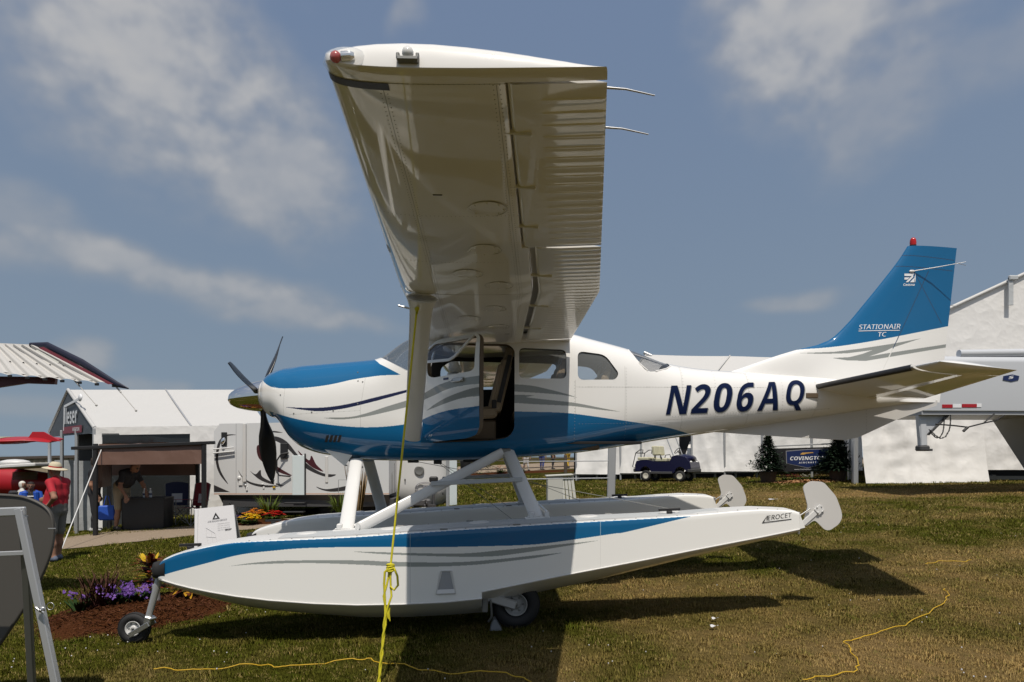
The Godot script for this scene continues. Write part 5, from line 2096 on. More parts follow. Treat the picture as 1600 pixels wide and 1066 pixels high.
	for q in [[12.15, 16.25], [16.2, 20.6], [20.6, 27.0]]:
		mb = MB.new()
		cloth(mb, V(q[0], gy(q[0], -14.2) + (.02 if q[0] < 13 else .38), -14.15), V(q[1] - q[0], 0, 0), V(0, 4.0, 0), .20, q[0] * 5.0, 40, 34, .34 if q[0] < 13 else .1)
		obj("front_wall", mb, M["vinyl_wall_lifted"], t)
	for x: float in [12.0, 16.2, 20.55, 27.0]:
		pole("wall_post", gp(x, -14.2, -.02), V(x, 4.5, -14.2), .16, M["galvanised"], t)
	mb = MB.new()
	mb.box(V(20.5, .95, -14.4), V(8.4, .12, .2))
	for x: float in [16.8, 18.2, 19.6]: mb.box(V(x, .8, -14.4), V(.12, .5, .12))
	obj("floor_frame", mb, M["dull_metal"], t)
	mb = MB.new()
	mb.quad(V(16, .7, -15.4), V(30, .7, -15.4), V(30, 1.5, -15.4), V(16, 1.5, -15.4))  # flat black strip painted in for shade below the raised walls
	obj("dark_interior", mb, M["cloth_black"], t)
	# --- fence, far bed
	t = thing("rail_fence", "dark wooden post and rail fence between the lawn and the gravel road", "fence", gp(2, -28))
	for k in 6: pole("post", gp(-5.0 + 3.0 * k, -28, -.05), gp(-5.0 + 3.0 * k, -28, .95), .16, M["wood_dark"], t)
	for h: float in [.35, .78]:
		for k in 5: pole("rail", gp(-5.1 + 3.0 * k, -28.05 + .04 * (k % 2), h), gp(-1.9 + 3.0 * k, -28.05 + .04 * (k % 2), h + .01), .05, M["wood_dark"], t, .14)
	mb = MB.new()
	mound(mb, 1.0, -30.5, 5.0, 1.0, .12)
	struct("flower_bed_soil", mb, M["mulch"])
	# --- metal railing between the float and the lawn
	t = thing("metal_railing", "grey metal railing with two long rails behind the far float", "railing", gp(1.2, -6))
	pole("post", gp(2.46, -6, -.02), V(2.50, 1.95, -6.0), .16, M["galvanised"], t, .06)
	pole("rail", V(.55, 1.545, -6), V(2.45, 1.56, -6.0), .02, M["galvanised"], t, .05)
	pole("rail", V(-.85, 1.17, -6), V(2.45, 1.21, -6.0), .02, M["galvanised"], t, .055)
	pole("post", gp(-.85, -6, -.02), V(-.85, 1.6, -6.0), .06, M["galvanised"], t, .04)

func tag1(o: Node, label: String, cat: String, group := "", kind := "") -> void:
	meta(o, label, cat, group, kind)

func mound(mb: MB, cx: float, cz: float, rx: float, rz: float, h: float) -> void:
	var rows := []
	for i in 9:
		var r := PackedVector3Array()
		for k in 29:
			var an := TAU * k / 28
			var q := i / 8.0
			var wob := 1.0 + .10 * sin(an * 3.0 + cx) + .06 * sin(an * 7.0)
			var x := cx + cos(an) * rx * q * wob
			var z := cz + sin(an) * rz * q * wob
			r.append(gp(x, z, -.01 + h * (1.0 - q * q) + .02 * nz.get_noise_2d(x * 14, z * 14) * (1.0 - q * q)))
		rows.append(r)
	mb.grid(rows)

func chips(mb: MB, cx: float, cz: float, rx: float, rz: float, h: float, n: int, c0: Color, c1: Color, big := .03) -> void:
	for i in n:
		var an := rng.randf() * TAU
		var q := sqrt(rng.randf()) * 1.03
		var x := cx + cos(an) * rx * q
		var z := cz + sin(an) * rz * q
		var b := Basis.from_euler(Vector3(rng.randf_range(-.6, .6), rng.randf() * TAU, rng.randf_range(-.6, .6)))
		var l := big * rng.randf_range(.5, 1.6)
		mb.col = c0.lerp(c1, rng.randf())
		var p := gp(x, z, h * maxf(0.0, 1.0 - q * q) + .005)
		mb.quad(p + b * V(-l, 0, -l * .25), p + b * V(l, 0, -l * .3), p + b * V(l * .9, 0, l * .3), p + b * V(-l * .8, 0, l * .22))
	mb.col = Color.WHITE

# bent strips for leaves and blades
func leaf(mb: MB, at: Vector3, dir: Vector3, l: float, w: float, droop: float, c: Color, tip := Color(-1, 0, 0)) -> void:
	var side := dir.cross(Vector3.UP).normalized() if absf(dir.y) < .98 else Vector3.RIGHT
	var prev: Array = []
	for i in 5:
		var t := i / 4.0
		var p := at + dir * l * t + V(0, -droop * t * t, 0)
		var ww := w * sin(PI * clampf(t * .92 + .06, 0, 1))
		mb.col = c if tip.r < 0 else c.lerp(tip, t)
		var cur := [mb.vert(p - side * ww, Vector3.UP), mb.vert(p + side * ww, Vector3.UP)]
		if prev.size():
			mb.face(prev[0], prev[1], cur[1]); mb.face(prev[0], cur[1], cur[0])
		prev = cur
	mb.col = Color.WHITE

func flower_clump(mb: MB, at: Vector3, r: float, h: float, n: int, pc: Color, pc2: Color) -> void:
	for i in n * 2:
		var an := rng.randf() * TAU
		leaf(mb, at + V(cos(an), 0, sin(an)) * r * .5 * rng.randf(), V(cos(an), rng.randf_range(.3, 1.4), sin(an)).normalized(), h * rng.randf_range(.5, .9), .012 + h * .05, h * .2, Color(.03, .06, .012), Color(.06, .10, .02))
	for i in n:
		var an := rng.randf() * TAU
		var q := sqrt(rng.randf())
		var p := at + V(cos(an) * r * q, h * (1.0 - .45 * q * q) * rng.randf_range(.8, 1.1), sin(an) * r * q)
		mb.col = pc.lerp(pc2, rng.randf())
		var s := r * rng.randf_range(.12, .2)
		for k in 5:
			var a2 := TAU * k / 5.0 + an
			var d := V(cos(a2), .35, sin(a2)) * s
			var e := V(-sin(a2), 0, cos(a2)) * s * .45
			mb.quad(p, p + d * .7 + e, p + d, p + d * .7 - e)
	mb.col = Color.WHITE

func neighbours() -> void:
	var mb: MB
	# --- travel trailer
	var t := thing("travel_trailer", "pale grey travel trailer with black and maroon swoosh graphics behind the propeller", "trailer", gp(-4.5, -11))
	var P := Paint.new(1024, 512, Rect2(-7.15, .30, 4.6, 2.3), Color(.60, .605, .61))
	var rv := func(a: Array) -> PackedVector2Array:
		var q := []
		for i in range(0, a.size(), 2): q.append(Vector2(-7.34 + a[i] * .002787, 2.868 - a[i + 1] * .002787))
		return spline(q, 5, true)
	var dk := Color(.035, .032, .034)
	P.poly(rv.call([215, 232, 150, 270, 115, 340, 103, 480, 140, 600, 218, 692, 150, 570, 125, 450, 150, 310, 200, 250, 290, 236]), dk)
	P.poly(rv.call([310, 560, 345, 615, 420, 670, 560, 700, 735, 705, 560, 722, 420, 690, 345, 630]), dk)
	P.poly(rv.call([480, 350, 510, 330, 540, 400, 620, 490, 720, 560, 805, 612, 720, 595, 600, 535, 500, 450]), Color(.06, .02, .022))
	P.poly(rv.call([560, 262, 660, 250, 760, 300, 850, 410, 930, 490, 1020, 555, 1110, 595, 1212, 603, 1150, 627, 1050, 603, 920, 535, 830, 430, 740, 340, 640, 285]), dk)
	P.poly(rv.call([600, 205, 650, 200, 720, 215, 650, 214]), dk)
	P.poly(PackedVector2Array(rv.call([860, 380, 960, 470, 985, 428, 1030, 510, 1095, 575, 1000, 540, 920, 470])), Color(.06, .012, .017))
	P.poly(rv.call([420, 570, 470, 600, 515, 560, 530, 620, 620, 670, 730, 702, 610, 690, 500, 645]), dk)
	P.poly(rv.call([1030, 715, 1130, 738, 1330, 700, 1420, 640, 1440, 700, 1330, 745, 1180, 762, 1080, 745]), dk)
	P.poly(PackedVector2Array([Vector2(-7.12, .93), Vector2(-6.68, .735), Vector2(-7.12, .735)]), dk)
	P.poly(PackedVector2Array([Vector2(-7.15, 2.38), Vector2(-7.15, 2.6), Vector2(-6.95, 2.6)]), dk)
	for q in [[-6.53, .70, -6.53, 2.5], [-5.05, .66, -5.05, 1.7], [-3.9, .66, -3.9, 1.05], [-3.9, 1.05, -3.4, 1.05]]:
		P.line(Vector2(q[0], q[1]), Vector2(q[2], q[3]), .012, Color(.22, .22, .23))
	P.line(Vector2(-7.15, .69), Vector2(-2.5, .69), .025, Color(.55, .36, .26))
	M["rv_livery"].albedo_texture = P.tex()
	mb = MB.new()
	mb.quad(V(-7.10, .667, -9.98), V(-2.6, .667, -9.88), V(-2.6, 2.58, -9.88), V(-6.95, 2.50, -9.98))
	mb.quad(V(-7.10, .667, -9.98), V(-7.10, 2.3, -9.98), V(-6.95, 2.50, -9.98), V(-6.95, .667, -9.98))
	mb.quad(V(-7.10, .667, -9.98), V(-7.10, 2.3, -9.98), V(-7.10, 2.3, -12.4), V(-7.10, .667, -12.4))
	mb.quad(V(-7.10, 2.3, -9.98), V(-6.95, 2.50, -9.98), V(-6.95, 2.50, -12.4), V(-7.10, 2.3, -12.4))
	mb.quad(V(-6.95, 2.5, -9.98), V(-2.6, 2.58, -9.88), V(-2.6, 2.58, -12.4), V(-6.95, 2.50, -12.4))
	mb.quad(V(-2.6, .667, -9.88), V(-2.6, .667, -12.4), V(-2.6, 2.58, -12.4), V(-2.6, 2.58, -9.88))
	for i in mb.v.size(): mb.u[i] = P.uv(mb.v[i].x, mb.v[i].y) if mb.v[i].z > -10.1 else P.uv(-6.2, 1.9)
	var body := obj("body", mb, M["rv_livery"], t)
	mb = MB.new()
	mb.quad(V(-7.0, .667, -10.02), V(-2.6, .667, -9.92), V(-2.6, .36, -10.1), V(-6.9, .36, -10.15))
	mb.box(V(-4.7, .45, -11.2), V(4.4, .2, 2.3))
	obj("chassis", mb, M["trailer_dark"], t)
	for q in [[-6.3, 1.0, 2.5, .055], [-4.20, .98, 1.66, .05]]:
		mb = MB.new()
		mb.box(V(q[0], (q[1] + q[2]) / 2, -9.93), V(q[3] * 1.5, q[2] - q[1], .07), Basis.IDENTITY, .01)
		obj("awning_arm", mb, M["rudder_white"], body)
	mb = MB.new()
	mb.box(V(-4.92, 1.17, -9.92), V(.32, 1.02, .03), Basis.IDENTITY, .01)
	var dr := obj("entry_door", mb, M["trailer_white"], body)
	mb = MB.new()
	mb.box(V(-4.75, 1.18, -9.90), V(.035, 1.1, .03))
	obj("door_edge", mb, M["black"], dr)
	mb = MB.new()
	mb.tube([V(-5.17, 1.75, -9.9), V(-5.33, 1.72, -9.80), V(-5.44, 1.55, -9.8), V(-5.44, 1.25, -9.8), V(-5.38, 1.17, -9.8), V(-5.12, 1.14, -9.9)], .02, 8)
	obj("grab_handle", mb, M["black"], body)
	mb = MB.new()
	mb.box(V(-5.29, 1.80, -9.92), V(.19, .40, .06), Basis.IDENTITY, .03)
	obj("porch_lamp", mb, M["black"], body)
	mb = MB.new()
	mb.box(V(-6.83, 2.1, -9.96), V(.14, .36, .05), Basis.IDENTITY, .03)
	obj("lamp_plate", mb, M["black"], body)
	mb = MB.new()
	mb.ball(V(-6.84, 2.05, -9.92), V(.055, .10, .06), Basis(Vector3(0, 0, 1), -.3), 7, 10)
	obj("chrome_lamp", mb, M["chrome"], body)
	for y: float in [1.84, 1.74]:
		mb = MB.new()
		mb.tube([V(-7.08, y, -9.9), V(-6.56, y + .05, -9.9)], .018, 6)
		obj("ladder_rung", mb, M["strut_white"], body)
	for q in [[-6.44, 1.04, .10, .2], [-6.28, .86, .05, .11], [-5.56, 1.0, .05, .12], [-5.85, .88, .05, .06]]:
		mb = MB.new()
		mb.ball(V(q[0], q[1] + .06, -9.94), V(q[2] * .55, q[3] * .3, .03), Basis.IDENTITY, 6, 8)
		mb.box(V(q[0] + .03, q[1] - .03, -9.95), V(q[2], q[3], .03), Basis.IDENTITY, .01)
		obj("service_hatch", mb, M["strut_white"], body)
	mb = MB.new()
	mb.box(V(-5.55, .86, -9.93), V(.07, .04, .03))
	obj("marker_light", mb, M["cord_yellow"], body)
	mb = MB.new()
	mb.box(V(-5.2, 1.0, -9.95), V(.08, .18, .02))
	obj("vent_grille", mb, M["dull_metal"], body)
	for k in 2:
		mb = MB.new()
		mb.box(V(-4.95, .47 - .22 * k, -9.75 + .12 * k), V(.52, .035, .26), Basis.IDENTITY, .008)
		obj("entry_step", mb, M["black"], t)
	for x: float in [-6.1, -5.2]:
		mb = MB.new()
		mb.lathe([Vector2(0, .1), Vector2(.2, .1), Vector2(.32, .09), Vector2(.34, 0), Vector2(.32, -.09), Vector2(0, -.1)], V(x + 1.9, .34, -10.4), V(0, 0, 1), 20)
		obj("wheel", mb, M["rubber"], t)
	mb = MB.new()
	mb.bar(V(-6.7, .45, -10.0), V(-6.45, .18, -9.95), .05, .05)
	mb.bar(V(-6.45, .18, -9.95), V(-6.72, -.02, -9.9), .05, .05)
	obj("stabiliser_jack", mb, M["black"], t)
	# --- second trailer, rounded nose
	t = thing("rounded_trailer", "white rounded nose caravan with maroon stripe and round port under the fuselage", "trailer", gp(-2.2, -12))
	mb = MB.new()
	var rows := []
	for i in 12:
		var y := lerpf(.18, 2.5, i / 11.0)
		var r := PackedVector3Array()
		var ins := .55 * pow(maxf(0.0, (.75 - y) / .6), 1.6) if y < .75 else 0.0
		for k in 17:
			var an := PI * k / 16.0
			r.append(V(-2.25 - cos(an) * (1.18 - ins * .8), y, -12.6 + pow(maxf(sin(an), 0.0), .45) * (1.35 - ins * .6)))
		rows.append(r)
	mb.grid(rows)
	body = obj("body", mb, M["float_white"], t)
	mb = MB.new()
	mb.quad(V(-1.13, .10, -11.45), V(-.93, .10, -11.6), V(-.93, 2.4, -11.6), V(-1.13, 2.4, -11.45))
	obj("corner_panel", mb, M["trailer_white"], t)
	mb = MB.new()
	mb.plate(PackedVector2Array([Vector2(-3.22, 1.72), Vector2(-3.05, 1.72), Vector2(-2.90, 1.15), Vector2(-2.74, .55), Vector2(-2.98, 1.05)]), .012, Transform3D(Basis(V(1, 0, .12), V(0, 1, 0), V(-.12, 0, 1)).orthonormalized(), V(0, 0, -10.85)))
	obj("maroon_stripe", mb, M["maroon"], body)
	mb = MB.new()
	mb.lathe([Vector2(.0, .02), Vector2(.10, .02), Vector2(.135, .03), Vector2(.14, 0)], V(-1.96, 1.26, -11.26), V(0, 0, 1), 20)
	obj("round_port", mb, M["dull_metal"], body)
	mb = MB.new()
	for k in 2:
		var pts := []
		for i in 23: pts.append(V(-1.80 + cos(TAU * i / 22) * (.27 - .04 * k), .77 + sin(TAU * i / 22) * (.17 - .03 * k), -11.24))
		mb.tube(pts, .010, 5)
	letters(mb, "R", V(-1.92, .66, -11.235), V(.22, 0, 0), V(.06, .2, 0), true, true)
	obj("round_emblem", mb, M["ink_grey"], body)
	mb = MB.new()
	mb.box(V(-1.55, 1.02, -11.15), V(.24, .17, .18), Basis.IDENTITY, .04)
	obj("jack_head", mb, M["black"], t)
	mb = MB.new()
	mb.bar(V(-2.2, .30, -11.3), V(-1.5, .28, -10.9), .12, .12)
	mb.bar(V(-2.5, .25, -11.3), V(-1.5, .22, -11.0), .12, .1)
	mb.tube([V(-1.55, 1.0, -11.1), V(-1.55, .1, -11.1)], .035, 8)
	mb.box(V(-1.85, .38, -11.1), V(.5, .22, .3), Basis.IDENTITY, .05)
	for k in 5: mb.ball(V(-1.75 + .03 * sin(k * 2.0), .45 - .07 * k, -10.9), V(.03, .045, .03), Basis.IDENTITY, 5, 7)
	mb.quad(V(-3.2, .16, -11.6), V(-1.2, .16, -11.6), V(-1.2, .10, -13.5), V(-3.2, .1, -13.5))
	obj("hitch", mb, M["trailer_dark"], t)
	for q in [[-2.35, 1.0], [-1.30, .62]]:
		mb = MB.new()
		mb.box(V(q[0], q[1], -11.22), V(.03, .07, .03))
		obj("clip", mb, M["black"], body)
	# --- gooseneck trailer on the right
	t = thing("gooseneck_trailer", "pale grey gooseneck trailer with red and white reflector strip and hanging chains", "trailer", gp(13, -10))
	mb = MB.new()
	rows = []
	for x: float in [10.72, 10.74, 10.8, 18.0]:
		var s: float = 0.0 if x > 10.75 else .03
		var r := PackedVector3Array()
		for q in [[2.78, -8.80], [2.80, -8.76], [4.0, -8.76], [4.14, -8.84], [4.18, -9.0], [4.18, -11.2], [2.78, -11.2]]:
			r.append(V(x, lerpf(q[0], 3.4, s), lerpf(q[1], -10, s)))
		rows.append(r)
	mb.grid(rows, true, true)
	body = obj("body", mb, M["gooseneck_white"], t)
	mb = MB.new()
	mb.box(V(14.3, 2.74, -9.9), V(7.1, .10, 2.2))
	obj("under_frame", mb, M["trailer_grey"], t)
	mb = MB.new()
	mb.quad(V(14.2, 2.70, -9.0), V(15.2, 1.2, -9.0), V(20, 1.2, -9.0), V(20, 2.70, -9.0))
	mb.quad(V(14.2, 2.70, -9.0), V(15.2, 1.2, -9.0), V(15.2, 1.2, -11), V(14.2, 2.70, -11))
	obj("lower_body", mb, M["trailer_grey"], t)
	mb = MB.new()
	mb.box(V(14.75, 2.3, -8.99), V(.28, .22, .01))
	obj("data_plates", mb, M["gooseneck_white"], t)
	for k in 4:
		mb = MB.new()
		mb.box(V([11.37, 11.62, 11.93, 12.18][k], [2.905, 2.91, 2.918, 2.925][k], -8.752), V([.26, .22, .38, .12][k], .085, .008), Basis.IDENTITY, .001)
		obj("reflector_strip", mb, M["signal_red"] if k % 2 == 0 else M["print_white"], body)
	mb = flat_poly([Vector2(12.78, 3.56), Vector2(12.80, 3.66), Vector2(13.02, 3.70), Vector2(13.2, 3.66), Vector2(13.18, 3.56), Vector2(13.0, 3.52)], -8.75, .01)
	obj("blue_badge", mb, M["print_blue"], body)
	mb = MB.new()
	letters(mb, "S", V(12.92, 3.58, -8.742), V(.12, .02, 0), V(.02, .07, 0))
	obj("badge_letter", mb, M["print_white"], body)
	mb = MB.new()
	mb.tube([V(11.8, 4.24, -8.95), V(18, 4.36, -8.95)], .10, 12)
	obj("roof_rail", mb, M["gooseneck_white"], t)
	mb = MB.new()
	mb.plate(PackedVector2Array([Vector2(10.75, 2.74), Vector2(11.55, 2.74), Vector2(10.98, 2.18), Vector2(10.92, 2.12), Vector2(10.80, 2.12)]), .12, Transform3D(Basis.IDENTITY, V(0, 0, -9.0)))
	mb.bar(V(10.87, 2.6, -9.0), V(10.90, 1.92, -9.0), .17, .17, V(0, 0, 1), .02)
	var hi := obj("hitch_neck", mb, M["gooseneck_white"], t)
	mb = MB.new()
	mb.box(V(10.90, 1.86, -9.0), V(.26, .14, .24), Basis.IDENTITY, .03)
	mb.box(V(11.04, 1.82, -8.95), V(.12, .06, .1))
	mb.bar(V(10.98, 2.2, -8.9), V(11.5, 2.7, -8.9), .05, .05)
	obj("coupler", mb, M["trailer_dark"], hi)
	for c in [[V(10.98, 2.32, -8.85), V(11.15, 2.12, -8.85), V(11.32, 2.25, -8.85), V(11.36, 2.72, -8.85)], [V(11.0, 2.3, -8.82), V(11.25, 2.10, -8.82), V(11.46, 2.3, -8.82), V(11.5, 2.72, -8.82)]]:
		mb = MB.new()
		var c2 := Curve3D.new()
		for i in 4:
			var tg: Vector3 = ((c[mini(i + 1, 3)] as Vector3) - c[maxi(i - 1, 0)]) * .22
			c2.add_point(c[i], -tg, tg)
		var L := c2.get_baked_length()
		var k := 0
		var d := 0.0
		while d < L:
			var p := c2.sample_baked(d)
			var e := (c2.sample_baked(minf(L, d + .02)) - p).normalized()
			if e.length() < .5: break
			mb.bar(p - e * .02, p + e * .02, .034 if k % 2 else .014, .014 if k % 2 else .034, V(0, 0, 1), .004)
			k += 1
			d += .042
		obj("safety_chain", mb, M["trailer_dark"], t)
	mb = MB.new()
	mb.tube([V(11.1, 2.46, -8.8), V(11.5, 2.42, -8.7), V(11.85, 2.38, -8.7), V(12.25, 2.48, -8.7), V(12.6, 2.72, -8.8)], .018, 6)
	mb.tube([V(12.25, 2.48, -8.7), V(12.6, 2.55, -8.75), V(12.85, 2.68, -8.8)], .016, 6)
	mb.tube([V(11.85, 2.38, -8.7), V(11.74, 2.28, -8.7)], .035, 8)
	obj("light_cable", mb, M["black"], t)
	for x: float in [16.5, 17.4]:
		mb = MB.new()
		mb.lathe([Vector2(0, .1), Vector2(.25, .1), Vector2(.42, .09), Vector2(.44, 0), Vector2(.42, -.1), Vector2(0, -.1)], V(x, gy(x, -9) + .44, -9.0), V(0, 0, 1), 20)
		obj("wheel", mb, M["rubber"], t)
	# --- golf cart
	golf_cart()
	# --- other aircraft
	t = thing("corrugated_wing", "white corrugated wing flap with dark navy and maroon tip at the upper left", "aircraft wing", gp(-5.5, -.3))
	mb = MB.new()
	rows = []
	var A := V(-7.2, 3.08, -.95)
	var B := V(-5.43, 2.957, -.55)
	var C := V(-4.36, 2.47, -.20)
	var D := V(-7.2, 2.72, -.05)
	for i in 90:
		var a := i / 89.0
		var r := PackedVector3Array()
		for k in 3:
			r.append(A.lerp(B, a).lerp(D.lerp(C, a), k / 2.0) + V(0, .02, .045) * absf(sin(a * PI * 15.0)))
		rows.append(r)
	mb.grid(rows)
	var sk := obj("corrugated_skin", mb, M["fabric_wing"], t)
	mb = MB.new()
	rows = []
	for i in 4:
		var a := i / 3.0
		var r := PackedVector3Array()
		for k in 3: r.append(A.lerp(B, a).lerp(D.lerp(C, a), k / 2.0) + V(0, .03, -.10 * sin(PI * k / 2.0) - .01))
		rows.append(r)
	mb.grid(rows)
	obj("upper_skin", mb, M["fabric_wing"], t)
	mb = MB.new()
	for i in 16:
		var p := D.lerp(C, i / 15.0)
		mb.box(p + V(.02, -.012, .01), V(.045, .03, .02), Basis.IDENTITY, .004)
		mb.ball(A.lerp(B, i / 15.0).lerp(p, .55) + V(0, -.0, .035), V(.012, .012, .012), Basis.IDENTITY, 4, 6)
	obj("rivet_clips", mb, M["black"], sk).set_meta("kind", "stuff")
	mb = MB.new()
	mb.tube([B + V(-.10, .03, 0), B + V(.1, .02, .0), B.lerp(C, .5) + V(.10, .03, .03), C + V(.07, .0, .03), C + V(.20, -.045, .04)], [.025, .045, .045, .032, .008], 10, true, .6)
	obj("dark_tip", mb, M["wing_navy"], t)
	mb = MB.new()
	mb.quad(B + V(.03, -.02, .06), C + V(-.02, .0, .06), C + V(.04, .005, .06), B + V(.10, -.005, .06))
	obj("maroon_band", mb, M["maroon"], t)
	mb = MB.new()
	mb.quad(B + V(-.0, -.05, .06), B.lerp(C, .42) + V(-.10, -.02, .06), B.lerp(C, .42) + V(-.075, .0, .06), B + V(.03, -.04, .06))
	mb.col = Color.WHITE
	obj("orange_mark", mb, M["wood_pale"], t)
	mb = MB.new()
	mb.plate(PackedVector2Array([Vector2(-7.2, 2.60), Vector2(-5.15, 2.585), Vector2(-5.16, 2.50), Vector2(-5.5, 2.51), Vector2(-6.2, 2.40), Vector2(-7.2, 2.18)]), .05, Transform3D(Basis.IDENTITY, V(0, 0, -.45)))
	obj("lower_flap", mb, M["maroon"], t)
	for q in [[V(-4.82, 2.55, -.2), V(-4.518, 2.23, -.15)], [V(-4.34, 2.47, -.2), V(-4.069, 2.17, -.15)]]:
		mb = MB.new()
		mb.tube([q[0], (q[0] as Vector3).lerp(q[1], .3)], .010, 6)
		mb.tube(q, .005, 6)
		mb.ball(q[1], Vector3.ONE * .014, Basis.IDENTITY, 5, 7)
		obj("static_wick", mb, M["fabric_wing"], t)
	t = thing("red_tipped_wing", "buff wing with a bright red upswept tip in front of the grey gable", "aircraft wing", gp(-12, -8.5))
	mb = MB.new()
	rows = []
	for i in 6:
		var x := lerpf(-16.0, -11.35, i / 5.0)
		var r := PackedVector3Array()
		for k in 12:
			var an := TAU * k / 12
			r.append(V(x, 2.04 + sin(an) * .09 - cos(an) * .03, -8.9 + cos(an) * .75))
		rows.append(r)
	mb.grid(rows, true, true)
	obj("wing_panel", mb, M["wing_buff"], t)
	mb = MB.new()
	rows = []
	for q in [[-11.4, 2.04, .76, .09], [-11.1, 2.05, .72, .07], [-10.8, 2.07, .60, .05], [-10.6, 2.06, .5, .04], [-10.4, 2.03, .3, .02]]:
		var r := PackedVector3Array()
		for k in 12:
			var an := TAU * k / 12
			r.append(V(q[0], q[1] + sin(an) * q[3] - cos(an) * .05, -8.9 + cos(an) * q[2]))
		rows.append(r)
	mb.grid(rows, true, true)
	obj("red_tip", mb, M["signal_red"], t)
	mb = MB.new()
	mb.plate(PackedVector2Array([Vector2(-10.95, 2.10), Vector2(-10.85, 2.24), Vector2(-10.6, 2.24), Vector2(-10.2, 2.01), Vector2(-10.6, 2.04)]), .05, Transform3D(Basis(V(1, 0, 0), V(0, 1, 0), V(0, 0, 1)), V(0, 0, -8.75)))
	obj("tip_plate", mb, M["signal_red"], t)
	t = thing("red_aircraft", "red light aircraft with white wing parked in front of the beige hangar", "aircraft", gp(-18, -18.5))
	mb = MB.new()
	rows = []
	for q in [[-23.0, .55, .15], [-21.0, .62, .42], [-19.3, .75, .58], [-18.0, .70, .55], [-16.5, .62, .40], [-14.6, .60, .2]]:
		var r := PackedVector3Array()
		for k in 14:
			var an := TAU * k / 14
			r.append(V(q[0], q[1] + sin(an) * q[2], -18.6 + cos(an) * q[2] * .8))
		rows.append(r)
	mb.grid(rows, true, true)
	obj("fuselage", mb, M["signal_red"], t)
	mb = MB.new()
	mb.box(V(-16.6, 1.32, -17.4), V(2.4, .12, 3.2), Basis(Vector3(0, 0, 1), .06), .05)
	mb.ball(V(-16.6, 1.45, -16.6), V(.5, .12, .4), Basis.IDENTITY, 6, 10)
	obj("wing", mb, M["float_white"], t)
	mb = MB.new()
	mb.box(V(-17.2, .95, -18.02), V(.9, .3, .1), Basis.IDENTITY, .05)
	obj("window", mb, M["tinted_pane"], t)
	for x: float in [-20.3, -17.4]:
		mb = MB.new()
		mb.lathe([Vector2(0, .08), Vector2(.2, .08), Vector2(.24, 0), Vector2(.2, -.08), Vector2(0, -.08)], gp(x, -18.0, .24), V(0, 0, 1), 14)
		obj("wheel", mb, M["rubber"], t)
		pole("gear_leg", gp(x, -18.0, .24), V(x, .5, -18.4), .06, M["signal_red"], t)

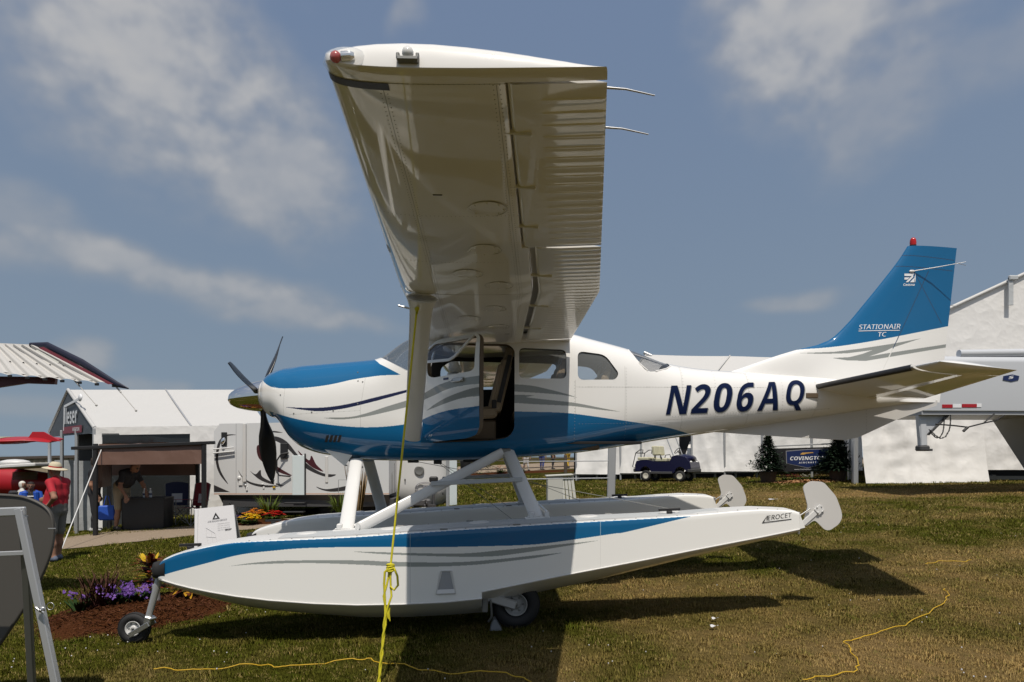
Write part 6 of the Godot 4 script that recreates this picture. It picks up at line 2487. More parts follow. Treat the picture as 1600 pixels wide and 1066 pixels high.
func golf_cart() -> void:
	var at := gp(6.75, -18.2)
	var t := thing("golf_cart", "dark blue open golf cart with cream seats parked by the white tent", "golf cart", at)
	t.rotation.y = -0.62
	var L := func() -> MB:
		var m := MB.new()
		m.local = true
		return m
	var mb: MB = L.call()
	# side profile swept across the body
	var prof := [Vector2(-1.02, .62), Vector2(-.95, .78), Vector2(-.55, .82), Vector2(-.05, .74), Vector2(.38, .76), Vector2(.46, .95), Vector2(.66, 1.0), Vector2(.98, .92), Vector2(1.16, .72), Vector2(1.20, .52), Vector2(1.12, .40), Vector2(.99, .42), Vector2(.92, .52), Vector2(.76, .57), Vector2(.62, .50), Vector2(.55, .33), Vector2(-.35, .33), Vector2(-.42, .50), Vector2(-.58, .58), Vector2(-.74, .52), Vector2(-.82, .38), Vector2(-1.0, .40)]
	mb.plate(PackedVector2Array(prof), 1.06, Transform3D.IDENTITY)
	var b := obj("body", mb, M["cart_blue"], t)
	mb = L.call()
	mb.ball(V(.80, .86, 0), V(.40, .18, .52), Basis.IDENTITY, 8, 14)
	obj("front_cowl", mb, M["cart_blue"], b)
	mb = L.call()
	mb.box(V(1.14, .42, 0), V(.20, .16, 1.08), Basis.IDENTITY, .06)
	mb.box(V(.05, .33, .54), V(.85, .09, .06), Basis.IDENTITY, .02)
	mb.box(V(.05, .33, -.54), V(.85, .09, .06), Basis.IDENTITY, .02)
	mb.box(V(-1.05, .42, 0), V(.12, .14, 1.0), Basis.IDENTITY, .03)
	obj("bumper", mb, M["cart_grey"], t)
	for z: float in [.34, -.34]:
		mb = L.call()
		mb.ball(V(1.13, .74, z), V(.05, .045, .09), Basis.IDENTITY, 5, 8)
		obj("headlight", mb, M["clear_bulb"], t)
	for x: float in [.76, -.58]:
		for z: float in [.46, -.46]:
			mb = L.call()
			mb.lathe([Vector2(.11, .07), Vector2(.17, .085), Vector2(.205, .06), Vector2(.21, 0), Vector2(.205, -.06), Vector2(.17, -.085), Vector2(.11, -.07)], V(x, .21, z), V(0, 0, 1), 20)
			var w := obj("wheel", mb, M["rubber"], t)
			mb = L.call()
			mb.lathe([Vector2(.12, .06), Vector2(.11, .075), Vector2(.05, .05), Vector2(0, .06)], V(x, .21, z), V(0, 0, signf(z)), 16)
			obj("hubcap", mb, M["wheel_cream"], w)
	for q in [[-.02, .82, .50, .13, 1.0], [-.72, .86, .42, .12, 1.0]]:
		mb = L.call()
		mb.box(V(q[0], q[1], .255), V(q[2], q[3], .48), Basis.IDENTITY, .045)
		mb.box(V(q[0], q[1], -.255), V(q[2], q[3], .48), Basis.IDENTITY, .045)
		obj("seat", mb, M["seat_cream"], t)
	mb = L.call()
	mb.box(V(-.28, 1.17, .255), V(.13, .36, .49), Basis(Vector3(0, 0, 1), .14), .05)
	mb.box(V(-.28, 1.17, -.255), V(.13, .36, .49), Basis(Vector3(0, 0, 1), .14), .05)
	obj("backrest", mb, M["seat_cream"], t)
	mb = L.call()
	for z: float in [.5, -.5]:
		mb.tube([V(-.22, .80, z), V(-.18, 1.0, z), V(.0, 1.02, z), V(.06, .86, z)], .018, 6)
		mb.tube([V(-.30, .85, z * .6), V(-.33, 1.3, z * .6)], .018, 6)
	mb.tube([V(-1.0, .5, .45), V(-1.15, .55, .45), V(-1.02, 1.08, .45), V(-.85, 1.2, .45), V(-.72, 1.2, .45), V(-.74, 1.05, .45)], .018, 6)
	mb.tube([V(-1.0, .5, -.45), V(-1.15, .55, -.45), V(-1.02, 1.08, -.45), V(-.85, 1.2, -.45), V(-.72, 1.2, -.45), V(-.74, 1.05, -.45)], .018, 6)
	mb.tube([V(-1.02, 1.08, .45), V(-1.02, 1.08, -.45)], .018, 6)
	obj("hand_rails", mb, M["black"], t)
	mb = L.call()
	mb.tube([V(.60, .95, -.2), V(.42, 1.16, -.2)], .02, 6)
	var ring := []
	for k in 15: ring.append(V(.41, 1.17, -.2) + V(.09 * cos(TAU * k / 14), .10 * cos(TAU * k / 14), .16 * sin(TAU * k / 14)))
	mb.tube(ring, .015, 6)
	obj("steering_wheel", mb, M["black"], t)
	mb = L.call()
	for z: float in [.5, -.5]: mb.tube([V(.52, .96, z), V(.22, 1.72, z)], .022, 6)
	obj("windscreen_posts", mb, M["galvanised"], t)

# ---- people: one smooth surface from tapered capsules -------------------------------------------------
func figure(bones: Array, cell: float, k: float, paint: Array) -> MB:
	var lo := Vector3(1e9, 1e9, 1e9)
	var hi := -lo
	for b in bones:
		var r: float = maxf(b[2], b[3]) + cell * 3.0
		for p: Vector3 in [b[0], b[1]]:
			lo = lo.min(p - V(r, r, r)); hi = hi.max(p + V(r, r, r))
	var nx := int((hi.x - lo.x) / cell) + 2
	var ny := int((hi.y - lo.y) / cell) + 2
	var nzz := int((hi.z - lo.z) / cell) + 2
	var f := PackedFloat32Array()
	f.resize(nx * ny * nzz)
	f.fill(1.0)
	var best := PackedFloat32Array()
	best.resize(f.size())
	best.fill(1.0)
	var who := PackedInt32Array()
	who.resize(f.size())
	for bi in bones.size():
		var b: Array = bones[bi]
		var a: Vector3 = b[0]
		var ab: Vector3 = b[1] - a
		var l2 := maxf(ab.length_squared(), 1e-8)
		var ra: float = b[2]
		var rb: float = b[3]
		var m := maxf(ra, rb) + cell * 3.0
		var p0 := ((a.min(b[1]) - V(m, m, m) - lo) / cell).floor()
		var p1 := ((a.max(b[1]) + V(m, m, m) - lo) / cell).ceil()
		for iy in range(maxi(0, int(p0.y)), mini(ny, int(p1.y) + 1)):
			for iz in range(maxi(0, int(p0.z)), mini(nzz, int(p1.z) + 1)):
				var i := (iy * nzz + iz) * nx + maxi(0, int(p0.x))
				for ix in range(maxi(0, int(p0.x)), mini(nx, int(p1.x) + 1)):
					var p := lo + V(ix, iy, iz) * cell
					var t := clampf((p - a).dot(ab) / l2, 0.0, 1.0)
					var d := (p - a - ab * t).length() - lerpf(ra, rb, t)
					if d < best[i]:
						best[i] = d
						who[i] = bi
					var o := f[i]
					var h := maxf(k - absf(o - d), 0.0) / k
					f[i] = minf(o, d) - h * h * k * 0.25
					i += 1
	var mb := MB.new()
	mb.local = true
	var idx := {}
	var sx := 1
	var sz := nx
	var sy := nx * nzz
	var off := [0, sx, sz, sx + sz, sy, sy + sx, sy + sz, sy + sx + sz]
	for iy in ny - 1:
		for iz in nzz - 1:
			for ix in nx - 1:
				var i := iy * sy + iz * sz + ix
				if absf(f[i]) > cell * 2.5: continue
				var neg := 0
				for o: int in off:
					if f[i + o] < 0.0: neg += 1
				if neg == 0 or neg == 8: continue
				var s := Vector3.ZERO
				var n := 0
				for e in [[0, 1], [0, 2], [0, 4], [1, 3], [1, 5], [2, 3], [2, 6], [4, 5], [4, 6], [3, 7], [5, 7], [6, 7]]:
					var fa: float = f[i + off[e[0]]]
					var fb: float = f[i + off[e[1]]]
					if (fa < 0.0) != (fb < 0.0):
						var t := fa / (fa - fb)
						var pa := V(e[0] & 1, e[0] >> 2, (e[0] >> 1) & 1)
						var pb := V(e[1] & 1, e[1] >> 2, (e[1] >> 1) & 1)
						s += pa.lerp(pb, t)
						n += 1
				var g := V(f[i + sx] - f[i], f[i + sy] - f[i], f[i + sz] - f[i])
				var p := lo + (V(ix, iy, iz) + s / n) * cell
				mb.col = skin_of(paint, who[i], p)
				idx[i] = mb.vert(p, g if g.length_squared() > 0 else Vector3.UP)
	for i: int in idx:
		for q in [[sx, sy, sz], [sy, sz, sx], [sz, sx, sy]]:
			# the edge from this corner along q[0] is shared by four cells
			if i + q[0] >= f.size(): continue
			if (f[i] < 0.0) == (f[i + q[0]] < 0.0): continue
			var b: int = i - q[1]
			var c: int = i - q[1] - q[2]
			var d: int = i - q[2]
			if idx.has(b) and idx.has(c) and idx.has(d):
				mb.face(idx[i], idx[b], idx[c])
				mb.face(idx[i], idx[c], idx[d])
	return mb

func skin_of(paint: Array, bone: int, p: Vector3) -> Color:
	var c = paint[bone]
	if c is Array:   # [colour, height above which the second applies, second]
		return c[2] if p.y > c[1] or p.z < c[3] else c[0]
	return c

# pose: dictionary of joints in the figure's own axes (x its left, z ahead)
func person(label: String, at: Vector3, turn: float, size: float, j: Dictionary, cols: Dictionary, cell := 0.016, group := "") -> Node3D:
	var t := thing("person", label, "person", at, group)
	t.rotation.y = turn
	t.scale = Vector3.ONE * size
	var sk: Color = cols.skin
	var sh: Color = cols.shirt
	var pa: Color = cols.pants
	var so: Color = cols.shoes
	var ha: Color = cols.hair
	var B := []
	var C := []
	var hip: Vector3 = j.get("hip", V(0, .94, 0))
	var chest: Vector3 = j.get("chest", V(0, 1.36, .0))
	var head: Vector3 = j.get("head", V(0, 1.63, .03))
	var neck := chest + (head - chest) * .42
	var fat: float = cols.get("belly", 0.0)
	for s: float in [-1.0, 1.0]:
		B.append([hip + V(.065 * s, -.02, 0), hip + V(.06 * s, .10, .0), .125, .12]); C.append(pa)
		B.append([hip + V(.06 * s, .10, .015 + fat * .5), hip.lerp(chest, .6) + V(.06 * s, 0, .01 + fat * .3), .118 + fat, .122 + fat * .6]); C.append(sh)
		B.append([hip.lerp(chest, .6) + V(.06 * s, 0, .01), chest + V(.08 * s, .0, 0), .125, .115]); C.append(sh)
		var shd := chest + V(.185 * s, .05, 0)
		B.append([chest + V(.06 * s, .08, 0), shd, .075, .068]); C.append(sh)
		var el: Vector3 = j.get("elbow_l" if s > 0 else "elbow_r", V(.25 * s, 1.10, -.03))
		var wr: Vector3 = j.get("wrist_l" if s > 0 else "wrist_r", V(.25 * s, .86, .08))
		var cut: float = cols.get("sleeve", .62)
		B.append([shd, shd.lerp(el, cut), .066, .058]); C.append(sh)
		B.append([shd.lerp(el, cut), el, .047, .042]); C.append(sk if cut < .95 else sh)
		B.append([el, wr, .042, .029]); C.append(cols.get("forearm", sk))
		var kn: Vector3 = j.get("knee_l" if s > 0 else "knee_r", V(.10 * s, .50, .03))
		var an: Vector3 = j.get("ankle_l" if s > 0 else "ankle_r", V(.105 * s, .09, -.02))
		var hj := hip + V(.095 * s, -.03, 0)
		var hem: float = cols.get("hem", .88)
		B.append([hj, hj.lerp(kn, hem), .100, .082]); C.append(pa)
		B.append([hj.lerp(kn, hem), kn, .066, .056]); C.append(sk if hem < .98 else pa)
		B.append([kn, an.lerp(kn, .55), .056, .058]); C.append(sk if hem < .98 else pa)
		B.append([an.lerp(kn, .55), an, .056, .038]); C.append(sk if hem < .98 else pa)
		B.append([an + V(0, -.03, -.03), an + V(.02 * s, -.045, .15), .045, .036]); C.append(so)
		# hand: palm, four fingers of unequal length, thumb from the side of the palm
		var hd: Vector3 = j.get("hand_l" if s > 0 else "hand_r", V(0, -1, .15)).normalized()
		var side := (hd.cross(V(s, 0, .2))).normalized()
		B.append([wr, wr + hd * .075, .030, .036]); C.append(sk)
		for q in 4:
			var ln: float = [.070, .082, .076, .058][q]
			var root := wr + hd * .08 + side * (q - 1.5) * .020
			var mid := root + hd * ln * .55
			B.append([root, mid, .0105, .010]); C.append(sk)
			B.append([mid, mid + (hd * .7 + hd.cross(side) * .5 * s).normalized() * ln * .5, .010, .0085]); C.append(sk)
		B.append([wr + hd * .02 - side * .03, wr + hd * .07 - side * .062, .0125, .011]); C.append(sk)
		B.append([wr + hd * .07 - side * .062, wr + hd * .10 - side * .060, .011, .0095]); C.append(sk)
	B.append([chest + V(0, .08, 0), neck + (head - neck) * .5, .062, .054]); C.append(sk)
	var fw: Vector3 = j.get("face", V(0, -.05, 1)).normalized()
	var up := V(0, 1, 0)
	up = (up - fw * up.dot(fw)).normalized()
	var hc := [sk, head.y + .055, ha, head.z - .035]
	B.append([head - up * .01 - fw * .01, head + up * .035 - fw * .015, .088, .090]); C.append(hc)
	B.append([head - up * .05 + fw * .02, head - up * .075 + fw * .045, .062, .042]); C.append(sk)
	B.append([head + up * .0 + fw * .09, head - up * .03 + fw * .105, .012, .017]); C.append(sk)
	B.append([head - up * .062 + fw * .080, head - up * .064 + fw * .083, .016, .016]); C.append(Color(sk.r * .8, sk.g * .55, sk.b * .5))
	for s: float in [-1.0, 1.0]:
		var er := up.cross(fw) * s
		B.append([head + er * .086 + up * .012, head + er * .090 - up * .022, .016, .012]); C.append(sk)
		B.append([head + er * .032 + up * .012 + fw * .078, head + er * .034 + up * .012 + fw * .080, .011, .011]); C.append(Color(.03, .025, .02))
	var mb := figure(B, cell, .035, C)
	obj("body", mb, M["skin_cloth"], t)
	return t

func details() -> void:
	var mb: MB
	var t: Node3D
	# --- people
	t = person("man in red shirt, grey shorts and straw hat standing hand on hip by the path", gp(-7.35, -4.0), -PI / 2 - .15, .945, {"elbow_l": V(.34, 1.16, -.24), "wrist_l": V(.20, .99, .02), "hand_l": V(-.6, -.5, .5), "elbow_r": V(-.27, 1.12, .05), "wrist_r": V(-.17, 1.08, .28), "hand_r": V(.6, .1, .7), "knee_l": V(.12, .50, .0), "ankle_l": V(.13, .09, -.05), "ankle_r": V(-.10, .09, .05), "chest": V(0, 1.37, -.02), "head": V(0, 1.63, .05), "face": V(0, -.15, 1)}, {"skin": Color(.26, .13, .085), "shirt": Color(.36, .008, .02), "pants": Color(.16, .15, .14), "shoes": Color(.10, .12, .17), "hair": Color(.2, .16, .12), "belly": .035}, .013)
	mb = MB.new()
	mb.local = true
	mb.lathe([Vector2(.0, .13), Vector2(.06, .125), Vector2(.095, .09), Vector2(.102, .05)], V(0, 1.66, .04), V(0, 1, -.16), 20)
	mb.lathe([Vector2(.102, .022), Vector2(.19, -.005), Vector2(.205, .005), Vector2(.19, .010), Vector2(.104, .032)], V(0, 1.66, .04), V(0, 1, -.16), 24)
	var hat := obj("hat", mb, M["straw"], t)
	mb = MB.new()
	mb.local = true
	mb.lathe([Vector2(.104, .02), Vector2(.106, .055)], V(0, 1.66, .04), V(0, 1, -.16), 20)
	obj("hat_band", mb, M["hat_band"], hat)
	mb = MB.new()
	mb.local = true
	mb.tube([V(.07, 1.44, .10), V(.05, 1.30, .13), V(0, 1.20, .15), V(-.05, 1.30, .13), V(-.07, 1.44, .10)], .006, 5)
	obj("lanyard", mb, M["cloth_black"], t)
	t = person("man in dark shirt and khaki shorts bending over the black display table", gp(-8.48, -8.3), PI / 2 - .35, 1.02, {"hip": V(0, .92, -.08), "chest": V(0, 1.26, .14), "head": V(0, 1.44, .33), "face": V(0, -.6, .8), "elbow_l": V(.24, 1.02, .30), "wrist_l": V(.20, .82, .44), "elbow_r": V(-.26, 1.0, .16), "wrist_r": V(-.24, .80, .30), "knee_l": V(.11, .49, -.02), "knee_r": V(-.11, .49, -.06), "ankle_l": V(.12, .09, -.04), "ankle_r": V(-.12, .09, -.12)}, {"skin": Color(.27, .14, .09), "shirt": Color(.025, .025, .028), "pants": Color(.26, .21, .14), "shoes": Color(.03, .025, .02), "hair": Color(.03, .022, .018)}, .014)
	t = person("person in black half hidden behind the front post of the shade frame", gp(-9.4, -8.7), PI / 2 + .4, 1.02, {}, {"skin": Color(.27, .14, .09), "shirt": Color(.015, .015, .017), "pants": Color(.02, .02, .025), "shoes": Color(.45, .45, .45), "hair": Color(.03, .022, .018), "hem": 1.0}, .02)
	t = person("person in open blue jacket over a black shirt facing the camera near the red aircraft", gp(-13.3, -12.4), .5, 1.0, {"elbow_l": V(.28, 1.12, .05), "wrist_l": V(.16, 1.08, .28), "hand_l": V(-.7, .2, .5), "elbow_r": V(-.28, 1.12, .05), "wrist_r": V(-.16, 1.08, .28), "hand_r": V(.7, .2, .5)}, {"skin": Color(.20, .10, .07), "shirt": Color(.012, .012, .015), "pants": Color(.05, .05, .055), "shoes": Color(.02, .02, .02), "hair": Color(.012, .01, .01), "hem": 1.0, "sleeve": 1.0, "forearm": Color(.015, .10, .42)}, .02)
	mb = MB.new()
	mb.local = true
	for s: float in [-1.0, 1.0]:
		mb.box(V(.13 * s, 1.19, .09), V(.13, .56, .13), Basis(Vector3.UP, .5 * s), .05)
		mb.tube([V(.10 * s, 1.44, 0), V(.20 * s, 1.42, 0), V(.27 * s, 1.13, .04)], [.07, .08, .065], 10)
	mb.box(V(0, 1.20, -.10), V(.32, .54, .12), Basis.IDENTITY, .05)
	obj("jacket", mb, M["bag_blue"], t)
	mb = MB.new()
	mb.local = true
	mb.box(V(0, 1.33, .135), V(.16, .03, .02))
	obj("shirt_print", mb, M["print_white"], t)
	person("person in grey shirt at the far left edge seen from behind", gp(-14.4, -12.4), PI * .8, .98, {}, {"skin": Color(.25, .13, .09), "shirt": Color(.10, .095, .11), "pants": Color(.05, .05, .06), "shoes": Color(.02, .02, .02), "hair": Color(.10, .02, .02), "hem": 1.0}, .022)
	t = person("person in white cap and pale shirt carrying a dark backpack at the far left", gp(-13.9, -12.9), PI * .75, 1.0, {}, {"skin": Color(.25, .13, .09), "shirt": Color(.5, .5, .48), "pants": Color(.05, .05, .06), "shoes": Color(.02, .02, .02), "hair": Color(.62, .6, .55), "hem": 1.0}, .022)
	mb = MB.new()
	mb.local = true
	mb.box(V(0, 1.22, -.2), V(.32, .5, .2), Basis.IDENTITY, .07)
	obj("backpack", mb, M["cloth_black"], t)
	var fc := [Color(.45, .42, .4), Color(.04, .06, .2), Color(.03, .03, .035), Color(.45, .28, .02)]
	for k in 4:
		person(["distant person in pale trousers beyond the fence", "distant person in blue trousers beyond the fence", "distant person in black trousers beyond the fence", "distant person in yellow trousers beyond the fence, nearest the tent"][k], gp([2.2, 3.2, 3.9, 4.9][k], -33.5 - .4 * k), [.3, 2.4, 1.2, 4.0][k], 1.0, {"ankle_l": V(.12, .09, .15 - .1 * k), "ankle_r": V(-.1, .09, -.12 + .08 * k)}, {"skin": Color(.27, .15, .1), "shirt": fc[(k + 2) % 4], "pants": fc[k], "shoes": Color(.05, .05, .05), "hair": Color(.05, .04, .03), "hem": 1.0}, .035, "people walking on the gravel road")
	# --- table, bottles, chairs, bag
	t = thing("display_table", "folding table under a black cloth in the shade of the brown canopy", "table", gp(-8.02, -8.5))
	mb = MB.new()
	mb.box(gp(-8.02, -8.5, .72), V(.92, .04, .62), Basis(Vector3.UP, .1), .008)
	obj("table_top", mb, M["black"], t)
	mb = MB.new()
	for q in [[V(-8.47, 0, -8.16), V(.91, 0, -.09)], [V(-7.56, 0, -8.25), V(-.05, 0, -.62)], [V(-8.50, 0, -8.75), V(.03, 0, .6)]]:
		cloth(mb, gp(q[0].x, q[0].z, .02), q[1], V(0, .70, 0), .02, q[0].x * 3.0, 16, 6, -.02)
	obj("table_skirt", mb, M["cloth_black"], t)
	for k in 2:
		t = thing("water_bottle", ["clear water bottle on the black table, the left one of two", "clear water bottle on the black table, the right one of two"][k], "bottle", gp(-8.05 + .14 * k, -8.35, .74), "water bottles on the table")
		mb = MB.new()
		mb.lathe([Vector2(0, 0), Vector2(.032, .004), Vector2(.032, .13), Vector2(.014, .18), Vector2(.014, .20)], t.position, Vector3.UP, 12)
		obj("bottle_body", mb, M["vinyl_clear"], t)
		mb = MB.new()
		mb.lathe([Vector2(.015, .195), Vector2(.015, .215), Vector2(0, .215)], t.position, Vector3.UP, 10)
		obj("cap", mb, M["print_white"], t)
		mb = MB.new()
		mb.lathe([Vector2(.033, .06), Vector2(.033, .10)], t.position, Vector3.UP, 12)
		obj("paper_label", mb, M["print_blue"], t)
	for k in 2:
		var p := gp([-7.22, -7.75][k], [-8.95, -9.3][k])
		t = thing("camp_chair", ["dark red folding camp chair with pale back panel behind the sign board", "navy folding camp chair beside the black table"][k], "chair", p)
		t.rotation.y = [-.5, .35][k]
		var cm: Material = M[["chair_red", "chair_navy"][k]]
		mb = MB.new()
		mb.local = true
		for s: float in [-1.0, 1.0]:
			mb.tube([V(.27 * s, 0, .24), V(-.22 * s, .42, .22)], .011, 6)
			mb.tube([V(.27 * s, 0, -.24), V(-.25 * s, .44, -.22)], .011, 6)
			mb.tube([V(.27 * s, 0, .24), V(.25 * s, .44, -.22)], .011, 6)
			mb.tube([V(.26 * s, .40, -.22), V(.27 * s, .98, -.32)], .012, 6)
			mb.tube([V(.27 * s, 0, .24), V(.28 * s, .62, .22)], .011, 6)
		obj("folding_frame", mb, M["dull_metal"], t)
		mb = MB.new()
		mb.local = true
		cloth(mb, V(-.25, .43, .24), V(.5, 0, 0), V(0, -.02, -.47), .01, 5.0, 8, 8, .0)
		obj("seat", mb, cm, t)
		mb = MB.new()
		mb.local = true
		var rows := []
		for i in 7:
			var r := PackedVector3Array()
			for q in 9:
				var a := -1.0 + q / 4.0
				var y := lerpf(.44, .98 + .05 * (1.0 - a * a), i / 6.0)
				r.append(V(.27 * a, y, -.22 - .10 * i / 6.0 - .05 * (1.0 - a * a)))
			rows.append(r)
		mb.grid(rows)
		obj("backrest", mb, cm, t)
		mb = MB.new()
		mb.local = true
		mb.quad(V(-.12, .52, -.262), V(.12, .52, -.262), V(.12, .74, -.30), V(-.12, .74, -.30))
		obj("back_panel", mb, M["ink_faint"], t)
		for s: float in [-1.0, 1.0]:
			mb = MB.new()
			mb.local = true
			mb.bar(V(.28 * s, .62, .25), V(.28 * s, .60, -.26), .07, .01, Vector3.UP, .003)
			obj("armrest", mb, cm, t)
	t = thing("shopping_bag", "bright blue tote bag hanging beside the man at the table", "bag", gp(-8.85, -8.25, .30))
	mb = MB.new()
	var bp := t.position
	mb.box(bp + V(0, .13, 0), V(.34, .34, .12), Basis(Vector3.UP, .3), .03)
	obj("bag_body", mb, M["bag_blue"], t)
	mb = MB.new()
	mb.tube([bp + V(-.08, .29, 0), bp + V(-.02, .52, 0), bp + V(.03, .52, 0), bp + V(.08, .29, 0)], .009, 5)
	obj("bag_strap", mb, M["bag_blue"], t)
	# --- white sandwich board
	t = thing("sandwich_board", "white sandwich board with black triangle emblem standing on the lawn by the path", "sign", gp(-5.0, -4.9))
	var a := V(-5.42, .675, -4.95)
	var b := V(-4.72, .752, -4.90)
	var c := V(-4.54, .03, -4.62)
	var d := V(-5.29, -.06, -4.66)
	mb = MB.new()
	var nn := (b - a).cross(d - a).normalized() * .012
	mb.quad(a - nn, b - nn, c - nn, d - nn)
	mb.quad(a + nn, b + nn, c + nn, d + nn)
	for q in [[a, b], [b, c], [c, d], [d, a]]: mb.quad(q[0] - nn, q[1] - nn, q[1] + nn, q[0] + nn)
	var bd := obj("front_panel", mb, M["sign_white"], t)
	mb = MB.new()
	mb.quad(a + V(0, 0, -.03), b + V(0, 0, -.03), V(-4.70, .05, -5.25), V(-5.50, -.06, -5.2))
	obj("back_panel", mb, M["sign_white"], t)
	pole("leg", a + V(-.01, 0, -.02), V(-5.47, -.07, -5.1), .06, M["sign_white"], t, .04)
	pole("leg", a + V(.02, 0, .02), d + V(0, -.02, .02), .06, M["sign_white"], t, .04)
	pole("cross_bar", V(-5.5, -.02, -5.0), V(-5.22, .03, -4.62), .03, M["black"], t, .03)
	var at2 := func(u: float, v: float) -> Vector3: return d.lerp(c, u).lerp(a.lerp(b, u), v) + V(0, .006, .017)
	mb = MB.new()
	mb.tri(at2.call(.43, .70), at2.call(.62, .705), at2.call(.52, .86))
	obj("triangle_emblem", mb, M["black"], bd)
	mb = MB.new()
	letters(mb, "A", at2.call(.49, .715) + V(0, 0, .003), at2.call(.56, .715) - at2.call(.49, .715), at2.call(.49, .775) - at2.call(.49, .715))
	obj("emblem_letter", mb, M["print_white"], bd)
	mb = MB.new()
	letters(mb, "AIR SALES GROUP", at2.call(.30, .635), at2.call(.80, .645) - at2.call(.30, .635), at2.call(.30, .675) - at2.call(.30, .635), true, true)
	for k in 4: letters(mb, ["seaplane floats", "new for display", "see us in the tent", "ask for details"][k], at2.call(.55, .57 - .05 * k), at2.call(.86, .57 - .05 * k) - at2.call(.55, .57 - .05 * k), at2.call(.55, .59 - .05 * k) - at2.call(.55, .57 - .05 * k), false)
	obj("board_lettering", mb, M["ink_grey"], bd)
	mb = MB.new()
	letters(mb, "WASP", at2.call(.72, .395), at2.call(.88, .395) - at2.call(.72, .395), at2.call(.74, .44) - at2.call(.72, .395))
	obj("board_bold_word", mb, M["black"], bd)
	mb = MB.new()
	for q in [[.25, .52, .30, .10], [.30, .10, .52, .14], [.52, .14, .48, .36], [.48, .36, .25, .52], [.25, .30, .50, .26], [.38, .44, .42, .12]]:
		mb.bar(at2.call(q[0], q[1]), at2.call(q[2], q[3]), .006, .002, V(0, 0, 1), .0005)
	obj("board_drawing", mb, M["ink_faint"], bd)
	# --- mulch bed by the nose wheel
	mb = MB.new()
	mound(mb, -3.95, .02, .98, 1.0, .13)
	struct("mulch_bed", mb, M["mulch"])
	mb = MB.new()
	chips(mb, -3.95, .02, .98, 1.0, .13, 5200, Color(.026, .010, .005), Color(.10, .042, .022), .016)
	tag1(obj("bark_chips", mb, M["bark_chip"]), "reddish brown bark mulch around the plants near the nose wheel", "mulch", "", "stuff")
	mb = MB.new()
	for i in 190:
		var an := rng.randf() * TAU
		leaf(mb, gp(-4.40 + rng.randf_range(-.14, .14), .05 + rng.randf_range(-.1, .1), .05), V(cos(an) * .45, 1, sin(an) * .45).normalized(), rng.randf_range(.30, .66), .006, rng.randf_range(.02, .2), Color(.035, .014, .014), Color(.075, .035, .025))
	tag1(obj("purple_fountain_grass", mb, M["leafy"]), "dark purple ornamental grass at the left end of the mulch bed", "plant")
	t = thing("purple_flowers", "clump of purple flowers behind the nose wheel", "plant", gp(-4.15, -.05))
	for q in [[-4.28, -.12], [-4.08, -.15], [-4.18, .05], [-3.98, -.05], [-4.52, .18]]:
		mb = MB.new()
		for i in 34:
			var an := rng.randf() * TAU
			var dr2 := V(cos(an) * .6, 1, sin(an) * .6).normalized()
			var p := gp(q[0], q[1], .08) + V(cos(an), 0, sin(an)) * .05
			leaf(mb, p, dr2, .20, .014, .04, Color(.02, .045, .012))
			var fl := p + dr2 * rng.randf_range(.12, .27)
			var hue := rng.randf()
			if (q[0] > -4.4 and i < 20) or i < 8:
				for k2 in 4:
					mb.col = Color(.08, .035, .19).lerp(Color(.19, .10, .34), hue)
					var o := fl + V(rng.randf_range(-.022, .022), rng.randf_range(-.02, .02), rng.randf_range(-.022, .022))
					var fa := V(rng.randf_range(-1, 1), rng.randf_range(.2, 1), rng.randf_range(0, 1.2)).normalized()
					var e1 := fa.cross(Vector3.UP).normalized() * .017
					var e2 := fa.cross(e1).normalized() * .017
					mb.quad(o - e1, o - e2, o + e1, o + e2)
		mb.col = Color.WHITE
		obj("flower_clump", mb, M["leafy"], t)
	mb = MB.new()
	for i in 120:
		var an := rng.randf() * TAU
		var up := rng.randf()
		var dr3 := V(cos(an), rng.randf_range(.0, 1.1), sin(an)).normalized()
		var e := rng.randf()
		var c0 := Color(.03, .05, .01) if e < .4 else (Color(.10, .015, .012) if e < .75 else Color(.35, .18, .02))
		leaf(mb, gp(-4.02, -.42, .1 + .42 * up), dr3, rng.randf_range(.16, .26), .032, .05, c0, Color(.16, .03, .015) if e < .75 else Color(.5, .33, .03))
	for i in 8:
		var an := rng.randf() * TAU
		leaf(mb, gp(-4.04 + .08 * cos(an), -.42 + .05 * sin(an), .50), V(cos(an) * .4, 1, sin(an) * .4).normalized(), .13, .022, .02, Color(.45, .28, .02), Color(.55, .38, .03))
	mb.tube([gp(-4.02, -.42, .02), gp(-4.02, -.42, .5)], .012, 6)
	tag1(obj("croton", mb, M["leafy"]), "croton with dark red and yellow leaves behind the bow of the near float", "plant")
	mb = MB.new()
	for i in 40:
		var an := rng.randf() * TAU
		leaf(mb, gp(-3.55, -.30, .1 + .2 * rng.randf()), V(cos(an), rng.randf_range(-.1, .6), sin(an)).normalized(), .2, .034, .07, Color(.04, .03, .012) if i % 3 else Color(.28, .12, .02), Color(.12, .03, .015) if i % 3 else Color(.45, .25, .02))
	tag1(obj("low_croton", mb, M["leafy"]), "low croton with drooping orange leaves under the bow keel", "plant")
	mb = MB.new()
	mb.lathe([Vector2(.035, 0), Vector2(.05, .06), Vector2(.04, .16), Vector2(.045, .24), Vector2(.03, .25)], gp(-3.78, -.02, .06), Vector3.UP, 14)
	tag1(obj("garden_light", mb, M["galvanised"]), "small pale stake light in the mulch behind the nose gear", "garden light")
	# --- flower bed by the trailer
	mb = MB.new()
	mound(mb, -5.6, -8.9, 1.0, .75, .10)
	struct("trailer_flower_bed", mb, M["mulch"])
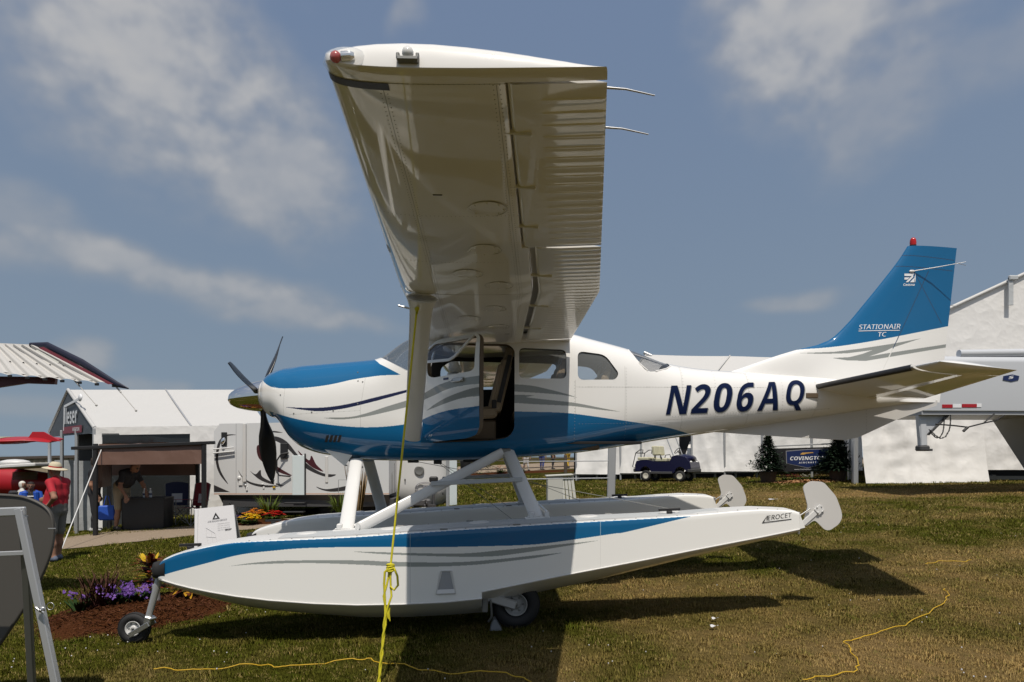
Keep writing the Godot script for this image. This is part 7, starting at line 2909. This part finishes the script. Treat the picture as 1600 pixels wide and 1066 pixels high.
	for q in [["yellow_flowers", -5.62, -8.35, .26, .2, Color(.75, .42, .01), Color(.8, .55, .03), "bright yellow flower clump in the bed by the trailer"], ["orange_flowers", -5.75, -9.1, .3, .24, Color(.6, .16, .01), Color(.65, .25, .03), "orange flower clump behind the yellow one by the trailer"], ["red_flowers", -5.2, -8.75, .27, .22, Color(.42, .008, .008), Color(.5, .03, .02), "deep red flower clump right of the yellow one by the trailer"], ["violet_flowers", -5.98, -8.6, .17, .16, Color(.05, .02, .16), Color(.09, .04, .22), "dark violet flower clump left of the yellow one by the trailer"]]:
		mb = MB.new()
		flower_clump(mb, gp(q[1], q[2], .06), q[3], q[4], 60, q[5], q[6])
		tag1(obj(q[0], mb, M["leafy"]), q[7], "flowers")
	for q in [[-5.55, -9.5, .75, "green fountain grass in front of the trailer behind the red flowers"], [-3.75, -9.4, .7, "green fountain grass beside the trailer under the front float strut"]]:
		mb = MB.new()
		for i in 160:
			var an := rng.randf() * TAU
			leaf(mb, gp(q[0] + .08 * cos(an), q[1] + .08 * sin(an), .12), V(cos(an) * .5, 1, sin(an) * .5).normalized(), rng.randf_range(.35, q[2]), .007, rng.randf_range(.05, .35), Color(.05, .09, .012), Color(.11, .15, .025))
		tag1(obj("fountain_grass", mb, M["leafy"]), q[3], "plant")
	mb = MB.new()
	for i in 120:
		var an := rng.randf() * TAU
		leaf(mb, gp(-3.25 + .1 * cos(an), -9.0 + .08 * sin(an), .05), V(cos(an) * .16, 1, sin(an) * .16).normalized(), rng.randf_range(.7, 1.5), .006, .05, Color(.16, .11, .05), Color(.30, .20, .10))
	tag1(obj("tall_dry_grass", mb, M["leafy"]), "tall straw coloured grass between the two trailers behind the front strut", "plant")
	# --- utility cabinet
	t = thing("utility_cabinet", "pale utility cabinet with leaning slats on the lawn behind the floats", "cabinet", gp(1.9, -10.7))
	mb = MB.new()
	mb.box(gp(1.78, -10.8, .38), V(.42, .74, .42), Basis.IDENTITY, .015)
	obj("box", mb, M["wood_pale"], t)
	mb = MB.new()
	mb.box(gp(1.9, -10.8, .765), V(.74, .04, .5), Basis(Vector3(0, 0, 1), .05), .01)
	obj("lid", mb, M["wood_pale"], t)
	for k in 4:
		pole("slat", gp(2.02 + .10 * k, -10.55, 0), gp(1.98 + .085 * k, -10.65, .74), .075, M["wood_pale"], t, .02)
	# --- sponsor banner, conifers, flower strip
	t = thing("banner_frame", "black banner with blue shield reading COVINGTON on a metal frame between the conifers", "banner", gp(11.0, -15.9))
	var z := -15.9
	for x: float in [9.85, 12.72]: pole("post", gp(x, z, -.02), V(x, 2.55, z), .09, M["galvanised"], t)
	pole("cross_rail", V(9.85, 2.02, z), V(12.72, 2.14, z), .05, M["galvanised"], t)
	mb = MB.new()
	mb.quad(V(9.95, 1.13, z + .05), V(12.62, 1.15, z + .05), V(12.62, 2.02, z + .05), V(9.95, 1.94, z + .05))
	mb.quad(V(9.95, 1.13, z + .03), V(12.62, 1.15, z + .03), V(12.62, 2.02, z + .03), V(9.95, 1.94, z + .03))
	var bn := obj("banner_cloth", mb, M["cloth_black"], t)
	var sh := func(g: float) -> Array: return [Vector2(10.46 - g, 1.43 - g * .6), Vector2(10.44 - g, 1.84 + g), Vector2(11.2, 1.90 + g), Vector2(11.92 + g, 1.92 + g), Vector2(11.92 + g, 1.45 - g * .6), Vector2(11.2, 1.28 - g)]
	mb = flat_poly(sh.call(.025), z + .058, .004)
	obj("shield_border", mb, M["ink_grey"], bn)
	mb = flat_poly(sh.call(0.0), z + .064, .004)
	obj("shield", mb, M["print_blue"], bn)
	mb = MB.new()
	letters(mb, "COVINGTON", V(10.56, 1.53, z + .07), V(1.26, .02, 0), V(.02, .13, 0))
	letters(mb, "A I R C R A F T", V(10.88, 1.42, z + .07), V(.62, .01, 0), V(0, .055, 0))
	letters(mb, "www.covingtonaircraft.com", V(10.72, 1.185, z + .06), V(.98, .012, 0), V(0, .045, 0), false)
	obj("banner_lettering", mb, M["print_white"], bn)
	mb = flat_poly([Vector2(10.92, 1.735), Vector2(11.0, 1.80), Vector2(11.38, 1.815), Vector2(11.40, 1.79), Vector2(11.15, 1.765), Vector2(11.05, 1.73)], z + .069, .004)
	obj("gold_emblem", mb, M["print_gold"], bn)
	for q in [[9.68, -15.6, "left"], [12.05, -15.4, "right"]]:
		t = thing("potted_conifer", "small dark conifer in a brown tub at the %s end of the banner" % q[2], "conifer", gp(q[0], q[1]), "potted conifers by the banner")
		var p: Vector3 = t.position
		mb = MB.new()
		mb.lathe([Vector2(0, 0), Vector2(.22, 0), Vector2(.30, .38), Vector2(.27, .38), Vector2(.25, .33), Vector2(0, .33)], p, Vector3.UP, 16)
		obj("tub", mb, M["pot_brown"], t)
		mb = MB.new()
		mb.tube([p + V(0, .3, 0), p + V(0, 1.55, 0)], [.04, .012], 8)
		obj("trunk", mb, M["wood_dark"], t)
		mb = MB.new()
		for i in 950:
			var h := pow(rng.randf(), 1.25)
			var an := rng.randf() * TAU
			var reach := (.72 if q[2] == "left" else .85) * (1.0 - h) * rng.randf_range(.55, 1.15) + .05
			var o := p + V(0, .38 + 1.2 * h, 0)
			var dd := V(cos(an), rng.randf_range(.05, .45), sin(an)).normalized()
			var cc := Color(.016, .034, .018).lerp(Color(.05, .078, .05), rng.randf())
			leaf(mb, o + dd * reach * .15, dd, reach * .85, .03, reach * .2, cc)
			for k2 in 3:
				var d2 := (dd + V(rng.randf_range(-1, 1), rng.randf_range(-.4, .5), rng.randf_range(-1, 1))).normalized()
				leaf(mb, o + dd * reach * rng.randf_range(.3, .95), d2, .13, .022, .02, cc)
		obj("foliage", mb, M["leafy"], t)
	mb = MB.new()
	mound(mb, 11.0, -15.5, 1.45, .42, .07)
	struct("flower_strip", mb, M["mulch"])
	mb = MB.new()
	chips(mb, 11.0, -15.35, 1.4, .42, .08, 900, Color(.32, .16, .07), Color(.5, .30, .16), .04)
	tag1(obj("orange_wood_chips", mb, M["bark_chip"]), "orange wood chips along the flower strip below the banner", "mulch", "", "stuff")
	for q in [[10.45, Color(.34, .01, .03), "red flowers at the left of the strip below the banner"], [11.1, Color(.6, .58, .5), "white flowers in the middle of the strip below the banner"], [11.65, Color(.34, .015, .05), "red flowers at the right of the strip below the banner"]]:
		mb = MB.new()
		for k in 3: flower_clump(mb, gp(q[0] - .22 + .22 * k, -15.5, .08), .17, .2, 22, q[1], (q[1] as Color).lightened(.12))
		tag1(obj("strip_flowers", mb, M["leafy"]), q[2], "flowers")
	# --- far bin and shrub
	t = thing("litter_bin", "black litter bin in the red bark bed by the fence", "bin", gp(-1.2, -26.5))
	mb = MB.new()
	mb.lathe([Vector2(0, 0), Vector2(.24, 0), Vector2(.28, .85), Vector2(.30, .9), Vector2(0, .95)], t.position, Vector3.UP, 14)
	obj("drum", mb, M["black"], t)
	for q in [[-2.2, -30.2, .5, "round green shrub in the bark bed beyond the fence, left of the bin"], [-.4, -30.6, .65, "round green shrub in the bark bed beyond the fence, right of the bin"]]:
		mb = MB.new()
		for i in 420:
			var dd := V(rng.randf_range(-1, 1), rng.randf_range(-.2, 1), rng.randf_range(-1, 1)).normalized()
			leaf(mb, gp(q[0], q[1], .25) + dd * q[2] * rng.randf_range(.5, 1.0), (dd + V(rng.randf_range(-.6, .6), .2, rng.randf_range(-.6, .6))).normalized(), .14, .04, .03, Color(.03, .06, .012).lerp(Color(.09, .12, .03), rng.randf()))
		tag1(obj("shrub", mb, M["leafy"]), q[3], "shrub")
	for k in 3:
		mb = MB.new()
		flower_clump(mb, gp([-3.2, .6, 1.7][k], -29.9, .1), .35, .4, 30, Color(.4, .08, .02), Color(.5, .2, .05))
		tag1(obj("bed_flowers", mb, M["leafy"]), ["orange red flowers in the far bark bed, left of the bin", "orange red flowers in the far bark bed, right of the bin", "orange red flowers at the right end of the far bark bed"][k], "flowers", "flowers in the far bed")
	# --- rope, cords, litter, chock
	var top := V(-.57, 2.81, 2.46)
	var gnd := V(-.83, gy(-.83, 2.72), 2.72)
	var kn := top.lerp(gnd, .70)
	t = thing("tie_down_rope", "yellow tie-down rope with a bow knot running from the wing strut to the ground", "rope", gnd)
	mb = MB.new()
	mb.tube([top, top.lerp(gnd, .35), kn], .0085, 8)
	obj("upper_line", mb, M["rope_yellow"], t)
	mb = MB.new()
	for s: float in [-1.0, 1.0]:
		var pts := []
		for i in 13:
			var f := i / 12.0
			pts.append(kn.lerp(gnd, f * .98) + V(.022 * s * sin(PI * minf(1.0, f * 2.2)) * (1.0 if f < .45 else 0.0) + .008 * s * cos(f * 25.0), 0, .008 * s * sin(f * 25.0)))
		mb.tube(pts, .0082, 8)
	obj("doubled_line", mb, M["rope_yellow"], t)
	mb = MB.new()
	for k in 4:
		var pts := []
		for i in 13: pts.append(kn + V(.024 * cos(TAU * i / 12), -.012 * k + .02 + .008 * sin(TAU * i / 12 + k), .024 * sin(TAU * i / 12)))
		mb.tube(pts, .010, 7)
	mb.tube([kn, kn + V(.03, .0, .02), kn + V(.055, -.06, .02), kn + V(.06, -.13, .02), kn + V(.03, -.165, .02), kn + V(.0, -.14, .015)], .009, 8)
	mb.tube([kn + V(-.01, 0, .02), kn + V(-.04, -.03, .02), kn + V(-.045, -.12, .02), kn + V(-.035, -.30, .02), kn + V(-.01, -.38, .02)], .009, 8)
	mb.tube([kn + V(-.01, -.30, .01), kn + V(-.015, -.34, .02), kn + V(.0, -.40, .022)], [.012, .014, .004], 7)
	obj("bow_knot", mb, M["rope_yellow"], t)
	mb = MB.new()
	mb.tube([top + V(-.01, .02, 0), top + V(.012, -.01, .012), top + V(.0, -.05, .01), top + V(-.012, -.01, -.01), top + V(.0, .03, 0)], .010, 7)
	obj("hitch_knot", mb, M["rope_yellow"], t)
	for q in [[[-2.75, 2.16, -2.61, 2.18, -2.27, 2.21, -1.92, 2.16, -1.76, 2.25, -1.54, 2.24, -1.09, 2.15, -.94, 2.22, -.63, 2.41, -.37, 2.58, .12, 2.69, .3, 2.85], "yellow cord lying in the grass across the foreground under the near float"], [[2.2, 3.12, 2.37, 3.07, 2.61, 2.99, 2.73, 2.88, 2.87, 2.5, 2.93, 2.32, 3.15, 2.21, 3.56, 1.98, 3.97, 1.7, 4.4, 1.33, 4.7, 1.0, 4.84, .73], "yellow cord snaking through the dry grass at the lower right"], [[5.5, -.60, 5.61, -.66, 5.81, -.72, 6.02, -.70, 6.2, -.74], "short piece of yellow cord beyond the tail shadow"]]:
		mb = MB.new()
		var pts := []
		var sp := spline(v2(q[0]), 7)
		for i in sp.size(): pts.append(gp(sp[i].x + .008 * sin(i * 1.9), sp[i].y + .02 * sin(i * .9), .018 + .022 * (nz.get_noise_2d(sp[i].x * 9, sp[i].y * 9) + .35)))
		mb.tube(pts, .0043, 7)
		tag1(obj("ground_rope", mb, M["cord_yellow"]), q[1], "rope", "yellow cords in the grass")
	for q in [[2.03, 1.73, .035, "crumpled white paper scrap on the dry grass, the nearer of two"], [2.12, 1.48, .03, "crumpled white paper scrap on the dry grass, the farther of two"], [7.2, -9.3, .11, "white paper lying on the lawn between the water rudders"]]:
		mb = MB.new()
		var rows := []
		for i in 5:
			var r := PackedVector3Array()
			for k in 5: r.append(gp(q[0] + (i / 2.0 - 1.0) * q[2], q[1] + (k / 2.0 - 1.0) * q[2] * .6, .038 + .008 * sin(i * 1.3 + k * 0.9)))
			rows.append(r)
		mb.grid(rows)
		tag1(obj("paper_scrap", mb, M["sign_white"]), q[3], "litter")
	mb = MB.new()
	mb.plate(PackedVector2Array([Vector2(-.055, 0), Vector2(.065, 0), Vector2(.035, .05), Vector2(.0, .11), Vector2(-.02, .10)]), .14, Transform3D(Basis.IDENTITY, gp(.055, 1.36)))
	tag1(obj("wheel_chock", mb, M["chock_grey"]), "grey wheel chock in front of the main wheel of the near float", "wheel chock")
	# --- grey board on an aluminium stand, lower left
	t = thing("display_board", "back of a rounded grey display board on an aluminium stand at the lower left", "display board", gp(-3.0, 3.3))
	var sp2 := spline(v2([-3.98, 1.30, -3.68, 1.39, -3.376, 1.390, -3.204, 1.365, -3.06, 1.28, -3.018, 1.14, -3.035, .95, -3.13, .70, -3.26, .47, -3.40, .26, -3.68, -.06, -3.98, -.12]), 6)
	mb = MB.new()
	mb.plate(sp2, .012, Transform3D(Basis(V(1, 0, 0), V(0, .99, -.10), V(0, .10, .99)), V(0, 0, 3.12)))
	bd = obj("panel", mb, M["board_grey"], t)
	mb = MB.new()
	var rows2 := []
	for i in sp2.size():
		var p := V(sp2[i].x, sp2[i].y * .99, 3.12 - sp2[i].y * .10)
		var inw := (Vector2(-3.5, .7) - sp2[i]).normalized() * .012
		rows2.append(PackedVector3Array([p + V(0, 0, .006), p + V(inw.x * -.2, inw.y * -.2, .012), p + V(inw.x * .4, inw.y * .4, .02), p + V(inw.x, inw.y, .02)]))
	mb.grid(rows2)
	obj("rolled_edge", mb, M["board_grey"], bd)
	pole("top_bar", V(-3.7, 1.265, 3.50), V(-2.87, 1.298, 3.53), .055, M["galvanised"], t, .03)
	mb = MB.new()
	mb.bar(V(-2.905, 1.315, 3.55), V(-2.585, -.14, 3.58), .040, .012, V(0, 0, 1), .003)
	mb.bar(V(-2.885, 1.305, 3.535), V(-2.570, -.14, 3.565), .012, .040, V(0, 0, 1), .003)
	obj("leg", mb, M["galvanised"], t)
	pole("leg", V(-2.91, 1.27, 3.49), V(-3.17, -.12, 3.0), .05, M["dull_metal"], t, .03)
	pole("side_bar", V(-3.6, 1.0, 3.42), V(-2.95, 1.025, 3.42), .03, M["galvanised"], t, .02)
	mb = MB.new()
	mb.lathe([Vector2(.0, .03), Vector2(.008, .03), Vector2(.012, .0), Vector2(.02, 0)], V(-2.735, .70, 3.585), V(.3, 0, 1), 10)
	mb.tube([V(-2.76, .715, 3.60), V(-2.735, .70, 3.61), V(-2.715, .685, 3.60)], [.009, .006, .009], 6)
	var ring := []
	for i in 15: ring.append(V(-2.70 + .022 * cos(TAU * i / 14 + .8), .715 + .022 * sin(TAU * i / 14 + .8), 3.56))
	mb.tube(ring, .0025, 5)
	obj("wing_nut", mb, M["steel"], t)
	mb = MB.new()
	mb.box(V(-2.98, 1.145, 3.10), V(.05, .008, .008))
	obj("rivet_pin", mb, M["steel"], bd)
